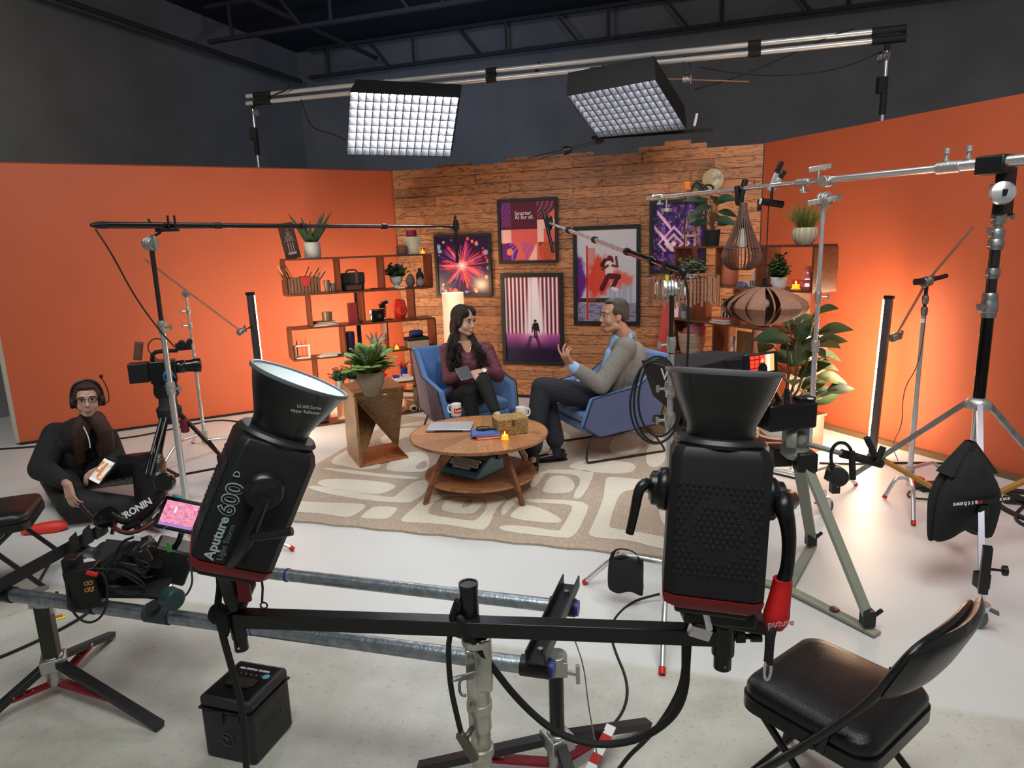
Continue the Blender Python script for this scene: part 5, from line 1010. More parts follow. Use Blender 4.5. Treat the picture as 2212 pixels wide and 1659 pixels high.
MB(mm).tube([V(.013*math.cos(a), 0, hh+.013*math.sin(a)) for a in [i*.6283 for i in range(10)]], .003, 5, close=True).out('flower_eye', CW, ez)
MB(m).bar((-.07, -.03, 0), (-.045, -.01, .13), .012, .012).bar((.07, -.03, 0), (.045, -.01, .13), .012, .012).bar((0, .09, 0), (0, .02, .16), .012, .012).bar((-.09, -.045, .095), (.09, -.045, .095), .012, .02).out('easel', CW, ez)
p = RS.put(1538, r1, .10); pot_plant(p, [(0, 0), (.058, 0), (.070, .14), (.064, .14), (.06, .12), (0, .12)], BLKM, 'broad leaved plant in a black pot on the top right shelf', 'broad', LG2, .36, .17, 13, 21, ll=.20, lw=.085)
p = RS.put(1738, r1, .12); pot_plant(p, [(0, 0), (.052, 0), (.075, .030), (.090, .075), (.088, .105), (.078, .125), (.070, .125), (.07, .09), (0, .08)], mat('ribbed_cream', (.46, .40, .30), .4), 'wild grass plant in a fluted cream pot on the top right shelf', 'grass', mat('grass_green', (.10, .16, .03), .5, var=(.18, .16, .04), vscale=20), .24, .2, 260, 5, rip=.04, ripn=16)
# ---- right shelf, level 1
pot_plant(RS.put(1495, r2, .06), [(0, 0), (.05, 0), (.058, .09), (.052, .09), (0, .08)], CREAM, 'grey green bushy plant in a white pot above the slatted pendant', 'shrub', LG4, .17, .15, 34, 31, ll=.045, lw=.020)
lathe1('terracotta_vase', RS.put(1574, r2, .12), [(0, 0), (.060, 0), (.072, .02), (.060, .16), (.045, .23), (.040, .23), (0, .22)], mat('terracotta', (.42, .12, .06), .6), 'tall tapered terracotta vase in the right shelf', 'vase')
p = RS.put(1600, r2, .04); tag(MB(fr(RS, p)).add([(-.05, 0, 0), (.05, -.01, 0), (.04, .05, 0), (-.03, .05, .0), (-.06, .01, .03), (0, .0, .045), (.045, .02, .028), (-.01, .04, .04)], [(0, 1, 5), (0, 5, 4), (1, 6, 5), (1, 2, 6), (5, 6, 7), (4, 5, 7), (3, 4, 7), (2, 3, 7), (2, 7, 6), (0, 3, 2, 1), (0, 4, 3)]).out('purple_crystal', mat('purple_crystal', (.09, .05, .22), .35, var=(.05, .12, .2), vscale=30), loc=p, smooth=False), 'purple and teal crystal cluster beside the terracotta vase', 'crystal')
p = RS.put(1622, r2, .08); m = fr(RS, p); pc = T('architecture_model', 'white curved building model behind the crystal', 'model', p); CWH = mat('model_white', (.62, .50, .50), .6)
MB(m).slab([(.05, 0, 0), (-.05, 0, 0), (-.045, 0, .02), (.0, 0, .075), (.03, 0, .125), (.05, 0, .16)], V(0, 0, 0)+m.to_3x3() @ V(0, .05, 0)*0+V(0, .05, 0)).out('curved_wall', CWH, pc)
for k in range(3): MB(m).box((.0+.018*k, -.003, .03), (.005, .004, .045)).out('window_slit', BLKM, pc)
pot_plant(RS.put(1682, r2, .08), [(0, 0), (.050, 0), (.062, .025), (.064, .09), (.056, .09), (0, .08)], mat('white_ribbed_pot', (.55, .55, .54), .5), 'small dark leaved bush in a ribbed white pot, right shelf', 'shrub', LG3, .19, .12, 40, 33, ll=.032, lw=.018, rip=.02, ripn=20)
votive(RS.put(1719, r2, .06), 'votive candle beside the pink glass bottle', 1.2)
PGL = mat('pink_glass', (.75, .25, .25), .06, trans=.55)
p = RS.put(1743, r2, .10); tag(MB(Matrix.Translation(p)).lathe([(0, 0), (.035, 0), (.046, .025), (.036, .05), (.046, .075), (.034, .10), (.036, .12), (.022, .14), (.026, .175), (.020, .175), (0, .17)], n=24, rip=.05, ripn=8).out('pink_bottle', PGL, loc=p), 'pink bubbled glass bottle in the right shelf', 'bottle')
# ---- right shelf, level 2 and 3
pot_plant(RS.put(1478, r3, .05), [(0, 0), (.026, 0), (.032, .07), (.028, .07), (0, .06)], mat('zinc_pot2', (.38, .38, .42), .3, .5), 'tiny upright plant in a zinc pot beside the mic stand', 'grass', LG4, .16, .05, 60, 41)
p = RS.put(1562, r3, .05); book(fr(RS, p), .19, .14, .018, (.42, .40, .42), 'grey book under the red one in the right shelf', 'book', 'book'); book(fr(RS, p+V(0, 0, .019)) @ Matrix.Rotation(R(5), 4, 'Z'), .17, .13, .022, (.50, .05, .05), 'red book lying flat in the right shelf', 'book', 'book')
for k in range(4): book(fr(RS, RS.put(1566+7*k, r3, .17)) @ Matrix.Translation((0, 0, .10)) @ Matrix.Rotation(R(90), 4, 'Y'), .20, .10, .024, [(.015, .03, .05), (.02, .04, .06), (.02, .02, .03), (.03, .05, .06)][k], '%s dark teal book from the left standing behind the red book' % ('first', 'second', 'third', 'fourth')[k], 'book', 'book', group='dark teal books in the right shelf')
p = RS.put(1494, r4, .12); p.z = r4+.009; bsk = T('yarn_basket', 'white two-handled basket in the right shelf filled with balls', 'basket', p)
MB(Matrix.Translation(p)).lathe([(0, 0), (.10, 0), (.125, .12), (.13, .19), (.122, .19), (.115, .12), (0, .01)], n=30).out('basket_wall', mat('basket_cream', (.50, .42, .32), .8, bump=.5, bscale=50, var=(.35, .22, .12), vscale=9, stretch=(.2, .2, 4)), bsk)
for i, (dx, dy, dz, r, c, lb) in enumerate(((-.06, .02, .19, .065, (.015, .012, .035), 'dark navy ball at the left of the basket'), (.0, .06, .25, .072, (.012, .010, .012), 'black ball at the top of the basket'), (.065, .0, .22, .082, (.42, .22, .36), 'large pink and lilac ball in the basket'), (.0, -.05, .195, .05, (.42, .06, .04), 'small red ball in the middle of the basket'))):
    q = p+RS.d*dx+RS.n*dy+V(0, 0, dz); tag(MB().sph(q, r, 20, 14).out('yarn_ball', mat('ball_%d' % i, c, .8, bump=.8, bscale=70, var=(.45, .12, .12) if i == 2 else None, vscale=7), loc=q), lb, 'ball')
p = RS.put(1582, r4, .08); p.z = r4+.009; tag(MB(Matrix.Translation(p)).lathe([(0, 0), (.024, 0), (.024, .02), (.014, .05), (.022, .09), (.012, .12), (.020, .15), (.022, .20), (.018, .215), (0, .215)], n=10).out('metal_totem', CHR, loc=p, smooth=False), 'small shiny totem sculpture in the right shelf', 'sculpture')
p = RS.put(1600, r4, .16); p.z = r4+.009; m = fr(RS, p); ea = T('wood_easel', 'pale wooden drawing frame behind the shiny totem', 'ornament', p); MB(m).bar((-.12, -.02, 0), (-.16, -.02, .18), .008, .008).bar((.02, -.02, 0), (.08, -.02, .18), .008, .008).out('stick', mat('stick_tan', (.40, .2, .1), .5), ea); MB(m).box((.02, .03, .13), (.20, .008, .24)).out('board', mat('tan_board', (.42, .24, .10), .6), ea)
# leaning coloured boards left of the right shelf
for i, (a, b, c, lb) in enumerate((((1418, 770), (1443, 640), (.50, .03, .02), 'red board leaning on the plank wall behind the mic stand'), ((1438, 772), (1456, 650), (.62, .42, .52), 'pale pink board leaning beside the red one'), ((1452, 775), (1468, 660), (.12, .05, .14), 'dark plum board leaning beside the pink one'))):
    q0 = PW(*a, 'C', .45-.05*i); q1 = PW(*b, 'C', .16-.03*i); q0.z = .012; e_ = (q1-q0); q1 = q0+e_.normalized()*1.32; mbm = MB().slab([q0-dC*.05, q0+dC*.05, q1+dC*.05, q1-dC*.05], nC*.02)
    tag(mbm.out('leaning_board', mat('board_col_%d' % i, c, .5), loc=q0), lb, 'board')
# ---- large rubber plant in a white tub at the right
p = V(2.02, 4.96, 0); rpt = T('rubber_plant', 'tall large leaved rubber plant in a white tub at right', 'plant', p); rg = random.Random(17)
MB(Matrix.Translation(p)).lathe([(0, .24), (.12, .22), (.15, .25), (.165, .44), (.152, .44), (.14, .28), (0, .29)], n=36).out('tub', mat('tub_white', (.60, .58, .56), .6), rpt)
MB(Matrix.Translation(p)).lathe([(0, .38), (.148, .38), (0, .39)], n=20).out('soil', mat('soil', (.03, .02, .014), .95), rpt)
MB(Matrix.Translation(p)).tube([V(.17*math.cos(a), .17*math.sin(a), .225) for a in [i*.3142 for i in range(20)]], .008, 6, close=True).tube([V(.17*math.cos(a), .17*math.sin(a), .10) for a in [i*.3142 for i in range(20)]], .006, 6, close=True).out('stand_ring', mat('stand_cream', (.6, .5, .38), .5), rpt)
for k in range(3): a = 6.283*k/3+.6; MB(Matrix.Translation(p)).cyl((.16*math.cos(a), .16*math.sin(a), .225), (.19*math.cos(a), .19*math.sin(a), 0), .010, 8).out('stand_leg', mat('stand_cream'), rpt)
lv = [(1655, 775, 40), (1683, 728, 60), (1668, 800, 34), (1720, 735, 46), (1752, 712, 60), (1790, 712, 50), (1770, 672, 46), (1800, 770, 46), (1775, 745, 52), (1722, 778, 46), (1745, 800, 50), (1790, 815, 46), (1775, 860, 50), (1740, 845, 44), (1712, 820, 44), (1735, 690, 40), (1808, 840, 40), (1655, 745, 40), (1695, 690, 44), (1700, 850, 36), (1770, 785, 44), (1640, 800, 34), (1705, 765, 46), (1735, 760, 50), (1758, 755, 44), (1690, 775, 40), (1720, 805, 44), (1752, 830, 44), (1730, 720, 40), (1785, 735, 44), (1705, 715, 40), (1765, 845, 44), (1728, 870, 34)]
stm = MB(); base = p+V(0, 0, .42)
for k in range(3): stm.tube([base+V(.03*k-.03, 0, 0), Y(1705+14*k, 830, 5.0), Y(1700+30*k, 740-20*k, 5.0)], [.013, .010, .006], 7, smooth=1)
for i, (x, y, L_) in enumerate(lv):
    c = Y(x, y, 5.0+rg.uniform(-.22, .18)); st0 = Y(1715+(x-1715)*.35, max(y+25, 720), 5.0); stm.tube([st0, st0.lerp(c, .6)+V(0, 0, .02), c], .005, 5)
    d = (c-st0); d.z *= .5; d.normalize(); d = (d+V(rg.uniform(-.3, .3), rg.uniform(-.9, .1), rg.uniform(-.35, .35))).normalized()
    MB().leaf(c-d*L_*.0018, d, V(rg.uniform(-.2, .2), -.55, .8), L_*.0050, L_*.0030, .25, t=.002, n=7, taper=.85).out('leaf', [LG3, LG2, mat('leaf_olive_big', (.07, .09, .03), .45)][i % 3], rpt, ang=1.2)
stm.out('stem', STEM, rpt)
# ================================================================ LED TUBES
def led(a, b, face, label, es):
    strip_m = mat('tube_strip_%d' % es, (1, .76, .50), .5, emit=es)
    d = (b-a).normalized(); t = T('led_tube', label, 'light', a, 'upright tube lights at the orange walls'); f = Vector(face).normalized()
    MB().bar(a, b, .042, .050, f).out('housing', mat('housing_grey', (.05, .045, .045), .4), t, bevel=.004)
    MB().bar(a+f*.029+d*.02, b+f*.029-d*.02, .036, .012, f).out('diffuser', strip_m, t)
    for s in (a, b): MB().bar(s-d*.012, s+d*.012, .046, .060, f).out('end_cap', BLK, t)
    return t
tL0, tL1 = V(-2.14, 5.85, .12), Y(540, 634, 5.85); tL1.x = tL1.x; tL0.x = tL1.x+.01
led(tL0, tL1, (.35, .9, 0), 'upright tube light in front of the left orange wall', 130)
tR0 = G(1883, 992); tR0.z = .03; tR1 = Y(1921, 642, tR0.y+.02); led(tR0, tR1, (-.62, .75, 0), 'upright tube light in front of the right orange wall', 300)
p = V(-1.55, 6.95, .1); led(p, p+V(0, 0, 1.2), (-.3, .9, 0), 'tube light standing hidden behind the left bookshelf', 130)
# ================================================================ STUDIO EQUIPMENT AROUND THE SET
def pxx(P): d = P-O; z = d.dot(_F); return 1106+FPX*d.dot(_R)/z
def along(a, b, px):           # the point of line a-b seen at pixel column px
    lo, hi = -3.0, 4.0; f = lambda t: pxx(a+(b-a)*t)-px; s = f(0) < f(1)
    ts = [0, 1]; t0, t1 = 0.0, 1.0; y0, y1 = f(0), f(1)
    for _ in range(30):
        if abs(y1-y0) < 1e-6: break
        t2 = t1-y1*(t1-t0)/(y1-y0); t0, y0, t1, y1 = t1, y1, t2, f(t2)
    return a+(b-a)*t1
def knob(mb, p, d, l=.04, w=.03, r=.006):
    d = Vector(d).normalized(); q = p+d*l; u = V(0, 0, 1) if abs(d.z) < .8 else V(1, 0, 0); mb.cyl(p, q, r, 8); mb.bar(q-u*w/2, q+u*w/2, .012, .014); return mb
def collar(t, p, r, h=.05, m=None, kd=None):
    mb = MB(Matrix.Translation(p)).lathe([(r, -h/2), (r*1.12, -h/2), (r*1.12, -h*.2), (r*1.25, -h*.15), (r*1.25, h*.3), (r*1.1, h/2), (r*.7, h/2)], n=18)
    mb.m = None
    if kd: knob(mb, p+Vector(kd).normalized()*r, kd)
    return mb.out('collar', m or CAST, t, bevel=0)
def griphead(t, p, ax, m=None, r=.034, wing=(0, -.3, .9), name='grip_head'):
    ax = Vector(ax).normalized(); mb = MB()
    for k, (a, b, rr) in enumerate(((-.030, -.012, r), (-.011, .002, r*.92), (.003, .014, r), (.015, .030, r*.8))): mb.cyl(p+ax*a, p+ax*b, rr, 18)
    w = Vector(wing).normalized(); q = p+ax*.045; mb.cyl(p+ax*.03, q, .008, 8); mb.bar(q-w*.030, q+w*.030, .012, .022)
    return mb.out(name, m or CAST, t, bevel=.002)
def turtle(t, b, tips, h=(.14, .17, .20), r=.0125, m=None, tipm=None):
    for i, tp in enumerate(tips):
        tp = V(tp[0], tp[1], 0); d = tp-V(b.x, b.y, 0); l = d.length; d.normalize(); c = V(b.x, b.y, 0); hh = h[i % 3]
        lg = MB().tube([c+V(0, 0, hh), c+d*(l*.45)+V(0, 0, hh*1.0), c+d*(l*.62)+V(0, 0, hh*.92), c+d*(l*.97)+V(0, 0, .022)], r, 10, smooth=2).out('leg', m or CHR, t)
        MB().cyl(c+d*(l*.965)+V(0, 0, .026), c+d*l+V(0, 0, .008), r*1.12, 10).out('foot_cap', tipm or REDP, lg)
        MB(Matrix.Translation(c+V(0, 0, hh))).lathe([(.017, -.018), (.027, -.018), (.027, .018), (.017, .018)], n=16).out('leg_hub', CAST, t)
# ---------------- overhead light rig: two long pipes on two stands behind the flats
pa, pb = Y(533, 208, 7.75), Y(1952, 62, 5.70); pc, pd_ = Y(533, 224, 7.75), Y(1952, 82, 5.70)
rig = T('light_rig', 'overhead pair of long metal pipes carried by two stands behind the walls', 'rig', V(.3, 6.6, 0))
PIPE = mat('speedrail', (.72, .70, .68), .30, .35, bump=.1, bscale=30)
MB().cyl(pa, pb, .022, 14).out('pipe', PIPE, rig); MB().cyl(pc, pd_, .022, 14).out('pipe', PIPE, rig)
up = (pa-pc).normalized()
for x, l, big in ((568, .22, 1), (1062, .10, 0), (1630, .10, 0), (1920, .24, 1)):
    q, q2 = along(pa, pb, x), along(pc, pd_, x); d = (pb-pa).normalized(); c = (q+q2)/2
    mb = MB(); mb.cyl(q-d*l/2, q+d*l/2, .031, 14).cyl(q2-d*l/2, q2+d*l/2, .031, 14).bar(c-d*l*.35, c+d*l*.35, .03, .07); mb.out('coupler', BLKM, rig)
for side, (x0, tops) in enumerate(((545, (225, 7.75)), (1917, (95, 5.72)))):
    top = Y(x0, tops[0], tops[1]); b = V(top.x, top.y, 0)
    MB().cyl(b+V(0, 0, .1), V(top.x, top.y, top.z-.75), .019, 12).cyl(V(top.x, top.y, top.z-.75), top, .014, 12).out('stand_pole', CHR, rig)
    MB().cyl(V(top.x, top.y, top.z-.52), V(top.x, top.y, top.z-.24), .026, 12).box(V(top.x-.03, top.y, top.z-.30), (.05, .05, .12)).out('riser_sleeve', BLKM, rig); griphead(rig, top+V(-.03 if side else .03, 0, -.09), (.6, -.8, 0), STL, .04)
    MB().cyl(V(top.x, top.y, top.z-.05), top, .02, 12).out('spigot', BLKM, rig)
    turtle(rig, b, [(b.x+.4*(1 if side else -1), b.y+.05), (b.x+.1, b.y+.4), (b.x+.05*(1 if side else -1), b.y+.2)])
def cable(P, r, label, m=None, cat='cable', sm=3, name='cable', group=None): return tag(MB().tube(P, r, 7, smooth=sm).out(name, m or RUB, loc=P[0]), label, cat, group)
# ---------------- the two gridded panels
def panel(A, B, C, D, nx, ny, em, label, skirt=.10, gm=None, back=.16):
    t = T('panel_light', label, 'light', (A+B+C+D)/4, 'gridded light panels on the overhead pipes'); n = (B-A).cross(D-A).normalized()
    if n.z < 0: n = -n
    EM = bpy.data.materials.new('panel_glow'); EM.use_nodes = True; bb = EM.node_tree.nodes['Principled BSDF']; bb.inputs['Emission Color'].default_value = (.90, .95, 1, 1); bb.inputs['Emission Strength'].default_value = em
    q = lambda u, v: A.lerp(B, u).lerp(D.lerp(C, u), v)
    MB().slab([A+n*skirt, B+n*skirt, C+n*skirt, D+n*skirt], n*.004).out('diffuser', EM, t, smooth=False)
    c = (A+B+C+D)/4; ins = lambda p, f: c+(p-c)*f
    MB().slab([ins(A, 1.0)+n*(skirt+.006), ins(B, 1)+n*(skirt+.006), ins(C, 1)+n*(skirt+.006), ins(D, 1)+n*(skirt+.006)], n*back*.6).out('housing', BLKM, t, bevel=.004)
    for a, b in ((A, B), (B, C), (C, D), (D, A)): MB().slab([a-n*.004, b-n*.004, b+n*(skirt+.01), a+n*(skirt+.01)], ((a+b)/2-c).normalized()*.006).out('skirt', BLKM, t, smooth=False)
    G_ = gm
    for i in range(1, nx):
        u = i/nx; sg = .006*math.sin(i*2.1); a, b = q(u, .0), q(u, 1.0); MB().slab([a, b, b+n*skirt*.85, a+n*skirt*.85], (B-A).normalized()*.010).out('grid_strip', G_, t, smooth=False)
    for j in range(1, ny):
        v = j/ny; a, b = q(0, v), q(1, v); MB().slab([a, b, b+n*skirt*.85, a+n*skirt*.85], (D-A).normalized()*.009).out('grid_strip', G_, t, smooth=False)
    return t, n, c
GRD = mat('grid_fabric', (.13, .13, .15), .7)
t, n, c = panel(Y(757, 199, 6.35), Y(990, 211, 6.25), Y(972, 337, 6.72), Y(750, 333, 6.82), 14, 8, 34, 'lit gridded panel light on the left of the overhead pipes', gm=GRD)
k1 = along(pc, pd_, 870); MB().bar(c+n*.2, k1+V(0, -.02, -.02), .04, .04).box(k1, (.10, .06, .08)).cyl(c+n*.12, c+n*.26, .04, 12).out('yoke', BLKM, t)
t, n, c = panel(Y(1226, 207, 5.95), Y(1415, 172, 5.75), Y(1482, 279, 6.25), Y(1292, 296, 6.45), 13, 8, 34, 'tilted gridded panel light on the right of the overhead pipes', gm=GRD, skirt=.12)
k1 = along(pc, pd_, 1275); k2 = along(pc, pd_, 1330); MB().bar(k1-V(0, 0, .03), k2-V(0, 0, .03), .05, .08).bar(c+n*.2, (k1+k2)/2, .04, .05).out('yoke', BLKM, t)
q0, q1 = Y(1278, 298, 6.5), Y(1540, 280, 6.3); MB().bar(q0, q1, .022, .03).out('lower_bar', BLKM, t); q0 = Y(1500, 272, 6.2); MB().cyl(q0, q0+V(.02, 0, .10), .012, 10).out('pin', WHT, t)
cl = T('hanging_clamp', 'small metal clamp with a rod hung right of the tilted panel', 'clamp', Y(1484, 165, 6.1)); q0 = along(pc, pd_, 1484); griphead(cl, Y(1480, 172, 6.1), (1, 0, 0), CAST, .03); MB().tube([q0+V(-.02, 0, .03), q0+V(-.03, 0, -.08), q0+V(0, 0, -.12), q0+V(.03, 0, -.08), q0+V(.02, 0, .03)], .008, 6, smooth=1).out('hook', BLK, cl); MB().cyl(Y(1420, 170, 6.1), Y(1618, 176, 6.1), .006, 8).out('rod', mat('copper_rod', (.5, .25, .15), .4, .6), cl)
ar = T('grip_rod', 'thin dark arm and knuckle below the tilted panel over the plank wall', 'grip rod', Y(1220, 330, 6.7)); MB().cyl(Y(1150, 340, 6.7), Y(1292, 303, 6.6), .006, 8).cyl(Y(1165, 343, 6.7), Y(1300, 306, 6.6), .004, 8).out('rod', DKST, ar); griphead(ar, Y(1224, 325, 6.66), (1, 0, .2), DKST, .04); griphead(ar, Y(1294, 303, 6.6), (1, 0, .2), DKST, .035)
cable([along(pa, pb, 1840)+V(0, -.03, .03), Y(1800, 75, 5.85), Y(1700, 122, 6.0), Y(1600, 165, 6.1), Y(1500, 194, 6.15)], .006, 'dark cable crossing the pipes from the right coupler to the tilted panel')
cable([Y(1905, 110, 5.7), Y(1830, 145, 5.8), Y(1730, 163, 5.9), Y(1610, 163, 6.0), Y(1510, 145, 6.1)], .005, 'dark cable sagging below the right half of the overhead pipes')
cable([Y(650, 215, 7.5), Y(665, 262, 7.4), Y(680, 280, 7.2), Y(715, 288, 7.0), Y(748, 303, 6.7)], .005, 'dark cable hanging from the left pipes to the lit panel')
cable([Y(565, 226, 7.7), Y(590, 205, 7.6), Y(620, 195, 7.5), Y(628, 180, 7.45)], .008, 'short dark cable on the left end of the overhead pipes')
o = MB().bar(Y(1158, 158, 6.9), Y(1166, 135, 6.9), .03, .035).out('black_clip', BLKM, loc=Y(1162, 146, 6.9)); tag(o, 'black clip standing on the upper pipe between the panels', 'clip')

# ---------------- left microphone boom on a stand
b = V(-1.87, 3.66, 0); hd0 = Y(352, 487, 3.66); mt = Y(985, 490, 5.45)
s1 = T('boom_stand', 'tall chrome stand carrying the black mic boom at left', 'stand', b)
MB().cyl(b+V(0, 0, .1), V(b.x, b.y, .98), .0175, 12).out('lower_tube', CHR, s1); MB().cyl(V(b.x, b.y, .95), V(b.x, b.y, hd0.z-.52), .0150, 12).out('middle_tube', CHR, s1); MB().cyl(V(b.x, b.y, hd0.z-.55), V(b.x, b.y, hd0.z-.06), .0125, 12).out('upper_tube', DKST, s1)
collar(s1, V(b.x, b.y, .98), .020, .07, kd=(1, -.3, 0)); collar(s1, V(b.x, b.y, hd0.z-.53), .018, .07, kd=(1, -.3, 0)); turtle(s1, b, [(-1.29, 3.66), (-1.72, 3.05), (-2.35, 4.05)])
gh = V(b.x, b.y, hd0.z-.09); griphead(s1, gh, (.8, -.6, 0), CAST, .036, (0, 0, 1)); MB().box(gh+V(.035, -.03, 0), (.012, .03, .085), (0, 0, .6)).out('clamp_plate', CAST, s1, bevel=.006)
MB().tube([gh+V(0, 0, .03), hd0+V(0, 0, -.03), hd0+V(-.06, 0, .0), hd0+V(-.075, .01, .035)], .007, 8, smooth=2).cyl(hd0+V(.03, 0, -.02), hd0+V(.03, 0, .05), .006, 8).cyl(hd0+V(.055, .02, -.02), hd0+V(.055, .02, .05), .006, 8).bar(hd0+V(-.04, 0, -.025), hd0+V(.07, .02, -.025), .03, .014).out('boom_cradle', BLK, s1)
bm = T('boom_pole', 'long black boom pole with shotgun microphone over the seated woman', 'microphone boom', hd0)
e0 = along(hd0, mt, 205); d = (mt-hd0).normalized()
pts = [e0, along(hd0, mt, 215), along(hd0, mt, 470), along(hd0, mt, 655), along(hd0, mt, 830), mt]
for a, b_2, r in ((pts[1], pts[2], .0165), (pts[2], pts[3], .0135), (pts[3], pts[4], .0115), (pts[4], pts[5], .009)): MB().cyl(a, b_2, r, 12).out('pole_section', BLKG if r > .012 else mat('dark_carbon_gloss', (.05, .05, .055), .18, .6), bm)
for q in pts[2:5]: MB().cyl(q-d*.02, q+d*.02, .0185, 12).out('locking_collar', BLK, bm)
MB().tube([e0-d*.02, e0+d*.01, pts[1]+d*.03], [.008, .017, .019], 10).out('end_plug', BLK, bm)
mm_ = MB().cyl(mt+V(0, 0, .05), mt+V(0, 0, -.02), .020, 10).box(mt, (.05, .03, .05)).cyl(mt+V(-.05, 0, 0), mt, .012, 8); mm_.out('shock_mount', BLK, bm)
m0 = Y(984, 486, 5.44); MB().tube([m0+V(0, 0, .07), m0+V(0, 0, .03), m0+V(0, 0, -.10), m0+V(0, 0, -.29)], [.009, .012, .0125, .0125], 12).out('shotgun_microphone', BLK, bm)
cable([e0+V(0, 0, -.02), Y(240, 545, 3.4), Y(290, 640, 3.5), Y(345, 715, 3.6), Y(378, 750, 3.62)], .004, 'thin black cable drooping from the rear end of the left boom')
# ---------------- C-stand with the arm that holds the left tube light
b = G(447, 985); s2 = T('c_stand', 'slim chrome stand behind the tripod camera holding the left tube light', 'stand', b); tz = Y(402, 640, b.y).z
MB().cyl(b+V(0, 0, .1), V(b.x, b.y, tz-.45), .014, 10).out('lower_tube', CHR, s2); MB().cyl(V(b.x, b.y, tz-.5), V(b.x, b.y, tz), .010, 10).out('upper_tube', CHR, s2); turtle(s2, b, [(b.x+.55, b.y+.15), (b.x-.3, b.y+.4), (b.x-.2, b.y-.4)])
for dz in (.12, .24): collar(s2, V(b.x, b.y, tz-dz), .014, .05, kd=(-1, -.3, 0))
g0 = V(b.x, b.y, tz+.02); griphead(s2, g0, (.3, -.9, 0), STL, .030); a0, a1 = Y(312, 560, b.y+.25), Y(521, 716, b.y-.05); MB().cyl(a0, a1, .007, 8).out('arm', mat('copper_arm', (.45, .28, .20), .35, .8), s2); griphead(s2, a1, (.4, .8, .3), STL, .026); MB().cyl(a1, V(tL1.x, 5.84, a1.z+.01), .007, 8).out('spigot', BLK, s2)
# ---------------- camera on tripod at left
b = V(-2.33, 4.50, 0); tp = T('camera_tripod', 'black video tripod under the side camera at left', 'tripod', b); hz = .70
for a in (20, 140, 260):
    d = V(math.cos(R(a)), math.sin(R(a)), 0)
    for s in (-1, 1):
        sd = d.cross(V(0, 0, 1))*.018*s; MB().cyl(b+d*.05+sd+V(0, 0, hz-.05), b+d*.30+sd+V(0, 0, .28), .011, 8).out('leg_tube', BLKG, tp)
    MB().cyl(b+d*.22+V(0, 0, .42), b+d*.44+V(0, 0, .01), .012, 8).out('lower_leg', BLKG, tp); MB().box(b+d*.29+V(0, 0, .29), (.05, .05, .04)).out('leg_lock', BLK, tp); MB().cyl(b+d*.44+V(0, 0, .03), b+d*.45+V(0, 0, .0), .02, 8).out('foot', RUB, tp)
    MB().bar(b+V(0, 0, .20), b+d*.33+V(0, 0, .22), .018, .012).out('spreader', BLK, tp)
MB(Matrix.Translation(b)).lathe([(.03, hz-.12), (.075, hz-.08), (.08, hz-.02), (.06, hz), (.055, hz+.06), (.04, hz+.07)], n=20).out('bowl', BLKM, tp); MB().box(b+V(0, 0, hz+.10), (.11, .10, .09)).cyl(b+V(-.07, 0, hz+.10), b+V(.07, 0, hz+.10), .045, 16).out('fluid_head', BLK, tp, bevel=.008); MB().box(b+V(.08, .02, hz-.15), (.05, .04, .10)).out('red_pouch', mat('maroon_cloth', (.16, .01, .03), .8), tp, bevel=.01)
cz = Y(400, 800, 4.5).z; c = V(b.x, b.y, cz); cf = V(.93, .36, 0); m = Matrix(((cf.x, -cf.y, 0, c.x), (cf.y, cf.x, 0, c.y), (0, 0, 1, c.z), (0, 0, 0, 1)))
ca = T('video_camera', 'black cinema camera with long lens on the left tripod', 'camera', c-V(0, 0, .08))
MB(m).box((0, 0, 0), (.16, .12, .15)).out('camera_body', BLKG, ca, bevel=.008); MB(m).box((-.145, 0, .005), (.12, .10, .13)).out('battery', BLK, ca, bevel=.006); MB(m).lathe([(0, 0), (.040, 0), (.044, .02), (.044, .05), (.040, .055), (.043, .10), (.048, .11), (.048, .15), (.040, .152), (.036, .145), (0, .14)], (.08, 0, .02), (1, 0, 0), 24).out('lens', BLKG, ca)
MB(m).tube([(-.06, 0, .075), (-.05, 0, .13), (.03, 0, .135), (.10, 0, .13)], .014, 8, smooth=1).out('top_handle', BLK, ca); MB(m).box((.14, 0, .155), (.10, .04, .05)).cyl((.13, .03, .175), (.13, -.03, .175), .024, 14).cyl((.18, .02, .185), (.18, -.02, .185), .020, 14).out('viewfinder', BLK, ca, bevel=.004)
MB(m).tube([(.0, -.062, -.02), (.03, -.08, .03), (.06, -.075, .0), (.04, -.07, -.06), (.0, -.075, -.05), (.01, -.08, .0), (.05, -.08, .02), (.07, -.07, -.04)], .004, 6, smooth=2).out('blue_cable', mat('blue_cable', (.02, .22, .55), .4), ca); MB(m).box((0, 0, -.09), (.14, .08, .03)).out('plate', BLK, ca)
MB(m).tube([(-.02, -.04, .08), (-.08, -.05, .16), (-.04, -.06, .23), (.03, -.05, .22), (.05, -.04, .1)], .004, 6, smooth=2).out('cable_loop', RUB, ca); MB(m).box((-.13, -.02, .15), (.05, .03, .12), (0, R(12), 0)).box((-.13, -.037, .155), (.036, .004, .10), (0, R(12), 0)).out('recorder', mat('recorder', (.12, .05, .03), .5), ca, bevel=.004)
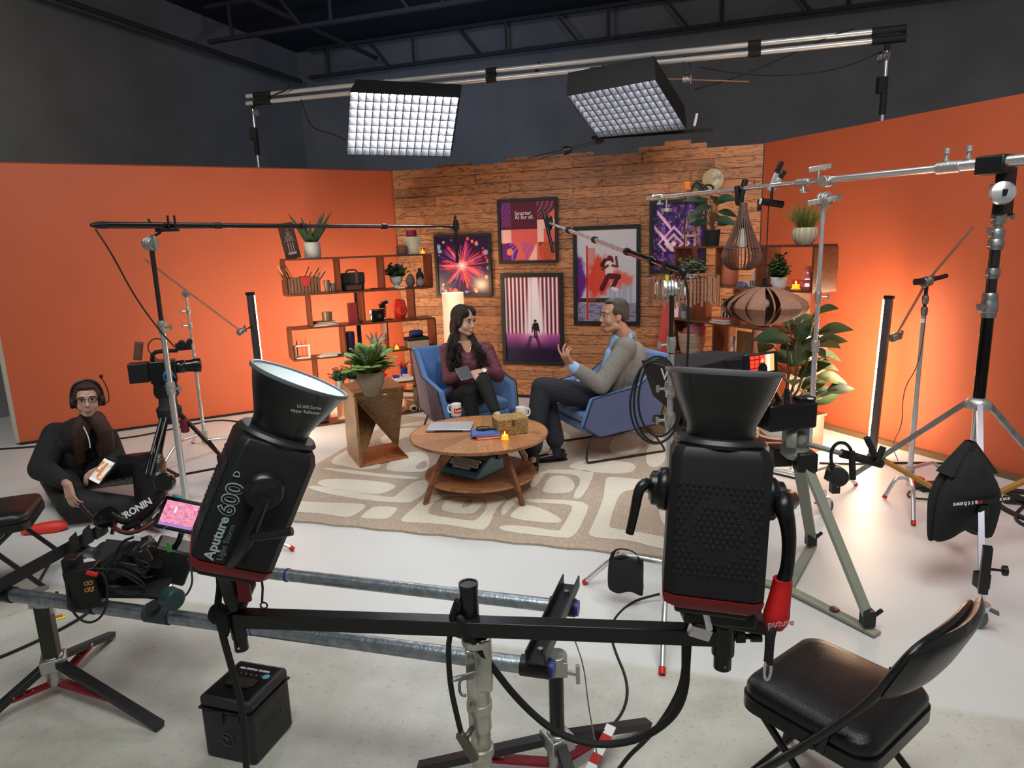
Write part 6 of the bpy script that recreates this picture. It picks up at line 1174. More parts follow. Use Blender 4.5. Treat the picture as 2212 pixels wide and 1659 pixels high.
# ---------------- right microphone boom
b = V(.705, 2.96, 0); g0 = Y(1440, 622, 2.98); s3 = T('boom_stand', 'tall chrome stand with grip head in front of the man, holding the right mic boom', 'stand', b)
MB().cyl(b+V(0, 0, .1), V(b.x, b.y, .90), .0165, 14).out('lower_tube', CHR, s3); MB().cyl(V(b.x, b.y, .88), V(b.x, b.y, 1.20), .0145, 12).out('middle_tube', CHR, s3); MB().cyl(V(b.x, b.y, 1.16), V(b.x, b.y, g0.z), .0115, 12).out('upper_tube', DKST, s3)
collar(s3, V(b.x, b.y, 1.04), .021, .07, kd=(-1, -.2, .1)); collar(s3, V(b.x, b.y, .90), .021, .06, kd=(-1, -.2, 0)); collar(s3, V(b.x, b.y, 1.24), .0165, .07, kd=(-1, -.2, 0))
tl = [G(1430, 1460), G(1262, 1262), V(1.20, 3.25, 0)]; turtle(s3, b, [(p.x, p.y) for p in tl], h=(.22, .20, .17), r=.0130)
griphead(s3, g0+V(.015, 0, -.005), (1, -.15, 0), CAST, .040); MB().box(g0+V(-.045, -.01, 0), (.012, .03, .055)).out('wing', CAST, s3, bevel=.005); MB().cyl(g0+V(.0, 0, .02), g0+V(0, 0, .055), .008, 8).out('yellow_mark', mat('yellow_tape', (.6, .55, .02), .5), s3)
be, bt = Y(1476, 588, 2.98), Y(1186, 482, 4.55); bm2 = T('boom_pole', 'silver and black boom pole with shotgun microphone before the slogan poster', 'microphone boom', be); d = (bt-be).normalized()
P = [be, along(be, bt, 1355), along(be, bt, 1290), along(be, bt, 1232), bt]; P = [be, along(be, bt, 1440), along(be, bt, 1355), along(be, bt, 1285), along(be, bt, 1228), bt]
for i, r in enumerate((.016, .0145, .0125, .0105, .009)): MB().cyl(P[i], P[i+1], r, 12).out('pole_section', [BLKG, mat('dark_chrome', (.22, .20, .20), .2, 1), CHR, CHR, CHR][i], bm2)
for q in P[1:5]: MB().cyl(q-d*.012, q+d*.012, .019, 12).out('locking_collar', BLK, bm2)
MB().sph(be, .02, 10, 8).out('end_plug', BLK, bm2)
m0, m1 = Y(1172, 448, 4.58), Y(1195, 545, 4.50); MB().tube([m0, m0.lerp(m1, .1), m1], [.006, .0115, .0115], 12).out('shotgun_microphone', BLK, bm2); MB().box(bt, (.05, .04, .05)).sph(bt+V(0, 0, .03), .022, 10, 8).sph(bt+V(.0, 0, -.03), .020, 10, 8).out('shock_mount', BLK, bm2)
MB().tube([along(be, bt, 1420)+V(0, 0, .0), along(be, bt, 1412)+V(-.02, 0, .03), along(be, bt, 1405)+V(0, -.01, -.04), along(be, bt, 1440)+V(0, -.02, .03), along(be, bt, 1450)+V(0, 0, -.03)], .008, 7, smooth=2).out('strap', BLK, bm2)
cable([be+V(.0, 0, -.01), Y(1486, 620, 2.96), Y(1488, 700, 2.96), Y(1484, 800, 2.98), Y(1476, 930, 3.02), Y(1474, 985, 3.03)], .0055, 'black cable dropping straight down from the right boom')
for k, (cx, cy_, rx, ry) in enumerate(((1420, 870, 52, 88), (1424, 866, 46, 78), (1416, 876, 56, 84))):
    P = [Y(cx+rx*math.cos(a), cy_+ry*math.sin(a)-(14 if math.sin(a) < -.5 else 0), 2.90-.01*k) for a in [i*.4488 for i in range(14)]]
    tag(MB().tube(P, .0050, 6, smooth=2, close=True).out('cable_coil', RUB, loc=P[0]), ['outer loop of the coiled cable hung on the chrome stand', 'inner loop of the coiled cable hung on the chrome stand', 'lowest loop of the coiled cable hung on the chrome stand'][k], 'cable', 'coiled cable on the stand')
cable([G(1425, 1283, .05), G(1360, 1300), G(1315, 1350), G(1325, 1400), G(1360, 1480), G(1345, 1550), G(1280, 1600), G(1120, 1615), G(930, 1660)], .006, 'thin black cable snaking over the floor to the middle stand')
def bag(p, w, h, d, yaw, label, tp=0):      # saddle sandbag of cloth hung over a leg
    t = T('sandbag', label, 'sandbag', p); m = Matrix.Translation(p) @ Matrix.Rotation(R(yaw), 4, 'Z'); CL = mat('black_cordura', (.014, .014, .016), .9, bump=.6, bscale=18)
    for s in (-1, 1):
        mb = MB(m); n = 6; vs = []
        for j in range(n+1):
            v = j/n
            for i in range(n+1):
                u = i/n; th = .5*d*math.sin(math.pi*min(.98, v*.85+.12))*(.5+.5*math.sin(math.pi*u))+.008
                vs.append((w*(u-.5)*(1+.10*v+.03*math.sin(5*v+s))*(1-tp*max(0, 1-v*2.3)), s*(.012+th), -h*v-.012*math.sin(9*u+s)-tp*.07*v*abs(math.cos(3.14*u))))
        k = len(vs)
        for j in range(n+1):
            for i in range(n+1): x = vs[j*(n+1)+i]; vs.append((x[0], s*.004, x[2]))
        fs = [];
        for j in range(n):
            for i in range(n): a = j*(n+1)+i; fs += [(a, a+1, a+n+2, a+n+1), (k+a, k+a+n+1, k+a+n+2, k+a+1)]
        for i in range(n): fs += [(i, k+i, k+i+1, i+1), (n*(n+1)+i, n*(n+1)+i+1, k+n*(n+1)+i+1, k+n*(n+1)+i)]
        for j in range(n): fs += [(j*(n+1), (j+1)*(n+1), k+(j+1)*(n+1), k+j*(n+1)), (j*(n+1)+n, k+j*(n+1)+n, k+(j+1)*(n+1)+n, (j+1)*(n+1)+n)]
        mb.add(vs, fs).out('pouch', CL, t, sub=1)
    return t, m, CL
t, m, CL = bag(G(1352, 1225, .20)+V(0, 0, .045), .155, .17, .05, -18, 'small black sandbag hung on the front leg of the chrome mic stand')
sm = MB(m); P = [(-.065, -.02, 0), (-.05, -.03, .05), (.0, -.035, .065), (.055, -.03, .045), (.068, -.02, -.01)]
sm.tube(P, .012, 6, smooth=2, flat=.25).out('strap', CL, t)
for i, ch in enumerate('matthews'):
    a = -.028+.0125*i; text(ch, .019, m @ Matrix.Translation((a, -.054, .058-abs(a)*.22)) @ Matrix.Rotation(R(90), 4, 'X') @ Matrix.Rotation(R(-a*500), 4, 'Z'), REDP if i == 0 else LETW, t, bold=.0006)
MB(m).tube([V(.018*math.cos(x), -.040, -.09+.018*math.sin(x)) for x in [.9+i*.5 for i in range(9)]], .0012, 5).out('logo_ring', mat('faint_grey', (.05, .05, .055), .6), t)

# ---------------- big roller stand and boom arm at right with three pendants
b = V(2.33, 3.30, 0); hd = Y(2136, 372, 3.30); s4 = T('roller_stand', 'heavy steel roller stand with castors carrying the pendant boom at right', 'stand', b)
zz = lambda py, px=2100: Y(px, py, 3.30).z
for z0, z1_, r, mt_ in ((zz(870), zz(668), .027, mat('black_chrome', (.03, .03, .03), .15, .9)), (zz(700), zz(520), .0235, DKST), (zz(530), zz(440), .021, STL), (zz(450), hd.z, .0215, STL)): MB().cyl(V(b.x, b.y, z0), V(b.x, b.y, z1_), r, 16).out('column_tube', mt_, s4)
for y_, r, h, kd in ((668, .030, .085, (-1, -.3, .2)), (645, .028, .05, None), (592, .025, .05, None), (530, .028, .05, None), (508, .026, .05, (-.9, -.4, .3)), (470, .026, .07, (1, 0, 0))): collar(s4, V(b.x, b.y, zz(y_)), r, h, kd=kd, m=STL)
zh = zz(872); MB(Matrix.Translation(V(b.x, b.y, zh))).lathe([(.03, -.03), (.055, -.025), (.06, .0), (.05, .02), (.03, .03)], n=18).out('leg_hub', CAST, s4)
zl = .30; MB().cyl(V(b.x, b.y, zh), V(b.x, b.y, .22), .018, 12).out('centre_rod', CHR, s4); MB(Matrix.Translation(V(b.x, b.y, zl))).lathe([(.018, -.03), (.04, -.03), (.04, .03), (.018, .03)], n=16).out('lower_hub', CAST, s4)
YB = mat('ochre_brace', (.35, .17, .03), .5); w3 = [V(1.885, 3.92, 0), V(1.985, 2.66, 0), V(3.08, 3.42, 0)]
for i, wp in enumerate(w3):
    d = (V(wp.x, wp.y, 0)-V(b.x, b.y, 0)); d.normalize(); a0 = V(b.x, b.y, zh)+d*.05; a1 = V(wp.x, wp.y, .20)-d*.06
    MB().bar(a0, a1, .024, .026).out('leg', STL if i != 1 else mat('leg_dark', (.10, .10, .12), .3, .9), s4); md_ = a0.lerp(a1, .62); MB().bar(md_, V(b.x, b.y, zl)+d*.03, .028, .018).out('brace', YB, s4); MB().box(md_, (.045, .045, .05)).out('joint', BLK, s4, bevel=.005); MB().box(a1, (.05, .05, .07)).out('leg_socket', BLK, s4, bevel=.005)
    if i == 1: MB().bar(V(wp.x, wp.y, .17), V(wp.x, wp.y, .38), .034, .036, d).cyl(V(wp.x, wp.y, .28), V(wp.x, wp.y, .28)+V(.06, -.02, 0), .006, 8).cyl(V(wp.x, wp.y, .28)+V(.06, -.02, 0), V(wp.x, wp.y, .28)+V(.075, -.025, 0), .022, 12).out('socket', BLK, s4)
    sw = V(math.cos(2.2*i+.4), math.sin(2.2*i+.4), 0); wc2 = V(wp.x, wp.y, .052)+sw*.02; ax = sw.cross(V(0, 0, 1))
    cs = MB().cyl(V(wp.x, wp.y, .10), V(wp.x, wp.y, .165), .012, 10).lathe([(0, 0), (.036, 0), (.036, .012), (.02, .022), (0, .022)], V(wp.x, wp.y, .106), (0, 0, 1), 18).slab([wc2-ax*.018+sw*.02+V(0, 0, .055), wc2-ax*.018-sw*.05+V(0, 0, .055), wc2-ax*.018-sw*.01+V(0, 0, -.01), wc2-ax*.018+sw*.015], -ax*.003).slab([wc2+ax*.018+sw*.02+V(0, 0, .055), wc2+ax*.018-sw*.05+V(0, 0, .055), wc2+ax*.018-sw*.01+V(0, 0, -.01), wc2+ax*.018+sw*.015], ax*.003).out('castor_fork', CHR, s4)
    MB().lathe([(0, -.013), (.040, -.013), (.051, -.009), (.052, .009), (.040, .013), (0, .013)], wc2, ax, 26).out('wheel', mat('grey_rubber', (.10, .10, .105), .6), cs); MB().lathe([(0, -.0145), (.028, -.0145), (.028, .0145), (0, .0145)], wc2, ax, 20).out('wheel_hub', mat('grey_hub', (.5, .5, .5), .35, .6), cs); MB().bar(wc2-sw*.03+V(0, 0, .055), wc2-sw*.085+V(0, 0, .035), .03, .008).out('brake_pedal', mat('grey_rubber'), cs)
tip = Y(1398, 429, 5.72); A0 = Y(2140, 352, 3.30); dB = (A0-tip).normalized(); tail = A0+dB*.9; am = T('pendant_boom', 'long chrome boom arm carrying the three wooden pendants at right', 'boom arm', A0)
q1 = along(A0, tip, 2022); MB().cyl(tail, along(A0, tip, 2050), .026, 14).out('outer_tube', CHR, am); MB().cyl(q1+dB*.15, along(A0, tip, 1785), .0185, 12).out('middle_tube', CHR, am); MB().cyl(along(A0, tip, 1800), tip, .0150, 12).out('inner_tube', CHR, am)
MB().cyl(along(A0, tip, 2026), along(A0, tip, 2076), .029, 14).out('sleeve', CAST, am)
for x in (2042, 2090):
    q = along(A0, tip, x); MB().cyl(q, q+V(0, 0, .075), .008, 8).cyl(q+V(0, 0, .03), q+V(0, 0, .045), .014, 10).cyl(q+V(0, 0, .065), q+V(0, 0, .090), .016, 8).out('locking_bolt', CAST, am)
hb = along(A0, tip, 2142); MB().box(hb+V(.015, 0, -.01), (.13, .10, .085), (0, 0, R(-62))).box(hb+V(.075, -.0, -.13), (.05, .10, .22), (0, 0, R(-62))).out('pivot_block', BLK, am, bevel=.01)
MB().lathe([(0, 0), (.055, 0), (.05, .02), (.02, .032), (0, .033)], hb+V(.03, -.05, -.14), (-.3, -.9, .1), 26).out('pivot_disc', CHR, am); MB().box(hb+V(.02, -.083, -.14), (.022, .003, .03)).out('maker_plate', BLK, am); MB().cyl(V(b.x, b.y, hd.z-.16), V(b.x, b.y, hd.z-.0), .026, 16).box(V(b.x-.035, b.y, hd.z-.08), (.03, .03, .05)).out('pivot_socket', STL, am, bevel=.003)
for x, ax in ((1735, dB), (1425, dB)): q = along(A0, tip, x); MB().cyl(q-dB*.045, q+dB*.045, .024, 14).cyl(q, q+V(0, -.01, -.06), .012, 8).bar(q+V(-.02, 0, -.05), q+V(.03, 0, -.05), .02, .02).out('clamp', CAST, am, bevel=.002)
q = along(A0, tip, 1440); MB().cyl(q, q+V(0, 0, -.09), .008, 8).cyl(q+V(0, 0, -.09), q+V(0, 0, -.115), .045, 16).out('hanging_disc', CAST, am); q = along(A0, tip, 1412); MB().sph(q, .026, 12, 8).cyl(q, q+dB*.12, .020, 10).out('end_knuckle', CHR, am)
# C-stand carrying the middle of that arm
b = V(1.93, 4.14, 0); q = along(A0, tip, 1782); b = V(q.x, q.y, 0); s5 = T('c_stand', 'chrome stand propping the middle of the pendant boom arm', 'stand', b)
MB().cyl(b+V(0, 0, .08), V(b.x, b.y, 1.02), .0165, 12).out('lower_tube', CHR, s5); MB().cyl(V(b.x, b.y, 1.0), V(b.x, b.y, q.z-.14), .0135, 12).out('upper_tube', CHR, s5); collar(s5, V(b.x, b.y, 1.32), .017, .07, kd=(1, -.3, 0)); collar(s5, V(b.x, b.y, 1.02), .0195, .07); tl = [G(1738, 1104), V(b.x+.45, b.y+.25, 0), G(1732, 1140)]
turtle(s5, b, [(tl[0].x, tl[0].y), (tl[1].x, tl[1].y), (b.x-.35, b.y+.35)], h=(.26, .20, .17)); griphead(s5, q+V(0, -.02, -.11), (.4, -.9, 0), CAST, .045, (1, 0, .3)); griphead(s5, q+V(0, -.02, -.01), (.9, .3, 0), CAST, .034, (0, 0, 1)); MB().bar(q+V(-.11, -.03, -.13), q+V(.09, -.03, -.10), .02, .03).bar(q+V(-.10, 0, .06), q+V(.03, 0, .08), .02, .03).cyl(q+V(-.04, 0, 0), q+V(-.04, 0, .07), .009, 8).out('lever', CAST, s5, bevel=.004)
# spring clamps on the arm
def springclip(x, dy, label, m1):
    q = along(A0, tip, x); t = T('spring_clamp', label, 'clamp', q)
    MB().bar(q+V(-.02, 0, -.03), q+V(.045, 0, .12), .012, .028).bar(q+V(.01, .02, -.03), q+V(.075, .02, .08), .012, .028).out('jaw', m1, t, bevel=.002); MB().bar(q+V(.025, 0, .075), q+V(.055, 0, .145), .018, .032).bar(q+V(.055, .02, .045), q+V(.085, .02, .09), .018, .032).out('grip', BLK, t, bevel=.003)
springclip(1668, 0, 'steel spring clamp with black grips above the wide pendant', CHR)
q = along(A0, tip, 1598); t = T('spring_clamp', 'black spring clamp above the teardrop pendant', 'clamp', q); MB().bar(q+V(.03, -.02, .06), q+V(-.01, -.02, -.11), .03, .05).bar(q+V(-.03, -.02, .02), q+V(-.02, -.02, -.10), .02, .04).cyl(q-dB*.03, q+dB*.03, .024, 10).out('jaw', BLK, t, bevel=.004)
q = along(A0, tip, 1668); t = T('worm_drive_light', 'small black cylinder clamped below the boom arm above the wide pendant', 'clamp', q+V(0, 0, -.10)); MB().cyl(q, q+V(.0, 0, -.10), .010, 8).out('stem', BLK, t); MB().cyl(q+V(-.07, 0, -.095), q+V(.075, 0, -.12), .022, 14).out('barrel', BLKG, t); MB().cyl(q+V(-.072, 0, -.0948), q+V(-.069, 0, -.0952), .020, 14).out('white_cap', WHT, t)
q = along(A0, tip, 1483); cable([q+V(.03, -.02, .02), q+V(.05, -.03, .09), q+V(.10, -.02, .07), q+V(.13, -.02, -.01), q+V(.18, -.02, .01), q+V(.20, -.02, .05), q+V(.14, -.02, .07), q+V(.06, -.02, .0)], .008, 'black and orange cable bundle knotted on the boom arm tip'); tag(MB().box(q+V(.0, -.02, .06), (.05, .02, .06)).out('orange_clip', mat('orange_plastic', (.75, .16, .02), .5), loc=q, bevel=.008), 'orange cable clip on top of the boom arm near its tip', 'clip')
# ---------------- pendants
PW1 = wood('pendant_walnut', (.15, .075, .055), (.10, .05, .035), .55, 9, (1, 1, 1), 1, rnd=False); PW2 = wood('pendant_oak', (.27, .13, .08), (.20, .09, .055), .6, 14, (1, 1, 1), 1, rnd=False)
BULB = mat('bulb_glass', (.75, .75, .72), .08, coat=1)
def ribs(t, p, prof, n, wd, m, thick=.004, tw=0):
    for k in range(n):
        a = 6.283*k/n; d = V(math.cos(a), math.sin(a), 0); s = V(-math.sin(a), math.cos(a), 0); inner = [p+d*(r-w_) + V(0, 0, z) for r, z, w_ in prof]; outer = [p+d*r+V(0, 0, z) for r, z, w_ in prof]; N = len(prof)
        vs = [x-s*thick/2 for x in outer+inner]+[x+s*thick/2 for x in outer+inner]; fs = []
        for i in range(N-1): fs += [(i, i+1, N+i+1, N+i), (2*N+i, 3*N+i, 3*N+i+1, 2*N+i+1), (i, 2*N+i, 2*N+i+1, i+1), (N+i, N+i+1, 3*N+i+1, 3*N+i)]
        fs += [(0, N, 3*N, 2*N), (N-1, 3*N-1, 4*N-1, 2*N-1)]
        MB().add(vs, fs).out('rib', m, t, smooth=False)
q = along(A0, tip, 1607); pz = lambda y_: Y(1605, y_, q.y).z; c = V(q.x, q.y, 0); g_ = 'wooden pendant lamps on the boom arm'
t = T('pendant_lamp', 'teardrop pendant lamp of dark vertical wooden slats', 'lamp', V(q.x, q.y, pz(585)), g_)
zt, zb = pz(437), pz(583); H_ = zt-zb; sc4 = (pxx(Y(1643, 540, q.y))-1605)*0+.136
pf = [(.024, 1.0, .012), (.030, .9, .012), (.038, .8, .014), (.055, .68, .016), (.083, .52, .018), (.115, .36, .018), (.136, .22, .018), (.126, .12, .018), (.098, .04, .02), (.064, .0, .03)]
ribs(t, c, [(r, zb+z*H_, w_) for r, z, w_ in pf], 30, .01, PW1); 
for r, z in ((.030, .97), (.128, .33), (.07, .01)): MB(Matrix.Translation(V(c.x, c.y, zb+z*H_))).lathe([(r*.72, -.002), (r*.93, -.002), (r*.93, .003), (r*.72, .003), (r*.72, -.002)], n=30).out('ring', PW1, t)
MB().cyl(c+V(0, 0, zt), q, .0035, 6).out('cord', BLK, t); MB().cyl(c+V(0, 0, zt-.10), c+V(0, 0, zt-.17), .018, 12).out('socket', BLK, t); MB(Matrix.Translation(c+V(0, 0, zt-.30))).lathe([(0, 0), (.02, .005), (.032, .03), (.028, .07), (.015, .11), (.014, .14), (0, .14)], n=18).out('bulb', BULB, t)
q = along(A0, tip, 1662); c = V(q.x, q.y, 0); pz = lambda y_: Y(1658, y_, q.y).z; zt, zb = pz(617), pz(704); H_ = zt-zb
t = T('pendant_lamp', 'wide saucer shaped pendant lamp of broad overlapping wood veneers', 'lamp', V(q.x, q.y, zb), g_); RW = .255
for k in range(14):      # broad veneer petals
    a = 6.283*k/14+.12; vs = []; N = 9
    for i in range(N):
        v = i/(N-1); ang_ = math.pi*v; r = .030+(RW-.03)*math.sin(ang_)**.85; z = zb+H_*(1-v); hw = .008+(.050 if abs(math.sin((a+1.75)/2)) > .16 else -.004)*math.sin(ang_)**1.1; tw = .34*math.sin(ang_)
        d = V(math.cos(a), math.sin(a), 0); s = V(-math.sin(a), math.cos(a), 0); w_ = s*math.cos(tw)+d*math.sin(tw)
        vs += [c+d*(r-.0)-w_*hw*1.15+V(0, 0, z), c+d*r+w_*hw*1.15+V(0, 0, z)]
    n2 = len(vs); vs += [v_-V(math.cos(a), math.sin(a), 0)*.003 for v_ in vs]; fs = []
    for i in range(N-1): a_ = 2*i; fs += [(a_, a_+1, a_+3, a_+2), (n2+a_, n2+a_+2, n2+a_+3, n2+a_+1), (a_, a_+2, n2+a_+2, n2+a_), (a_+1, n2+a_+1, n2+a_+3, a_+3)]
    MB().add(vs, fs).out('veneer', PW2, t)
for z in (zt, zb): MB(Matrix.Translation(V(c.x, c.y, z))).lathe([(0, -.004), (.05, -.004), (.05, .006), (0, .006)], n=22).out('end_disc', DKST, t)
MB().cyl(c+V(0, 0, zt), q+V(0, 0, -.10), .0035, 6).out('cord', BLK, t); MB().cyl(c+V(0, 0, zt+.05), c+V(0, 0, zt-.06), .018, 12).out('socket', BLK, t); MB().sph(c+V(0, 0, zt-.12), .035, 16, 12).out('bulb', BULB, t)
q = along(A0, tip, 1481); c = V(q.x, q.y, 0); pz = lambda y_: Y(1478, y_, q.y).z; zt, zb = pz(598), pz(652)
t = T('pendant_lamp', 'drum pendant lamp of rough hanging wooden strips behind the boom grip head', 'lamp', V(q.x, q.y, zb), g_); rg = random.Random(8)
for k in range(58):
    a = 6.283*k/58; d = V(math.cos(a), math.sin(a), 0); z0 = zb-rg.uniform(-.02, .03); z1_ = zt+rg.uniform(-.01, .01); r = .262+rg.uniform(-.006, .006); MB().bar(c+d*r+V(0, 0, z0), c+d*(r-.004)+V(0, 0, z1_), .017, .010, d).out('wood_strip', PW2, t, smooth=False)
for z in (zt-.03, zb+.04): MB(Matrix.Translation(V(c.x, c.y, z))).lathe([(.245, -.006), (.252, -.006), (.252, .006), (.245, .006), (.245, -.006)], n=40).out('ring', DKST, t)
for a in (0, 2.1, 4.2): MB().cyl(c+V(0, 0, zt+.02), c+V(.248*math.cos(a), .248*math.sin(a), zt-.03), .003, 6).out('spoke', DKST, t)
MB().cyl(c+V(0, 0, zt+.02), q, .0035, 6).out('cord', BLK, t); MB().cyl(c+V(0, 0, zt+.03), c+V(0, 0, zt-.06), .018, 12).out('socket', BLK, t); MB().sph(c+V(0, 0, zt-.11), .035, 14, 10).out('bulb', BULB, t)
# ---------------- C-stand holding the right tube light
b = G(1960, 1075); s6 = T('c_stand', 'chrome stand right of the bright tube light with a clamped arm', 'stand', b); tz = Y(1993, 612, b.y).z
MB().cyl(b+V(0, 0, .08), V(b.x, b.y, .62), .0165, 12).out('lower_tube', CHR, s6); MB().cyl(V(b.x, b.y, .6), V(b.x, b.y, tz-.15), .0135, 12).out('middle_tube', CHR, s6); MB().cyl(V(b.x, b.y, tz-.2), V(b.x, b.y, tz), .011, 12).out('upper_tube', DKST, s6)
for dz in (.10, .17): collar(s6, V(b.x, b.y, tz-dz), .016, .05, m=STL)
MB().cyl(V(b.x, b.y, tz-.24), V(b.x, b.y, tz-.215), .0145, 12).out('white_tape', WHT, s6); tt = [G(1910, 1078), G(1957, 1100), V(b.x+.4, b.y+.2, 0)]; turtle(s6, b, [(tt[0].x, tt[0].y), (tt[1].x-.1, tt[1].y-.25), (tt[2].x, tt[2].y)])
g0 = V(b.x, b.y, tz+.01); griphead(s6, g0, (1, .3, .2), STL, .032); MB().cyl(g0+V(-.03, 0, 0), g0+V(-.075, 0, .0), .020, 10).out('tee_handle', DKST, s6); MB().cyl(g0+V(.03, 0, .01), g0+V(.13, .02, .03), .014, 8).out('lever', DKST, s6)
a0 = Y(2102, 490, b.y-.15); a1 = Y(1934, 728, b.y+.25); MB().cyl(a0, g0, .007, 8).cyl(g0, a1, .007, 8).out('arm', mat('copper_arm', (.45, .28, .20), .35, .8), s6); griphead(s6, a1, (1, .2, .3), STL, .028)
cable([g0+V(0, 0, -.05), Y(2000, 690, b.y-.05), Y(1985, 790, b.y-.05), Y(1950, 840, b.y-.05), Y(1950, 920, b.y), Y(1925, 960, b.y+.2), G(1940, 995, .01)], .0028, 'thin red-brown wire hanging from the right stand down to the floor', mat('wire_brown', (.12, .03, .02), .5))
pwb = G(2015, 1058, .0); t = T('power_supply', 'black power supply brick on the floor behind the hanging sandbag', 'power supply', pwb); MB(Matrix.Translation(pwb)).box((0, 0, .025), (.19, .09, .05)).out('case', BLK, t, bevel=.005); MB(Matrix.Translation(pwb)).tube([(-.09, 0, .02), (-.2, -.05, .01), (-.25, -.15, .01), (-.1, -.2, .01), (.1, -.17, .01)], .006, 6, smooth=2).out('lead', RUB, t); MB(Matrix.Translation(pwb)).box((-.06, .10, .03), (.10, .06, .05)).out('red_label', REDP, t, bevel=.008)
# sandbag under the roller stand
t, m, CL = bag(V(2.10, 3.00, .71), .30, .40, .16, 8, 'large black sandbag hanging under the hub of the roller stand', .85)
MB(m).add([(-.12, -.05, -.12), (.12, -.05, -.12), (.012, -.02, .03), (-.012, -.02, .03), (-.12, .05, -.12), (.12, .05, -.12), (.012, .02, .03), (-.012, .02, .03)], [(0, 1, 2, 3), (4, 7, 6, 5), (0, 3, 7, 4), (1, 5, 6, 2)]).out('top_flap', CL, t)
MB(m).box((0, -.105, -.225), (.33, .006, .022)).out('strap', BLK, t)
for i, ch in enumerate('matthews'): text(ch, .030, m @ Matrix.Translation((-.02-.0185*i, -.110, -.225)) @ Matrix.Rotation(R(90), 4, 'X') @ Matrix.Rotation(R(180), 4, 'Z'), REDP if i == 0 else LETW, t, bold=.0006)
for i, ch in enumerate('ews'[::1]): text(ch, .030, m @ Matrix.Translation((.125-.02*i, -.110, -.222)) @ Matrix.Rotation(R(90), 4, 'X') @ Matrix.Rotation(R(180), 4, 'Z'), LETW, t, bold=.0004)
cable([G(2330, 1060, .01), G(2220, 1065, .02), G(2160, 1055, .02), G(2140, 1085, .01), G(2230, 1130, .01), G(2400, 1180, .01)], .016, 'thick black power cable with connector at the right edge of the floor'); q = G(2195, 1080, .03); tag(MB().cyl(q+V(-.06, .02, 0), q+V(.14, -.04, 0), .024, 14).out('cable_connector', BLK, loc=q), 'black inline cable connector lying at the right edge', 'connector')
cable([G(2150, 1060, .01), G(2230, 1078, .01), G(2180, 1120, .01), G(2250, 1150, .01), G(2400, 1200, .01)], .010, 'second black cable under the thick one at the right edge')
cable([G(1640, 1015, .006), G(1760, 1043, .006)], .008, 'short black cable on the floor left of the propping stand', sm=0)
cable([G(1770, 1000, .01), G(1850, 1003, .01), G(1990, 998, .01), G(2120, 1005, .01), G(2260, 1040, .01)], .008, 'black cable along the floor under the right orange wall')
cable([G(-40, 973, .006), G(80, 965, .006), G(180, 955, .006), G(290, 945, .006), G(380, 925, .006), G(470, 905, .006), G(540, 915, .006)], .010, 'black cable along the floor in front of the left orange wall')
# ---------------- teleprompter camera on its tripod
b = V(1.30, 3.02, 0); tpd = T('prompter_tripod', 'grey legged tripod with floor spreader under the prompter camera', 'tripod', b); GW = mat('grey_wood_leg', (.26, .27, .22), .6, bump=.2, bscale=30); hz = Y(1640, 965, 3.02).z
f1, f2, f3 = V(1.50, 2.66, .02), V(.95, 3.30, .02), V(1.60, 3.45, .02)
for f_ in (f1, f2, f3):
    d = (f_-V(b.x, b.y, 0)); d.z = 0; d.normalize(); s = d.cross(V(0, 0, 1)); a0 = V(b.x, b.y, hz-.06)+d*.06
    MB().bar(a0, f_+V(0, 0, .06), .052, .020, d).out('leg', GW, tpd, bevel=.002); MB().box(a0, (.09, .07, .09)).out('leg_joint', BLK, tpd, bevel=.008); MB().box(f_+V(0, 0, .05), (.05, .05, .07)).cyl(f_+V(.02, 0, .05), f_+V(.055, -.01, .09), .010, 8).out('foot_clamp', BLK, tpd, bevel=.005)
sc0 = V(b.x, b.y, .02)
for f_ in (f1, f2, f3):
    d = (f_-sc0); d.z = 0; d.normalize(); MB().bar(sc0-d*.0, f_+d*.05+V(0, 0, -.005), .050, .014).out('spreader_bar', GW, tpd, bevel=.002)
q = sc0.lerp(f1, .62)+V(0, 0, .012); MB().lathe([(0, 0), (.022, 0), (.020, .006), (0, .007)], q, n=20).out('bubble_level', mat('level_maroon', (.10, .03, .04), .2), tpd)
MB(Matrix.Translation(V(b.x, b.y, hz))).lathe([(.04, -.06), (.07, -.03), (.06, 0), (.05, .02)], n=18).out('bowl', mat('grey_cast', (.30, .31, .28), .5, .4), tpd); MB().box(V(b.x, b.y, hz+.05), (.09, .10, .09)).cyl(V(b.x-.06, b.y-.05, hz+.06), V(b.x-.02, b.y-.07, hz+.06), .05, 20).sph(V(b.x, b.y-.05, hz+.05), .035, 12, 8).out('fluid_head', mat('grey_cast'), tpd, bevel=.006)
h0, h1 = Y(1695, 945, 3.0), Y(1838, 985, 2.95); MB().tube([V(b.x+.03, b.y, hz+.08), h0, h0.lerp(h1, .6), h1], .0125, 10, smooth=1).out('pan_handle', mat('grey_cast'), tpd); h2 = Y(1905, 1002, 2.95); MB().cyl(h0.lerp(h1, .85), h2, .020, 12).out('foam_grip', BLKM, tpd)
for a, b3 in ((Y(1840, 975, 2.93), Y(1842, 1035, 2.93)), (Y(1893, 1000, 2.93), Y(1908, 965, 2.93)), (Y(1890, 985, 2.93), Y(1872, 945, 2.93))): MB().cyl(a, b3, .014, 10).out('zoom_control', BLKM, tpd)
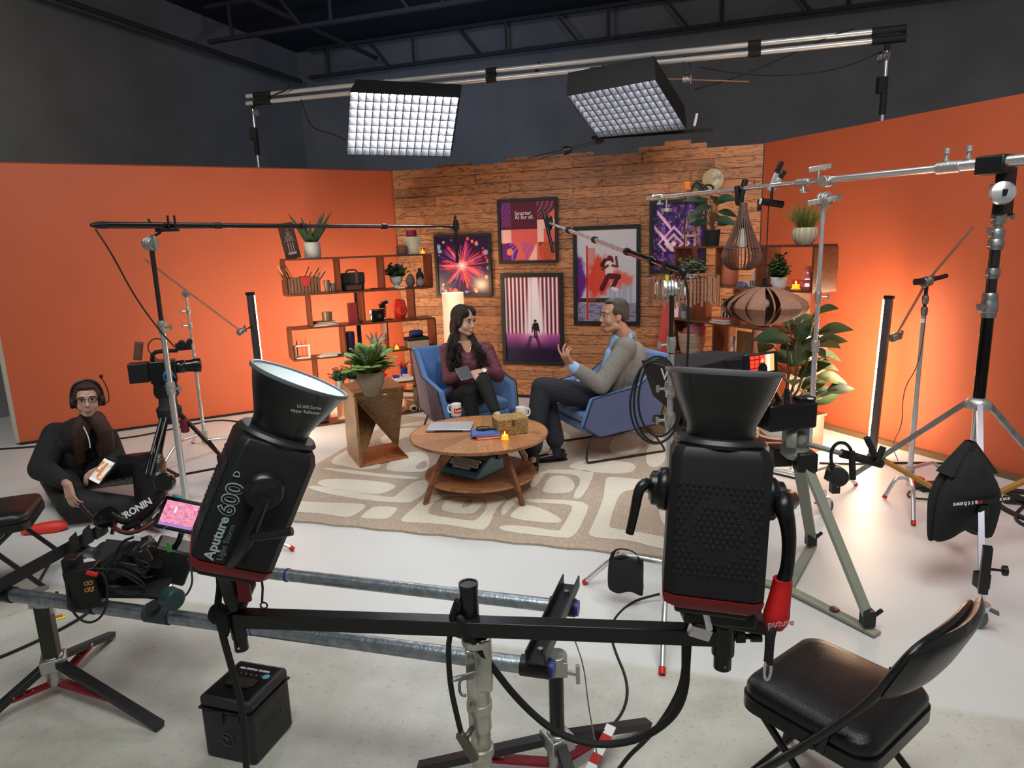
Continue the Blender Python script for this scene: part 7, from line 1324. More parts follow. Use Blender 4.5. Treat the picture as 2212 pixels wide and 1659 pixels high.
hdp = T('headphones', 'black headphones hanging on the pan handle of the prompter tripod', 'headphones', Y(1808, 990, 2.90)); MB().tube([Y(1797, 1010, 2.90), Y(1794, 975, 2.90), Y(1808, 955, 2.90), Y(1832, 958, 2.92), Y(1845, 990, 2.96)], .008, 8, smooth=2).out('headband', BLK, hdp); MB().lathe([(0, 0), (.040, 0), (.044, .01), (.038, .03), (0, .034)], Y(1812, 1030, 2.90), (-.6, -.7, .25), 22).out('ear_cup', BLKM, hdp); MB().lathe([(0, 0), (.040, 0), (.044, .01), (.038, .03), (0, .034)], Y(1800, 1022, 2.93), (-.8, .5, .2), 22).out('ear_cup', BLK, hdp)
pr = T('teleprompter', 'black teleprompter hood and case in front of the man', 'teleprompter', V(1.0, 3.1, .75)); c = lambda x, y, d_: Y(x, y, d_)
hood = [c(1386, 775, 3.35), c(1545, 757, 3.55), c(1630, 765, 3.1), c(1605, 945, 3.05), c(1470, 925, 3.1), c(1400, 900, 3.3)]
MB().add([c(1384, 778, 3.40), c(1540, 757, 3.70), c(1624, 762, 3.35), c(1470, 800, 3.05), c(1410, 855, 3.40), c(1545, 900, 3.70), c(1612, 950, 3.35), c(1468, 905, 3.05)], [(0, 1, 2, 3), (4, 7, 6, 5), (0, 3, 7, 4), (3, 2, 6, 7), (2, 1, 5, 6), (1, 0, 4, 5)]).out('hood', BLKM, pr, bevel=.006, smooth=False)
MB().box(c(1520, 915, 3.2), (.42, .26, .035), (0, R(6), R(20))).out('base_tray', BLK, pr, bevel=.004); u0 = c(1436, 792, 3.13); u1 = c(1462, 800, 3.045); text('VM', .075, frame((u0+u1)/2+V(-.012, -.02, -.01), (u1-u0).normalized(), ((u1-u0).cross(V(0, 0, 1))).normalized()) @ Matrix.Rotation(R(0), 4, 'X') @ Matrix.Rotation(R(90), 4, 'X') @ Matrix.Rotation(R(0), 4, 'X') if False else Matrix.Translation(c(1447, 812, 3.04)) @ Matrix.Rotation(R(-50), 4, 'Z') @ Matrix.Rotation(R(90), 4, 'X'), LETW, pr, name='logo', bold=.0005)
cb = T('prompter_camera', 'black studio camera with flip-out screen on the grey tripod', 'camera', V(1.35, 2.95, hz+.1)); p = c(1700, 892, 2.98); MB(Matrix.Translation(p) @ Matrix.Rotation(R(14), 4, 'Z')).box((-.02, 0, 0), (.24, .16, .12)).out('camera_body', BLKG, cb, bevel=.01); MB(Matrix.Translation(p) @ Matrix.Rotation(R(14), 4, 'Z')).box((.07, -.02, .065), (.08, .06, .02)).out('battery', BLK, cb, bevel=.004); MB().cyl(p+V(.08, -.05, .074), p+V(.08, -.05, .077), .014, 16).out('round_sticker', mat('pale_sticker', (.45, .6, .7), .5), cb)
p2 = c(1575, 860, 3.0); MB().box(p2, (.30, .20, .17), (0, 0, R(14))).out('lens_box', BLK, cb, bevel=.01)
for i, (x, y) in enumerate(((1600, 780), (1660, 830))): MB().cyl(c(x+40, y+10, 3.0), p, .012, 8).out('arm', BLK, cb)
s0 = c(1618, 806, 2.95); mS = Matrix.Translation(c(1644, 785, 2.95)) @ Matrix.Rotation(R(6), 4, 'Z') @ Matrix.Rotation(R(-4), 4, 'Y'); MB(mS).box((0, .008, 0), (.155, .016, .092)).out('monitor_case', BLK, cb, bevel=.004); MB(mS).box((-.10, .03, .012), (.10, .05, .03)).out('monitor_mount', BLK, cb)
def artM(u, v):
    q_ = mix(const(u, (235, 70, 45)), rgb(250, 190, 120), (u > .62)*1.0); q_ = mix(q_, rgb(120, 20, 14), ((np.abs((u*5) % 1-.5) > .42)|(np.abs((v*4) % 1-.5) > .42))*(u < .5)*1.0); q_ = mix(q_, rgb(255, 240, 220), (u > .7)*(u < .82)*1.0); q_ = mix(q_, rgb(20, 10, 14), (np.hypot((u-.52)/.20, (v-.12)/.42) < 1)*1.0); return mix(q_, rgb(220, 170, 150), (np.hypot((u-.52)/.055, (v-.66)/.13) < 1)*1.0)
painted('screen', mS @ Vector((-.052, -.0008, -.038)), mS.to_3x3() @ V(1, 0, 0), mS.to_3x3() @ V(0, 0, 1), .112, .076, artM, cb, 44, 30, emit=1.3)
# speaker-like wooden crate with cane front right of the blue chair
q = G(1400, 910, .0); q = V(1.38, 5.90, 0); ck = T('cane_cabinet', 'low beige cane fronted speaker cabinet behind the coiled cable', 'speaker', q); MB(Matrix.Translation(q) @ Matrix.Rotation(R(-25), 4, 'Z')).box((0, 0, .25), (.42, .30, .50)).out('cabinet', BLKM, ck, bevel=.006); MB(Matrix.Translation(q) @ Matrix.Rotation(R(-25), 4, 'Z')).box((0, -.155, .25), (.38, .012, .46)).out('cane_front', mat('cane', (.38, .26, .14), .8, bump=.8, bscale=90, var=(.28, .18, .09), vscale=70), ck)
# ================================================================ FOREGROUND
def folding_chair(o, f, label, s=.95):
    m = fm(o, f) @ Matrix.Scale(s, 4); t = T('folding_chair', label, 'chair', m.translation); VN = mat('black_vinyl', (.010, .010, .011), .30, bump=.15, bscale=220); FM = mat('black_enamel', (.012, .012, .013), .25)
    def rr(w, d, z, r=.06, n=6, y0=0, tp=.0):
        P = []
        for cx, cy, a0 in ((w-r, d-r, 0), (-w+r, d-r, 90), (-w+r, -d+r, 180), (w-r, -d+r, 270)):
            for i in range(n+1): a = R(a0+90*i/n); y = cy+r*math.sin(a); P.append((( cx+r*math.cos(a))*(1-tp*y/d), y+y0, z))
        return P
    n = 28; mb = MB(m); L_ = [(.97, .432), (1.0, .440), (1.0, .462), (.96, .476), (.80, .486), (.40, .490), (.05, .491)]; vs = []
    for k, z in L_: vs += [(x*k, y*k, z) for x, y, _ in rr(.200, .195, 0)]
    fs = [(i*n+j, i*n+(j+1) % n, (i+1)*n+(j+1) % n, (i+1)*n+j) for i in range(len(L_)-1) for j in range(n)]+[tuple(range(n))[::-1], tuple(range((len(L_)-1)*n, len(L_)*n))]
    mb.add(vs, fs).out('seat', VN, t, ang=1.0)
    mb = MB(m); vs = []
    for k, z in ((.97, .392), (1.0, .395), (1.0, .434), (.96, .436)): vs += [(x*k, y*k, z) for x, y, _ in rr(.205, .20, 0)]
    fs = [(i*n+j, i*n+(j+1) % n, (i+1)*n+(j+1) % n, (i+1)*n+j) for i in range(3) for j in range(n)]+[tuple(range(n))[::-1], tuple(range(3*n, 4*n))]; mb.add(vs, fs).out('seat_pan', FM, t)
    P = [(-.225, .27, .012), (-.215, -.06, .44), (-.205, -.185, .62), (-.20, -.245, .75), (-.17, -.268, .80), (0, -.285, .81), (.17, -.268, .80), (.20, -.245, .75), (.205, -.185, .62), (.215, -.06, .44), (.225, .27, .012)]
    MB(m).tube(P, .0125, 10, smooth=2).out('front_frame', FM, t)
    for s_ in (-1, 1):
        MB(m).tube([(s_*.190, .13, .41), (s_*.195, -.05, .25), (s_*.200, -.33, .010)], .0115, 10).out('rear_leg', FM, t); MB(m).cyl((s_*.225, .27, .0), (s_*.225, .265, .03), .016, 10).cyl((s_*.200, -.335, 0), (s_*.200, -.325, .03), .015, 10).out('foot_cap', RUB, t)
        MB(m).bar((s_*.205, -.06, .40), (s_*.21, -.075, .47), .006, .035).cyl((s_*.20, -.05, .42), (s_*.225, -.05, .42), .012, 10).out('hinge', FM, t)
    MB(m).cyl((-.222, .20, .10), (.222, .20, .10), .009, 8).out('front_crossbar', FM, t); MB(m).cyl((-.198, -.26, .10), (.198, -.26, .10), .009, 8).cyl((-.197, -.22, .15), (.197, -.22, .15), .009, 8).out('rear_crossbar', FM, t)
    mb = MB(m); vs = []; nu, nv = 12, 8
    for sd in (1, -1):
        for j in range(nv+1):
            v = j/nv; z = .630+.20*v
            for i in range(nu+1):
                u = i/nu*2-1; ed = (1-abs(u)**4)*(1-abs(2*v-1)**4); w_ = .215*(1-.12*v**3)
                vs.append((u*w_*math.sqrt(max(.02, 1-.25*abs(2*v-1)**6)), -.205-.082*v-.030*(1-u*u)+sd*.024*ed**.5, z))
    k = (nu+1)*(nv+1); fs = []
    for j in range(nv):
        for i in range(nu): a = j*(nu+1)+i; fs += [(a, a+nu+1, a+nu+2, a+1), (k+a, k+a+1, k+a+nu+2, k+a+nu+1)]
    for i in range(nu): fs += [(i, i+1, k+i+1, k+i), (nv*(nu+1)+i, k+nv*(nu+1)+i, k+nv*(nu+1)+i+1, nv*(nu+1)+i+1)]
    for j in range(nv): fs += [(j*(nu+1), k+j*(nu+1), k+(j+1)*(nu+1), (j+1)*(nu+1)), (j*(nu+1)+nu, (j+1)*(nu+1)+nu, k+(j+1)*(nu+1)+nu, k+j*(nu+1)+nu)]
    mb.add(vs, fs).out('backrest', VN, t, ang=1.2)
    return t
folding_chair((.885, 1.70, 0), (-.60, .80, 0), 'black padded folding chair in the right foreground')
folding_chair((-2.68, 3.30, 0), (.92, .38, 0), 'black folding chair cut off at the left edge beside the crew member')
rp_ = G(95, 1152, .0); tag(MB().tube([rp_+V(-.12, -.02, .03), rp_+V(-.02, .0, .035), rp_+V(.08, .03, .035), rp_+V(.12, .05, .03)], [.025, .038, .042, .02], 10, smooth=1, flat=.6).out('red_pad', mat('bright_red', (.65, .03, .02), .5), loc=rp_), 'bright red padded strap on the floor below the left edge chair', 'strap')
# ---------------- power case
cs = [V(-1.100, 2.050, 0), V(-.905, 1.990, 0), V(-.838, 2.195, 0)]; ux = (cs[1]-cs[0]); uy = (cs[2]-cs[1]); cc = (cs[0]+cs[2])/2; mC = frame(cc, ux)
ca2 = T('battery_case', 'black cube equipment case with white lettering on its lid', 'case', cc); LX, LY = ux.length, uy.length; PLB = mat('case_black', (.018, .019, .021), .5, bump=.25, bscale=180)
MB(mC).box((0, 0, .095), (LX, LY, .19)).out('body', PLB, ca2, bevel=.014, seg=3); MB(mC).box((0, 0, .213), (LX, LY, .042)).out('lid', PLB, ca2, bevel=.013, seg=3); MB(mC).box((0, 0, .190), (LX+.006, LY+.006, .006)).out('seam', BLK, ca2)
MB(mC).box((0, .0, .2345), (LX*.86, LY*.86, .004)).out('top_panel', BLKG, ca2, bevel=.003); MB(mC).tube([(-.045, -.035, .236), (-.045, -.04, .243), (.045, -.04, .243), (.045, -.035, .236)], .005, 8, smooth=1).box((0, -.01, .238), (.11, .04, .004)).out('carry_handle', BLK, ca2)
text('RED DIGITAL CINEMA', .0125, mC @ Matrix.Translation((-.0, .060, .2370)), LETW, ca2, bold=.0004); MB(mC).cyl((.065, .035, .2365), (.065, .035, .2378), .013, 20).out('blue_sticker', mat('sky_sticker', (.10, .42, .60), .4), ca2)
for i in range(6): MB(mC).cyl((-.06+.022*i, .032, .2365), (-.06+.022*i, .032, .239), .0035, 8).out('screw', STL, ca2)
MB(mC).box((-.03, -LY/2-.002, .170), (.05, .010, .045)).out('latch', BLK, ca2, bevel=.002); MB(mC).box((.045, -LY/2-.002, .172), (.03, .008, .03)).out('latch', BLK, ca2, bevel=.002); FNT = mat('faint_lettering', (.055, .057, .060), .5)
mb = MB(mC)
for k in range(5): mb.tube([V(.0+.022*math.cos(a+k*1.25), -LY/2-.0018, .085+.026*math.sin(a+k*1.25)) for a in (0, .5, 1.0, 1.4)]+[V(.0, -LY/2-.0018, .085)], .0022, 5, smooth=1)
mb.out('rosette_logo', FNT, ca2); text('DIGITAL', .030, mC @ Matrix.Translation((LX/2+.0012, .0, .105)) @ Matrix.Rotation(R(90), 4, 'Z') @ Matrix.Rotation(R(90), 4, 'X'), FNT, ca2, bold=.0003)
# ---------------- cross bar with the two big lamp heads on the centre stand
L0, R0_ = Y(476, 1333, 1.50), Y(1562, 1372, 1.30); bd_ = (R0_-L0).normalized(); ENM = mat('black_enamel', (.012, .012, .013), .25)
cbx = Y(1016, 1352, 1.412); xb = T('cross_bar', 'black square crossbar on the centre stand carrying both lamp heads', 'bracket', cbx)
MB().bar(L0+bd_*.03, R0_, .036, .036).out('bar', ENM, xb, bevel=.002); MB().cyl(cbx+V(0, 0, -.03), cbx+V(0, 0, .105), .0215, 20).lathe([(.018, .100), (.0225, .100), (.0225, .107), (.018, .107), (.018, .100)], cbx, n=20).out('socket_tube', ENM, xb); MB().tube([cbx+V(-.022, -.01, .07), cbx+V(-.034, -.012, .03), cbx+V(-.034, -.012, -.005), cbx+V(-.02, -.01, -.02)], [.010, .014, .013, .006], 8, smooth=1).out('wing_screw', BLKG, xb)
lA, rA = Y(516, 1352, 1.49), Y(1562, 1385, 1.30)
for p, x in ((lA, 0), (rA, 1)): MB().cyl(p+V(0, 0, .040), p+V(0, 0, -.028), .0195+.004*x, 18).cyl(p+V(0, 0, -.028), p+V(0, 0, -.062), .0165+.002*x, 18).out('end_socket', ENM, xb); MB().sph(p+V(0, -.0165, -.050), .0028, 8, 6).out('spring_button', WHT, xb)
MB().cyl(rA+V(.02, 0, .01), rA+V(.055, -.005, .012), .006, 8).cyl(rA+V(.055, -.005, .012), rA+V(.078, -.008, .013), .0115, 12).box(rA+V(.035, 0, .011), (.02, .02, .022)).out('clamp_screw', BLK, xb, bevel=.001); q = Y(470, 1325, 1.50); MB().lathe([(0, -.012), (.022, -.010), (.026, 0), (.022, .010), (0, .012)], q, (.95, -.3, 0), 18).out('end_knob', BLKM, xb)
# centre stand
cs_ = T('combo_stand', 'worn steel centre stand holding the black crossbar, cut off at the bottom edge', 'stand', V(cbx.x, cbx.y, 0)); cx, cy2 = cbx.x+.012, cbx.y; WST = mat('stained_steel', (.66, .64, .56), .36, .7, bump=.35, bscale=25, var=(.42, .40, .34), vscale=16)
zt = cbx.z-.025
MB().cyl(V(cx, cy2, .12), V(cx, cy2, zt-.10), .024, 20).cyl(V(cx, cy2, zt-.24), V(cx, cy2, zt-.13), .027, 20).out('column', WST, cs_); MB().box(V(cx+.008, cy2, zt-.065), (.052, .05, .13)).box(V(cx-.012, cy2-.02, zt-.10), (.026, .02, .16)).cyl(V(cx, cy2, zt-.02), V(cx, cy2, zt), .034, 20).out('head_casting', WST, cs_, bevel=.004)
MB().cyl(V(cx-.012, cy2-.03, zt-.035), V(cx-.012, cy2-.045, zt-.035), .009, 6).out('bolt', STL, cs_); MB().cyl(V(cx-.012, cy2-.03, zt-.155), V(cx-.012, cy2-.045, zt-.155), .008, 6).out('bolt', STL, cs_)
MB().add([(cx-.055, cy2-.045, zt-.072), (cx-.005, cy2-.05, zt-.058), (cx+.01, cy2-.045, zt-.068), (cx-.01, cy2-.04, zt-.085), (cx-.055, cy2-.03, zt-.090), (cx-.055, cy2-.055, zt-.08)], [(0, 1, 5), (1, 2, 3), (0, 4, 3, 1), (5, 1, 3, 4), (0, 5, 4)]).out('lever', STL, cs_, bevel=.002)
MB().tube([V(cx-.03, cy2-.02, zt-.095), V(cx-.042, cy2-.022, zt-.10), V(cx-.042, cy2-.022, zt-.135), V(cx-.028, cy2-.02, zt-.14)], .0035, 8, smooth=1).out('loop', STL, cs_); MB().cyl(V(cx-.018, cy2-.02, zt-.225), V(cx-.03, cy2-.045, zt-.23), .007, 8).bar(V(cx-.045, cy2-.05, zt-.215), V(cx-.012, cy2-.05, zt-.285), .016, .020).out('tee_knob', mat('bronze_knob', (.16, .13, .11), .4, .7), cs_, bevel=.004)
for z in (zt-.18, zt-.30): MB(Matrix.Translation(V(cx, cy2, z))).lathe([(.024, -.012), (.030, -.010), (.030, .010), (.024, .012)], n=20).out('collar', WST, cs_)
for a in (200, 270, 340): d = V(math.cos(R(a)), math.sin(R(a)), 0); MB().bar(V(cx, cy2, .30)+d*.03, V(cx, cy2, .01)+d*.42, .03, .02).out('leg', WST, cs_)
# lamp heads
REFO = mat('reflector_black', (.008, .008, .009), .33, coat=.3); REFI = mat('reflector_inner', (.80, .86, .87), .35, .0)
def lamp(c, ax, xd, label, side):
    ax = Vector(ax).normalized(); t = T('lamp_head', label, 'lamp', c-ax*.17); xx = Vector(xd); xx = (xx-ax*xx.dot(ax)).normalized(); yy = ax.cross(xx)
    m = Matrix(((xx.x, yy.x, ax.x, c.x), (xx.y, yy.y, ax.y, c.y), (xx.z, yy.z, ax.z, c.z), (0, 0, 0, 1)))
    P = [(-.095, -.075), (-.075, -.092), (.075, -.092), (.095, -.075), (.095, .075), (.075, .092), (-.075, .092), (-.095, .075)]; n = 8; mb = MB(m); vs = []
    for z, k in ((-.140, .93), (-.136, 1), (.130, 1), (.152, .90)): vs += [(x*k, y*k, z) for x, y in P]
    mb.add(vs, [(i*n+j, i*n+(j+1) % n, (i+1)*n+(j+1) % n, (i+1)*n+j) for i in range(3) for j in range(n)]+[tuple(range(n))[::-1], tuple(range(3*n, 4*n))]).out('body', mat('lamp_body', (.007, .0075, .008), .5, bump=.03, bscale=300), t, bevel=.003)
    MB(m).lathe([(.068, .148), (.088, .150), (.092, .158), (.086, .166), (.062, .168)], n=40).out('mount_ring', mat('ring_grey', (.022, .024, .026), .4), t)
    prof = [(.066, .160), (.068, .190), (.080, .218), (.096, .255), (.110, .292), (.1135, .296)]
    MB(m).lathe(prof+[(.1125, .2975)]+[(r-.0025, z) for r, z in prof[::-1][1:]]+[(.0, .170)], n=56).out('reflector', REFO, t)
    MB(m).lathe([(.0, .172), (.058, .173)]+[(r-.0034, z) for r, z in prof]+[(prof[-1][0]-.0036, .2962)]+[(r-.0028, z-.0005) for r, z in prof[::-1]]+[(0, .1715)], n=56, rip=.008, ripn=28).out('reflector_lining', REFI, t)
    MB(m).lathe([(.1105, .292), (.1165, .293), (.1175, .298), (.1160, .302), (.1105, .301), (.1105, .292)], n=56).out('rim', mat('rim_grey', (.12, .12, .13), .3), t)
    MB(m).lathe([(0, .166), (.03, .168), (.028, .176), (0, .178)], n=24).out('led_chip', mat('chip_glow', (.75, .95, 1.0), .4, emit=14), t)
    mb = MB(m); vs = []
    for z, k in ((-.166, .86), (-.160, .95), (-.142, 1.004), (-.139, 1.004)): vs += [(x*k, y*k, z) for x, y in P]
    mb.add(vs, [(i*n+j, i*n+(j+1) % n, (i+1)*n+(j+1) % n, (i+1)*n+j) for i in range(3) for j in range(n)]+[tuple(range(n))[::-1], tuple(range(3*n, 4*n))]).out('red_base_trim', mat('lamp_red', (.22, .008, .010), .45), t)
    MB(m).box((0, 0, -.172), (.14, .13, .02)).out('rear_plate', BLK, t, bevel=.006)
    mb = MB(m)       # honeycomb fan grille
    for i in range(-7, 8):
        for j in range(-8, 9):
            x = i*.0125+(.00625 if j % 2 else 0); z = j*.0108-.005; r = math.hypot(x, z)
            if abs(x) > .078: continue
            if r < .047 or (.062 < r and abs(z) < .105):
                k = .0052 if r < .047 else .0046
                for side_ in (-1,): mb.add([(x+k*math.cos(R(30+60*a)), side_*.0925, z+k*math.sin(R(30+60*a))) for a in range(6)]+[(x+k*.8*math.cos(R(30+60*a)), side_*.0936, z+k*.8*math.sin(R(30+60*a))) for a in range(6)], [tuple(range(6, 12))]+[(a, (a+1) % 6, 6+(a+1) % 6, 6+a) for a in range(6)])
    x = mb.out('fan_grille', mat('grille_dark', (.016, .017, .018), .25), t, smooth=False); x['kind'] = 'stuff'
    for s in (-1, 1):
        MB(m).lathe([(0, .0), (.042, .0), (.045, .006), (.043, .018), (.036, .024), (.035, .034), (.024, .040), (0, .041)], (s*.094, 0, .05), (s, 0, 0), 28).out('tilt_knob', mat('knob_satin', (.010, .010, .011), .3), t)
    return t, m
cA_ = Y(547, 1072, 1.52); t, m = lamp(cA_, (.41, .15, .90), (O-cA_)+V(.35, 0, 0), 'left large black lamp head with white numbers, pointing up', 0); lampA = t
# lettering on the side that faces the camera (local -X or +X after the turn)
side_n = m.to_3x3() @ V(1, 0, 0); sg = 1 if side_n.dot(O-cA_) > 0 else -1
nx_ = m.to_3x3() @ V(sg, 0, 0); zx = m.to_3x3() @ V(0, 0, 1)      # text runs along the body axis
def side_m(u, v): # u along the body axis, v across it
    c_ = m @ Vector((sg*.0958, 0, 0)); vv = nx_.cross(zx); c_ = c_+zx*u+vv*v; x_ = zx; y_ = nx_.cross(x_); return Matrix(((x_.x, y_.x, nx_.x, c_.x), (x_.y, y_.y, nx_.y, c_.y), (x_.z, y_.z, nx_.z, c_.z), (0, 0, 0, 1)))
LT2 = mat('pale_teal_lettering', (.42, .52, .52), .5); vs_ = -1
text('Aputure', .030, side_m(-.080, .056), LT2, t, bold=.0008); text('600', .050, side_m(.012, .058), LT2, t, bold=.0022); text('600', .050, side_m(.012, .058) @ Matrix.Translation((0, 0, .0009)), BLK, t, name='lettering_core', bold=-.0002); text('D', .020, side_m(.070, .066), LT2, t); text('Light Storm', .018, side_m(-.085, .034), mat('dim_lettering', (.16, .20, .20), .5), t)
lv = m @ Vector((sg*.125, 0, -.035)); MB().tube([lv, lv+V(.0, -.01, -.012), lv+V(.04, -.02, -.006), lv+V(.098, -.02, .004)], [.012, .0105, .0095, .0095], 10, smooth=1).out('lever', mat('knob_satin'), t)
rf = m @ Vector((sg*.091, .02, .262)); vv = nx_
text('LS 600 Series', .0095, Matrix.Translation(Y(668, 880, 1.40)) @ Matrix.Rotation(R(90), 4, 'X') @ Matrix.Rotation(R(-8), 4, 'Z'), mat('grey_print', (.35, .35, .36), .5), t, bold=.0001); text('Hyper Reflector', .0095, Matrix.Translation(Y(660, 890, 1.40)) @ Matrix.Rotation(R(90), 4, 'X') @ Matrix.Rotation(R(-8), 4, 'Z'), mat('grey_print'), t, bold=.0001)
# yoke of the left head
y0 = lA+V(0, 0, .045); MB().tube([y0+V(-.0, .0, .0), y0+V(.0, .0, .02), y0+V(-.005, -.01, .12), m @ Vector((sg*.13, 0, -.10)), m @ Vector((sg*.135, 0, .05))], [.022, .026, .028, .020, .016], 12, smooth=1, flat=.6).tube([y0, y0+V(.02, .06, .05), m @ Vector((-sg*.13, 0, -.10)), m @ Vector((-sg*.135, 0, 0))], [.02, .018, .016, .014], 10, smooth=1).out('yoke', mat('yoke_black', (.007, .007, .008), .35), t)
MB().box(y0+V(.032, -.02, .09), (.03, .012, .12)).out('red_label', mat('lamp_red'), t, bevel=.003); MB().tube([Y(556, 1225, 1.45), Y(568, 1260, 1.45), Y(566, 1300, 1.45)], .003, 6, smooth=1).tube([V(.008*math.cos(a), 0, .008*math.sin(a))+Y(570, 1308, 1.45) for a in [i*.7 for i in range(9)]], .0022, 6, close=True).out('safety_loop', BLK, t)
cB_ = Y(1543, 1118, 1.30); t, m = lamp(cB_, (.085, .15, .98), (1, -.22, 0), 'right large black lamp head with honeycomb vent and red handle', 1)
for s in (-1, 1):
    a = m @ Vector((s*.135, -.0, .045)); 
k0 = m @ Vector((-.135, 0, .05)); MB().tube([k0, Y(1398, 1042, 1.27), Y(1380, 1055, 1.26), Y(1372, 1100, 1.26), Y(1360, 1152, 1.26)], [.013, .0115, .0105, .0095, .0085], 10, smooth=2).out('lever', mat('knob_satin'), t)
k1 = m @ Vector((.138, 0, .05)); hx = Y(1690, 1262, 1.22); MB().tube([k1, Y(1690, 1085, 1.22), Y(1706, 1150, 1.22), Y(1702, 1225, 1.22), hx], [.022, .018, .0135, .0125, .015], 12, smooth=2).out('yoke', mat('yoke_black'), t)
for i in range(3): MB().tube([Y(1696+4*i, 1125, 1.202), Y(1702+4*i, 1180, 1.202), Y(1697+4*i, 1245, 1.202)], .0012, 5, smooth=1).out('yoke_groove', BLK, t)
hb2 = Y(1676, 1335, 1.21); MB().tube([hx+V(0, 0, .012), hx, hx.lerp(hb2, .45)+V(.0, 0, 0), hb2, hb2+V(-.003, 0, -.018)], [.018, .019, .021, .026, .018], 14, smooth=1).out('red_handle', mat('handle_red', (.60, .012, .012), .5), t)
text('puture', .020, Matrix.Translation(hb2+V(-.002, -.030, .006)) @ Matrix.Rotation(R(8), 4, 'Z') @ Matrix.Rotation(R(90), 4, 'X'), mat('pinkish_lettering', (.7, .3, .3), .5), t, bold=.0003)
sh0, sh1 = Y(1664, 1362, 1.19), Y(1660, 1432, 1.19); MB().tube([hb2+V(0, 0, -.01), sh0, sh0.lerp(sh1, .5), sh1], [.012, .014, .011, .012], 8, smooth=1, flat=.5).out('strap', mat('woven_strap', (.02, .02, .02), .9, bump=.6, bscale=200), t); MB().tube([sh1+V(-.006, 0, .004), sh1+V(-.008, 0, -.025), sh1+V(-.002, 0, -.040), sh1+V(.005, 0, -.030), sh1+V(.006, 0, .004)], .0028, 8, smooth=2, close=True).out('snap_hook', CHR, t)
MB().box(rA+V(-.02, .0, .075), (.15, .09, .030), (0, R(8), 0)).box(rA+V(.03, 0, .055), (.11, .07, .03), (0, R(12), 0)).box(rA+V(-.05, -.01, .10), (.05, .05, .06)).out('yoke_base', BLK, t, bevel=.006); MB().lathe([(0, 0), (.030, 0), (.033, .006), (.030, .022), (0, .024)], rA+V(-.078, -.03, .118), (-.1, -1, .1), 24).out('round_knob', BLKM, t)
MB().cyl(rA+V(-.068, -.05, .155), rA+V(-.045, -.05, .06), .008, 10).cyl(rA+V(-.075, -.055, .15), rA+V(-.05, -.05, .152), .010, 10).box(rA+V(-.062, -.04, .050), (.045, .02, .025), (0, R(20), 0)).out('steel_linkage', CHR, t, bevel=.002)
# cables of the lamp heads
cable([lampA.location+V(-.03, 0, .03), Y(478, 1255, 1.50), Y(468, 1310, 1.48), Y(480, 1370, 1.46), Y(500, 1440, 1.46), Y(524, 1530, 1.47), Y(530, 1620, 1.48), Y(534, 1700, 1.5), V(-.72, 1.52, .35), V(-.75, 1.5, .01)], .0085, 'thick black cable hanging from the left lamp head in front of the case')
q = Y(482, 1345, 1.47); tag(MB().sph(q, (.016, .014, .042), 14, 10).out('cable_ferrule', BLKM, loc=q), 'black rubber cable gland beside the left end of the crossbar', 'connector')
cable([rA+V(-.07, .01, .05), Y(1484, 1420, 1.30), Y(1480, 1500, 1.28), Y(1450, 1555, 1.3), Y(1380, 1600, 1.33), Y(1290, 1612, 1.36), Y(1200, 1585, 1.38), Y(1120, 1515, 1.40), Y(1055, 1430, 1.40), Y(1012, 1370, 1.38), Y(992, 1330, 1.38), cbx+V(-.02, -.02, .02)], .0085, 'thick black cable looping from the right lamp head to the centre stand')
cable([Y(1478, 1390, 1.32), Y(1478, 1470, 1.34), Y(1440, 1545, 1.4), Y(1395, 1600, 1.5), Y(1350, 1640, 1.6), Y(1300, 1720, 1.7)], .006, 'thinner black cable under the right lamp head running out of the bottom edge')
cable([cbx+V(-.045, -.02, -.01), Y(968, 1400, 1.39), Y(972, 1480, 1.38), Y(990, 1560, 1.37), Y(1003, 1610, 1.37)], .0065, 'black cable bowed along the left side of the centre stand')
# ---------------- dolly track: two galvanised pipes on two low stands
zr_ = .47; fa, fb = G(8, 1282, zr_), G(1165, 1441, zr_); ba, bb_ = G(165, 1190, zr_), G(1222, 1311, zr_)
tr = T('dolly_track', 'two galvanised steel pipes forming a camera slider track across the foreground', 'track', (fa+bb_)/2-V(0, 0, .03))
MB().cyl(fa, fb, .0255, 20).out('pipe', GALV, tr); MB().cyl(ba, bb_, .0235, 20).out('pipe', GALV, tr)
BT = mat('blue_tape', (.01, .03, .22), .4)
for a, b3, xs in ((fa, fb, (548, 1150)), (ba, bb_, (621, 1228))):
    d = (b3-a).normalized()
    for x in xs[:1]: q = along(a, b3, x); MB().cyl(q-d*.004, q+d*.004, .0262, 20).out('blue_tape', BT, tr)
d1 = (fb-bb_).normalized(); e1, e2 = bb_-d1*.09, fb+d1*.04; side1 = (fb-fa).normalized(); upz = V(0, 0, 1); mbk = MB()
off = V(0, 0, .035)
mbk.bar(e1+off, e2+off, .058, .006).bar(e1+off+side1*.028+V(0, 0, .018), e2+off+side1*.028+V(0, 0, .018), .005, .042).bar(e1+off-side1*.028+V(0, 0, .018), e2+off-side1*.028+V(0, 0, .018), .005, .042).out('end_channel', mat('channel_black', (.03, .03, .035), .4, .6), tr)
for q in (fb, bb_): MB().cyl(q-side1*.055, q+side1*.035, .031, 20).out('pipe_socket', BLK, tr); MB().cyl(q+side1*.035, q+side1*.045, .027, 18).out('blue_cap', BT, tr); MB().cyl(q+off+V(0, 0, .0)-d1*.015, q+off+V(0, 0, .018)-d1*.015, .009, 6).out('bolt', STL, tr)
d2 = (fa-ba).normalized(); e3, e4 = ba-d2*.14+side1*.02, fa+d2*.16
MB().bar(e3+off, e4+off, .06, .014).bar(e3+off+side1*.03+V(0, 0, .02), e4+off+side1*.03+V(0, 0, .02), .006, .05).out('end_channel', BLKM, tr); mb = MB()
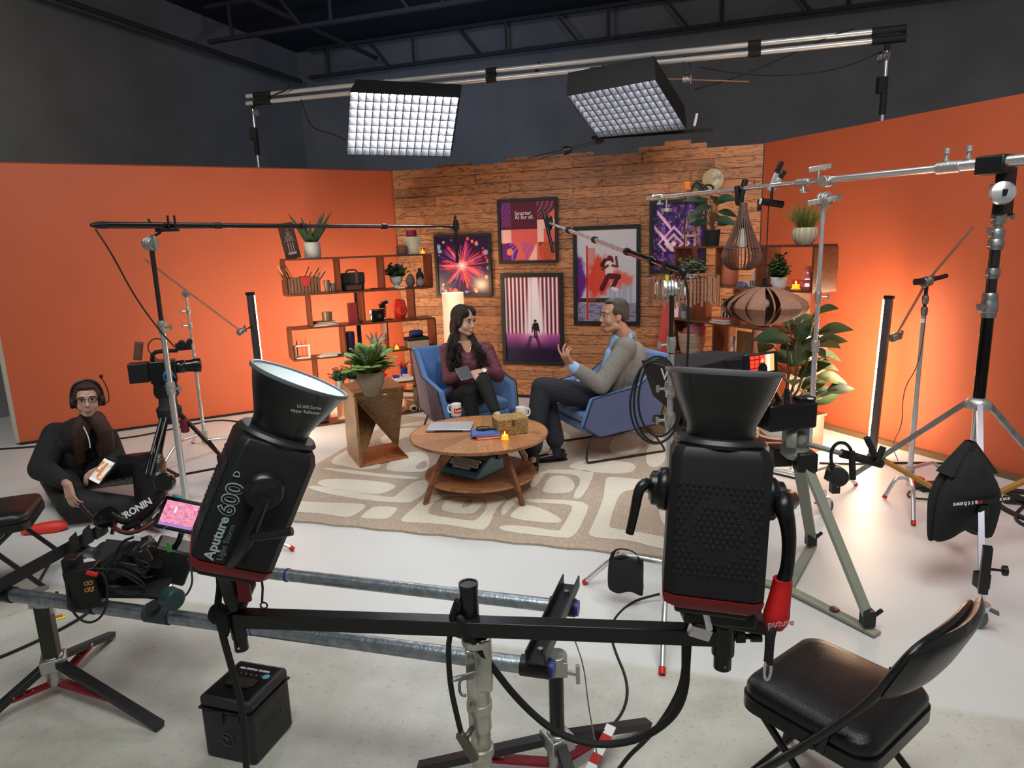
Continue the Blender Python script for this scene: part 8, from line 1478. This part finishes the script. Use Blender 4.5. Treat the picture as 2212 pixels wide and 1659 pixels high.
for k in range(3): mb.add([(e3+off+d2*(.03+.075*k)+side1*.03).to_tuple(), (e3+off+d2*(.09+.075*k)+side1*.03).to_tuple(), (e3+off+d2*(.075+.075*k)+side1*.045+V(0, 0, .07)).to_tuple(), (e3+off+d2*(.035+.075*k)+side1*.045+V(0, 0, .08)).to_tuple(), (e3+off+d2*(.03+.075*k)+side1*.05).to_tuple(), (e3+off+d2*(.09+.075*k)+side1*.05).to_tuple()], [(0, 1, 2, 3), (0, 3, 4), (1, 5, 2), (3, 2, 5, 4), (0, 4, 5, 1)])
mb.out('tooth_plate', BLKM, tr); q = e3+off+side1*.05; MB().cyl(q+V(-.05, 0, .02), q+V(-.12, 0, .13), .008, 8).tube([q+V(.02, -.03, .0), q+V(.04, -.03, .05), q+V(.08, -.03, .09)], .009, 8, smooth=1).out('handle_rod', DKST, tr)
for q in (fa, ba): MB().cyl(q-side1*.02, q+side1*.05, .03, 16).out('pipe_socket', BLK, tr)
def riser(c, zt, legs, label, colm, sq=False):
    t = T('low_stand', label, 'stand', c, 'low stands under the dolly track'); p = V(c.x, c.y, 0)
    if sq: MB().bar(p+V(0, 0, .12), p+V(0, 0, zt), .052, .052, (1, .3, 0)).out('column', colm, t, bevel=.004)
    else: MB().cyl(p+V(0, 0, .10), p+V(0, 0, zt), .024, 18).out('column', colm, t)
    MB().box(p+V(0, 0, .14), (.085, .085, .05), (0, 0, .5)).cyl(p+V(0, 0, .05), p+V(0, 0, .17), .034, 16).out('hub', CAST, t, bevel=.004); MB().cyl(p+V(0, 0, zt-.05), p+V(0, 0, zt+.01), .036, 16).box(p+V(0, 0, zt-.03), (.07, .06, .05)).out('top_clamp', CAST, t, bevel=.003); knob(MB(), p+V(.03, -.02, zt-.04), (.9, -.5, .1), .04, .06, .007).out('tee_knob', CAST, t)
    RB = mat('red_brace', (.28, .012, .025), .45, .3); 
    for i, l in enumerate(legs):
        e_ = V(l.x, l.y, .018); a0 = p+V(0, 0, .15); d = (e_-a0); MB().bar(a0+d*.06, e_, .036, .026).out('leg', mat('leg_black', (.016, .016, .018), .4), t, bevel=.002); md = a0.lerp(e_, .55); MB().bar(md-V(0, 0, .012), p+V(0, 0, .055)+V(d.x, d.y, 0).normalized()*.03, .036, .010).out('brace', RB, t)
        mb = MB()
        for k in range(5): q = md.lerp(p+V(0, 0, .055), .12+.17*k)+V(0, 0, -.004); mb.cyl(q, q+V(0, 0, .0015), .006, 8)
        mb.out('brace_hole', mat('hole_pale', (.5, .45, .45), .5), t); MB().cyl(md+V(-.02, 0, 0), md+V(.02, 0, 0), .008, 8).out('pivot', CAST, t)
    return t
cR_ = V((e1.x+e2.x)/2+.03, (e1.y+e2.y)/2, 0); cR_ = G(1196, 1400, .40); riser(V(cR_.x, cR_.y-.10, 0), .435, [G(1400, 1572), G(905, 1668), V(cR_.x+.1, cR_.y-.5, 0)], 'low black and red legged stand under the right end of the track', ENM)
MB().box(V(cR_.x+.02, cR_.y-.055, .38), (.022, .003, .035)).out('red_tag', REDP, tr)
riser(G(110, 1400, .20), .44, [G(348, 1578), G(243, 1378), G(-60, 1590)], 'low stand with speckled red braces under the left end of the track', mat('olive_square_tube', (.055, .055, .045), .5, .5), True)
cable([Y(1240, 1378, 1.9), Y(1262, 1440, 1.88), Y(1270, 1520, 1.85), Y(1285, 1600, 1.8), Y(1300, 1700, 1.75)], .0022, 'thin braided steel wire hanging right of the track end', STL)
q = G(1290, 1640, .06); t = T('striped_tape', 'red and white taped strip on the stand leg at the bottom edge', 'tape', q); sa_, sb_ = q+V(-.05, -.05, -.045), q+V(.06, .09, .05)
for k in range(6): MB().bar(sa_.lerp(sb_, k/6), sa_.lerp(sb_, (k+1)/6), .034, .006).out('stripe', WHT if k % 2 else mat('red_tape', (.45, .012, .012), .5), t, smooth=False)
for px, py, c_ in ((132, 1335, (.75, .70, .05)), (390, 1290, (.75, .70, .05)), (122, 1332, (.6, .1, .05))): q = G(px, py, .002); tag(MB().box(q, (.05, .02, .003), (0, 0, .5)).out('floor_mark', mat('tape_%d' % int(c_[1]*100), c_, .6), loc=q), 'piece of %s marking tape on the floor near the %s' % (['red', 'yellow'][c_[1] > .5], {132: 'left stand column', 390: 'chrome leg under the track', 122: 'left stand column'}[px]), 'tape mark')
cable([G(-30, 1432, .006), G(60, 1395, .006), G(150, 1350, .006), G(196, 1320, .006), G(220, 1290, .006)], .008, 'dark cable on the floor behind the left stand column')
# ---------------- slider dolly with the gimbal camera
dl = T('camera_dolly', 'black sliding dolly plate with wheels on the pipe track', 'dolly', (along(fa, fb, 300)+along(ba, bb_, 330))/2)
fx1, fx2, bx1, bx2 = along(fa, fb, 185), along(fa, fb, 345), along(ba, bb_, 235), along(ba, bb_, 430); up_ = V(0, 0, .055)
MB().slab([fx1+up_, fx2+up_, bx2+up_, bx1+up_], V(0, 0, .018)).out('deck', BLKM, dl, bevel=.004); sd = (fb-fa).normalized()
for q in (fx1, fx2, bx1, bx2):
    for s in (-1, 1): 
        ax = V(-sd.y, sd.x, 0); qq = q+ax*s*.020+V(0, 0, .040)+sd*.0; MB().lathe([(0, -.012), (.022, -.012), (.026, 0), (.022, .012), (0, .012)], qq, (ax*s*.6+V(0, 0, .8)), 18).out('wheel', RUB, dl)
    MB().cyl(q-sd*.05+V(0, 0, .005), q+sd*.05+V(0, 0, .005), .034, 16).out('bogie_housing', mat('bogie', (.03, .045, .05), .5), dl, bevel=.002)
MB().lathe([(0, 0), (.030, 0), (.036, .01), (.036, .05), (.03, .055), (0, .055)], Y(360, 1288, 2.10), (.8, -.5, 0), 20).out('end_roller', mat('teal_roller', (.02, .05, .055), .35), dl)
gm_ = T('gimbal', 'camera gimbal with curved arm and white brand lettering on the dolly', 'gimbal', Y(290, 1290, 2.28)); gy = 2.34
MB().tube([Y(352, 1042, gy), Y(346, 1068, gy), Y(320, 1105, gy-.02), Y(292, 1128, gy-.03), Y(262, 1126, gy-.05), Y(238, 1110, gy-.06)], [.022, .021, .019, .017, .014, .012], 12, smooth=2, flat=.7).out('roll_arm', BLK, gm_)
MB().lathe([(0, -.02), (.030, -.02), (.034, -.014), (.034, .014), (.030, .02), (0, .02)], Y(356, 1042, gy-.03), (.1, -1, .3), 24).out('roll_motor', BLKG, gm_); MB().lathe([(0, -.03), (.030, -.03), (.034, -.02), (.034, .02), (.03, .03), (0, .03)], Y(228, 1118, gy-.06), (.75, -.3, .5), 24).out('tilt_motor', BLKG, gm_)
MB().tube([Y(240, 1135, gy-.06), Y(262, 1150, gy-.08), Y(290, 1152, gy-.06), Y(330, 1130, gy), Y(345, 1110, gy+.02)], .008, 8, smooth=2).out('red_edged_rail', mat('maroon_rail', (.10, .008, .01), .4), gm_); MB().cyl(Y(268, 1142, gy-.05), Y(300, 1128, gy-.05), .012, 12).out('grip_bar', BLK, gm_)
text('RONIN', .034, frame(Y(298, 1098, gy-.055), _R*.86+_U*.50, -(_F)), LETW, gm_, bold=.0010)
MB().tube([Y(338, 1072, gy-.02), Y(300, 1110, gy-.05)], .0022, 6).out('arm_stripe', mat('maroon_rail'), gm_)  # thin maroon strip along the roll arm
MB().tube([Y(335, 1180, gy), Y(300, 1200, gy-.02), Y(255, 1225, gy-.04), Y(210, 1250, gy-.06)], [.05, .065, .06, .045], 12, smooth=1, flat=.8).out('camera_cage', mat('cage_black', (.014, .014, .016), .4, bump=.8, bscale=60), gm_); MB().box(Y(372, 1210, gy+.02), (.14, .12, .13), (0, R(25), .3)).box(Y(300, 1262, gy-.02), (.20, .14, .05), (0, R(12), .3)).out('lower_housing', BLK, gm_, bevel=.01)
MB().box(Y(290, 1225, gy-.09), (.10, .05, .06), (.2, R(20), .2)).cyl(Y(300, 1188, gy-.08), Y(315, 1215, gy-.08), .035, 18).lathe([(.03, -.03), (.042, -.03), (.042, .03), (.03, .03)], Y(325, 1210, gy-.05), (.8, -.3, .5), 22).out('follow_focus', BLKG, gm_, bevel=.003)
MB().box(Y(186, 1265, gy-.12), (.10, .07, .15), (0, R(-4), .2)).box(Y(160, 1235, gy-.10), (.05, .06, .12), (0, 0, .2)).out('receiver_box', BLK, gm_, bevel=.005)
for i, (x, y) in enumerate(((190, 1258), (199, 1257), (191, 1272), (201, 1271))): MB().lathe([(.004, 0), (.008, 0), (.008, .014), (.004, .014), (.004, 0)], Y(x, y, gy-.185), (.2, -1, .2), 10).out('gold_connector', mat('brass', (.75, .40, .10), .3, 1), gm_)
MB().cyl(Y(188, 1237, gy-.16), Y(212, 1242, gy-.16), .0085, 8).out('red_connector', REDP, gm_); MB().box(Y(365, 1182, gy-.06), (.012, .01, .035)).out('green_tag', mat('green_tag', (.04, .30, .02), .5), gm_); MB().box(Y(297, 1161, gy-.10), (.022, .006, .022), (0, .2, 0)).out('white_label', WHT, gm_); mb = MB()
for i in range(14): mb.sph(Y(305+4.2*i, 1182-3.4*i, gy-.09), .0028, 6, 4)
mb.out('gear_teeth', mat('grey_tooth', (.25, .25, .26), .4), gm_)
mn = T('field_monitor', 'small field monitor with a pink picture on top of the gimbal', 'monitor', Y(392, 1160, gy)); mM = frame(Y(388, 1112, gy-.02), (_R*.97-_U*.20), (V(.10, -.80, .55))) ; MB(mM).box((0, 0, -.011), (.150, .116, .022)).out('monitor_case', BLK, mn, bevel=.005)
def artP(u, v): n = noise2(u, v, 9, 4); c = mix(const(u, (238, 130, 165)), rgb(250, 185, 205), n); c = mix(c, rgb(205, 95, 130), (noise2(u, v, 22, 7) > .66)*.6); c = mix(c, rgb(255, 235, 245), ((u > .3)*(u < .38)*(v > .55)*(v < .8))*1.0); return mix(c, rgb(150, 120, 210), (v < .12)*.7)
painted('screen', mM @ Vector((-.062, -.046, .0006)), mM.to_3x3() @ V(1, 0, 0), mM.to_3x3() @ V(0, 1, 0), .124, .090, artP, mn, 60, 44, emit=1.0); MB(mM).cyl((-.04, .045, 0), (-.04, .045, .0025), .008, 16).out('blue_sticker', mat('sky_sticker'), mn) if False else MB(mM).box((-.035, .062, -.008), (.034, .012, .014)).out('blue_sticker', mat('sky_sticker'), mn, bevel=.004); MB().tube([Y(392, 1150, gy+.0), Y(385, 1175, gy), Y(365, 1190, gy)], .010, 8, smooth=1).out('monitor_arm', BLK, mn)
def loopc(P, r, label): cable([Y(x, y, gy+d_) for x, y, d_ in P], r, label)
loopc([(150, 1230, -.15), (142, 1280, -.17), (160, 1330, -.18), (195, 1350, -.18), (228, 1325, -.18), (234, 1270, -.17), (222, 1235, -.16), (205, 1240, -.15)], .0042, 'round black cable loop hanging below the receiver box of the dolly')
loopc([(205, 1228, -.15), (250, 1232, -.14), (300, 1260, -.12), (340, 1295, -.14), (385, 1305, -.15), (415, 1270, -.15), (415, 1235, -.12), (405, 1205, -.08)], .0035, 'thin black cable arching from the gimbal to the right of the dolly')
loopc([(290, 1160, -.10), (262, 1170, -.10), (250, 1200, -.10), (230, 1220, -.12), (205, 1240, -.14)], .0050, 'black cable curving from the gimbal arm down to the receiver box')
loopc([(295, 1208, -.12), (320, 1215, -.13), (322, 1235, -.13), (300, 1240, -.13), (290, 1222, -.12), (310, 1250, -.13), (330, 1245, -.12)], .0028, 'small tangled wire on the camera cage')
loopc([(215, 1232, -.14), (260, 1228, -.15), (320, 1262, -.15), (300, 1290, -.15), (250, 1278, -.15)], .0030, 'wire running across the front of the dolly')
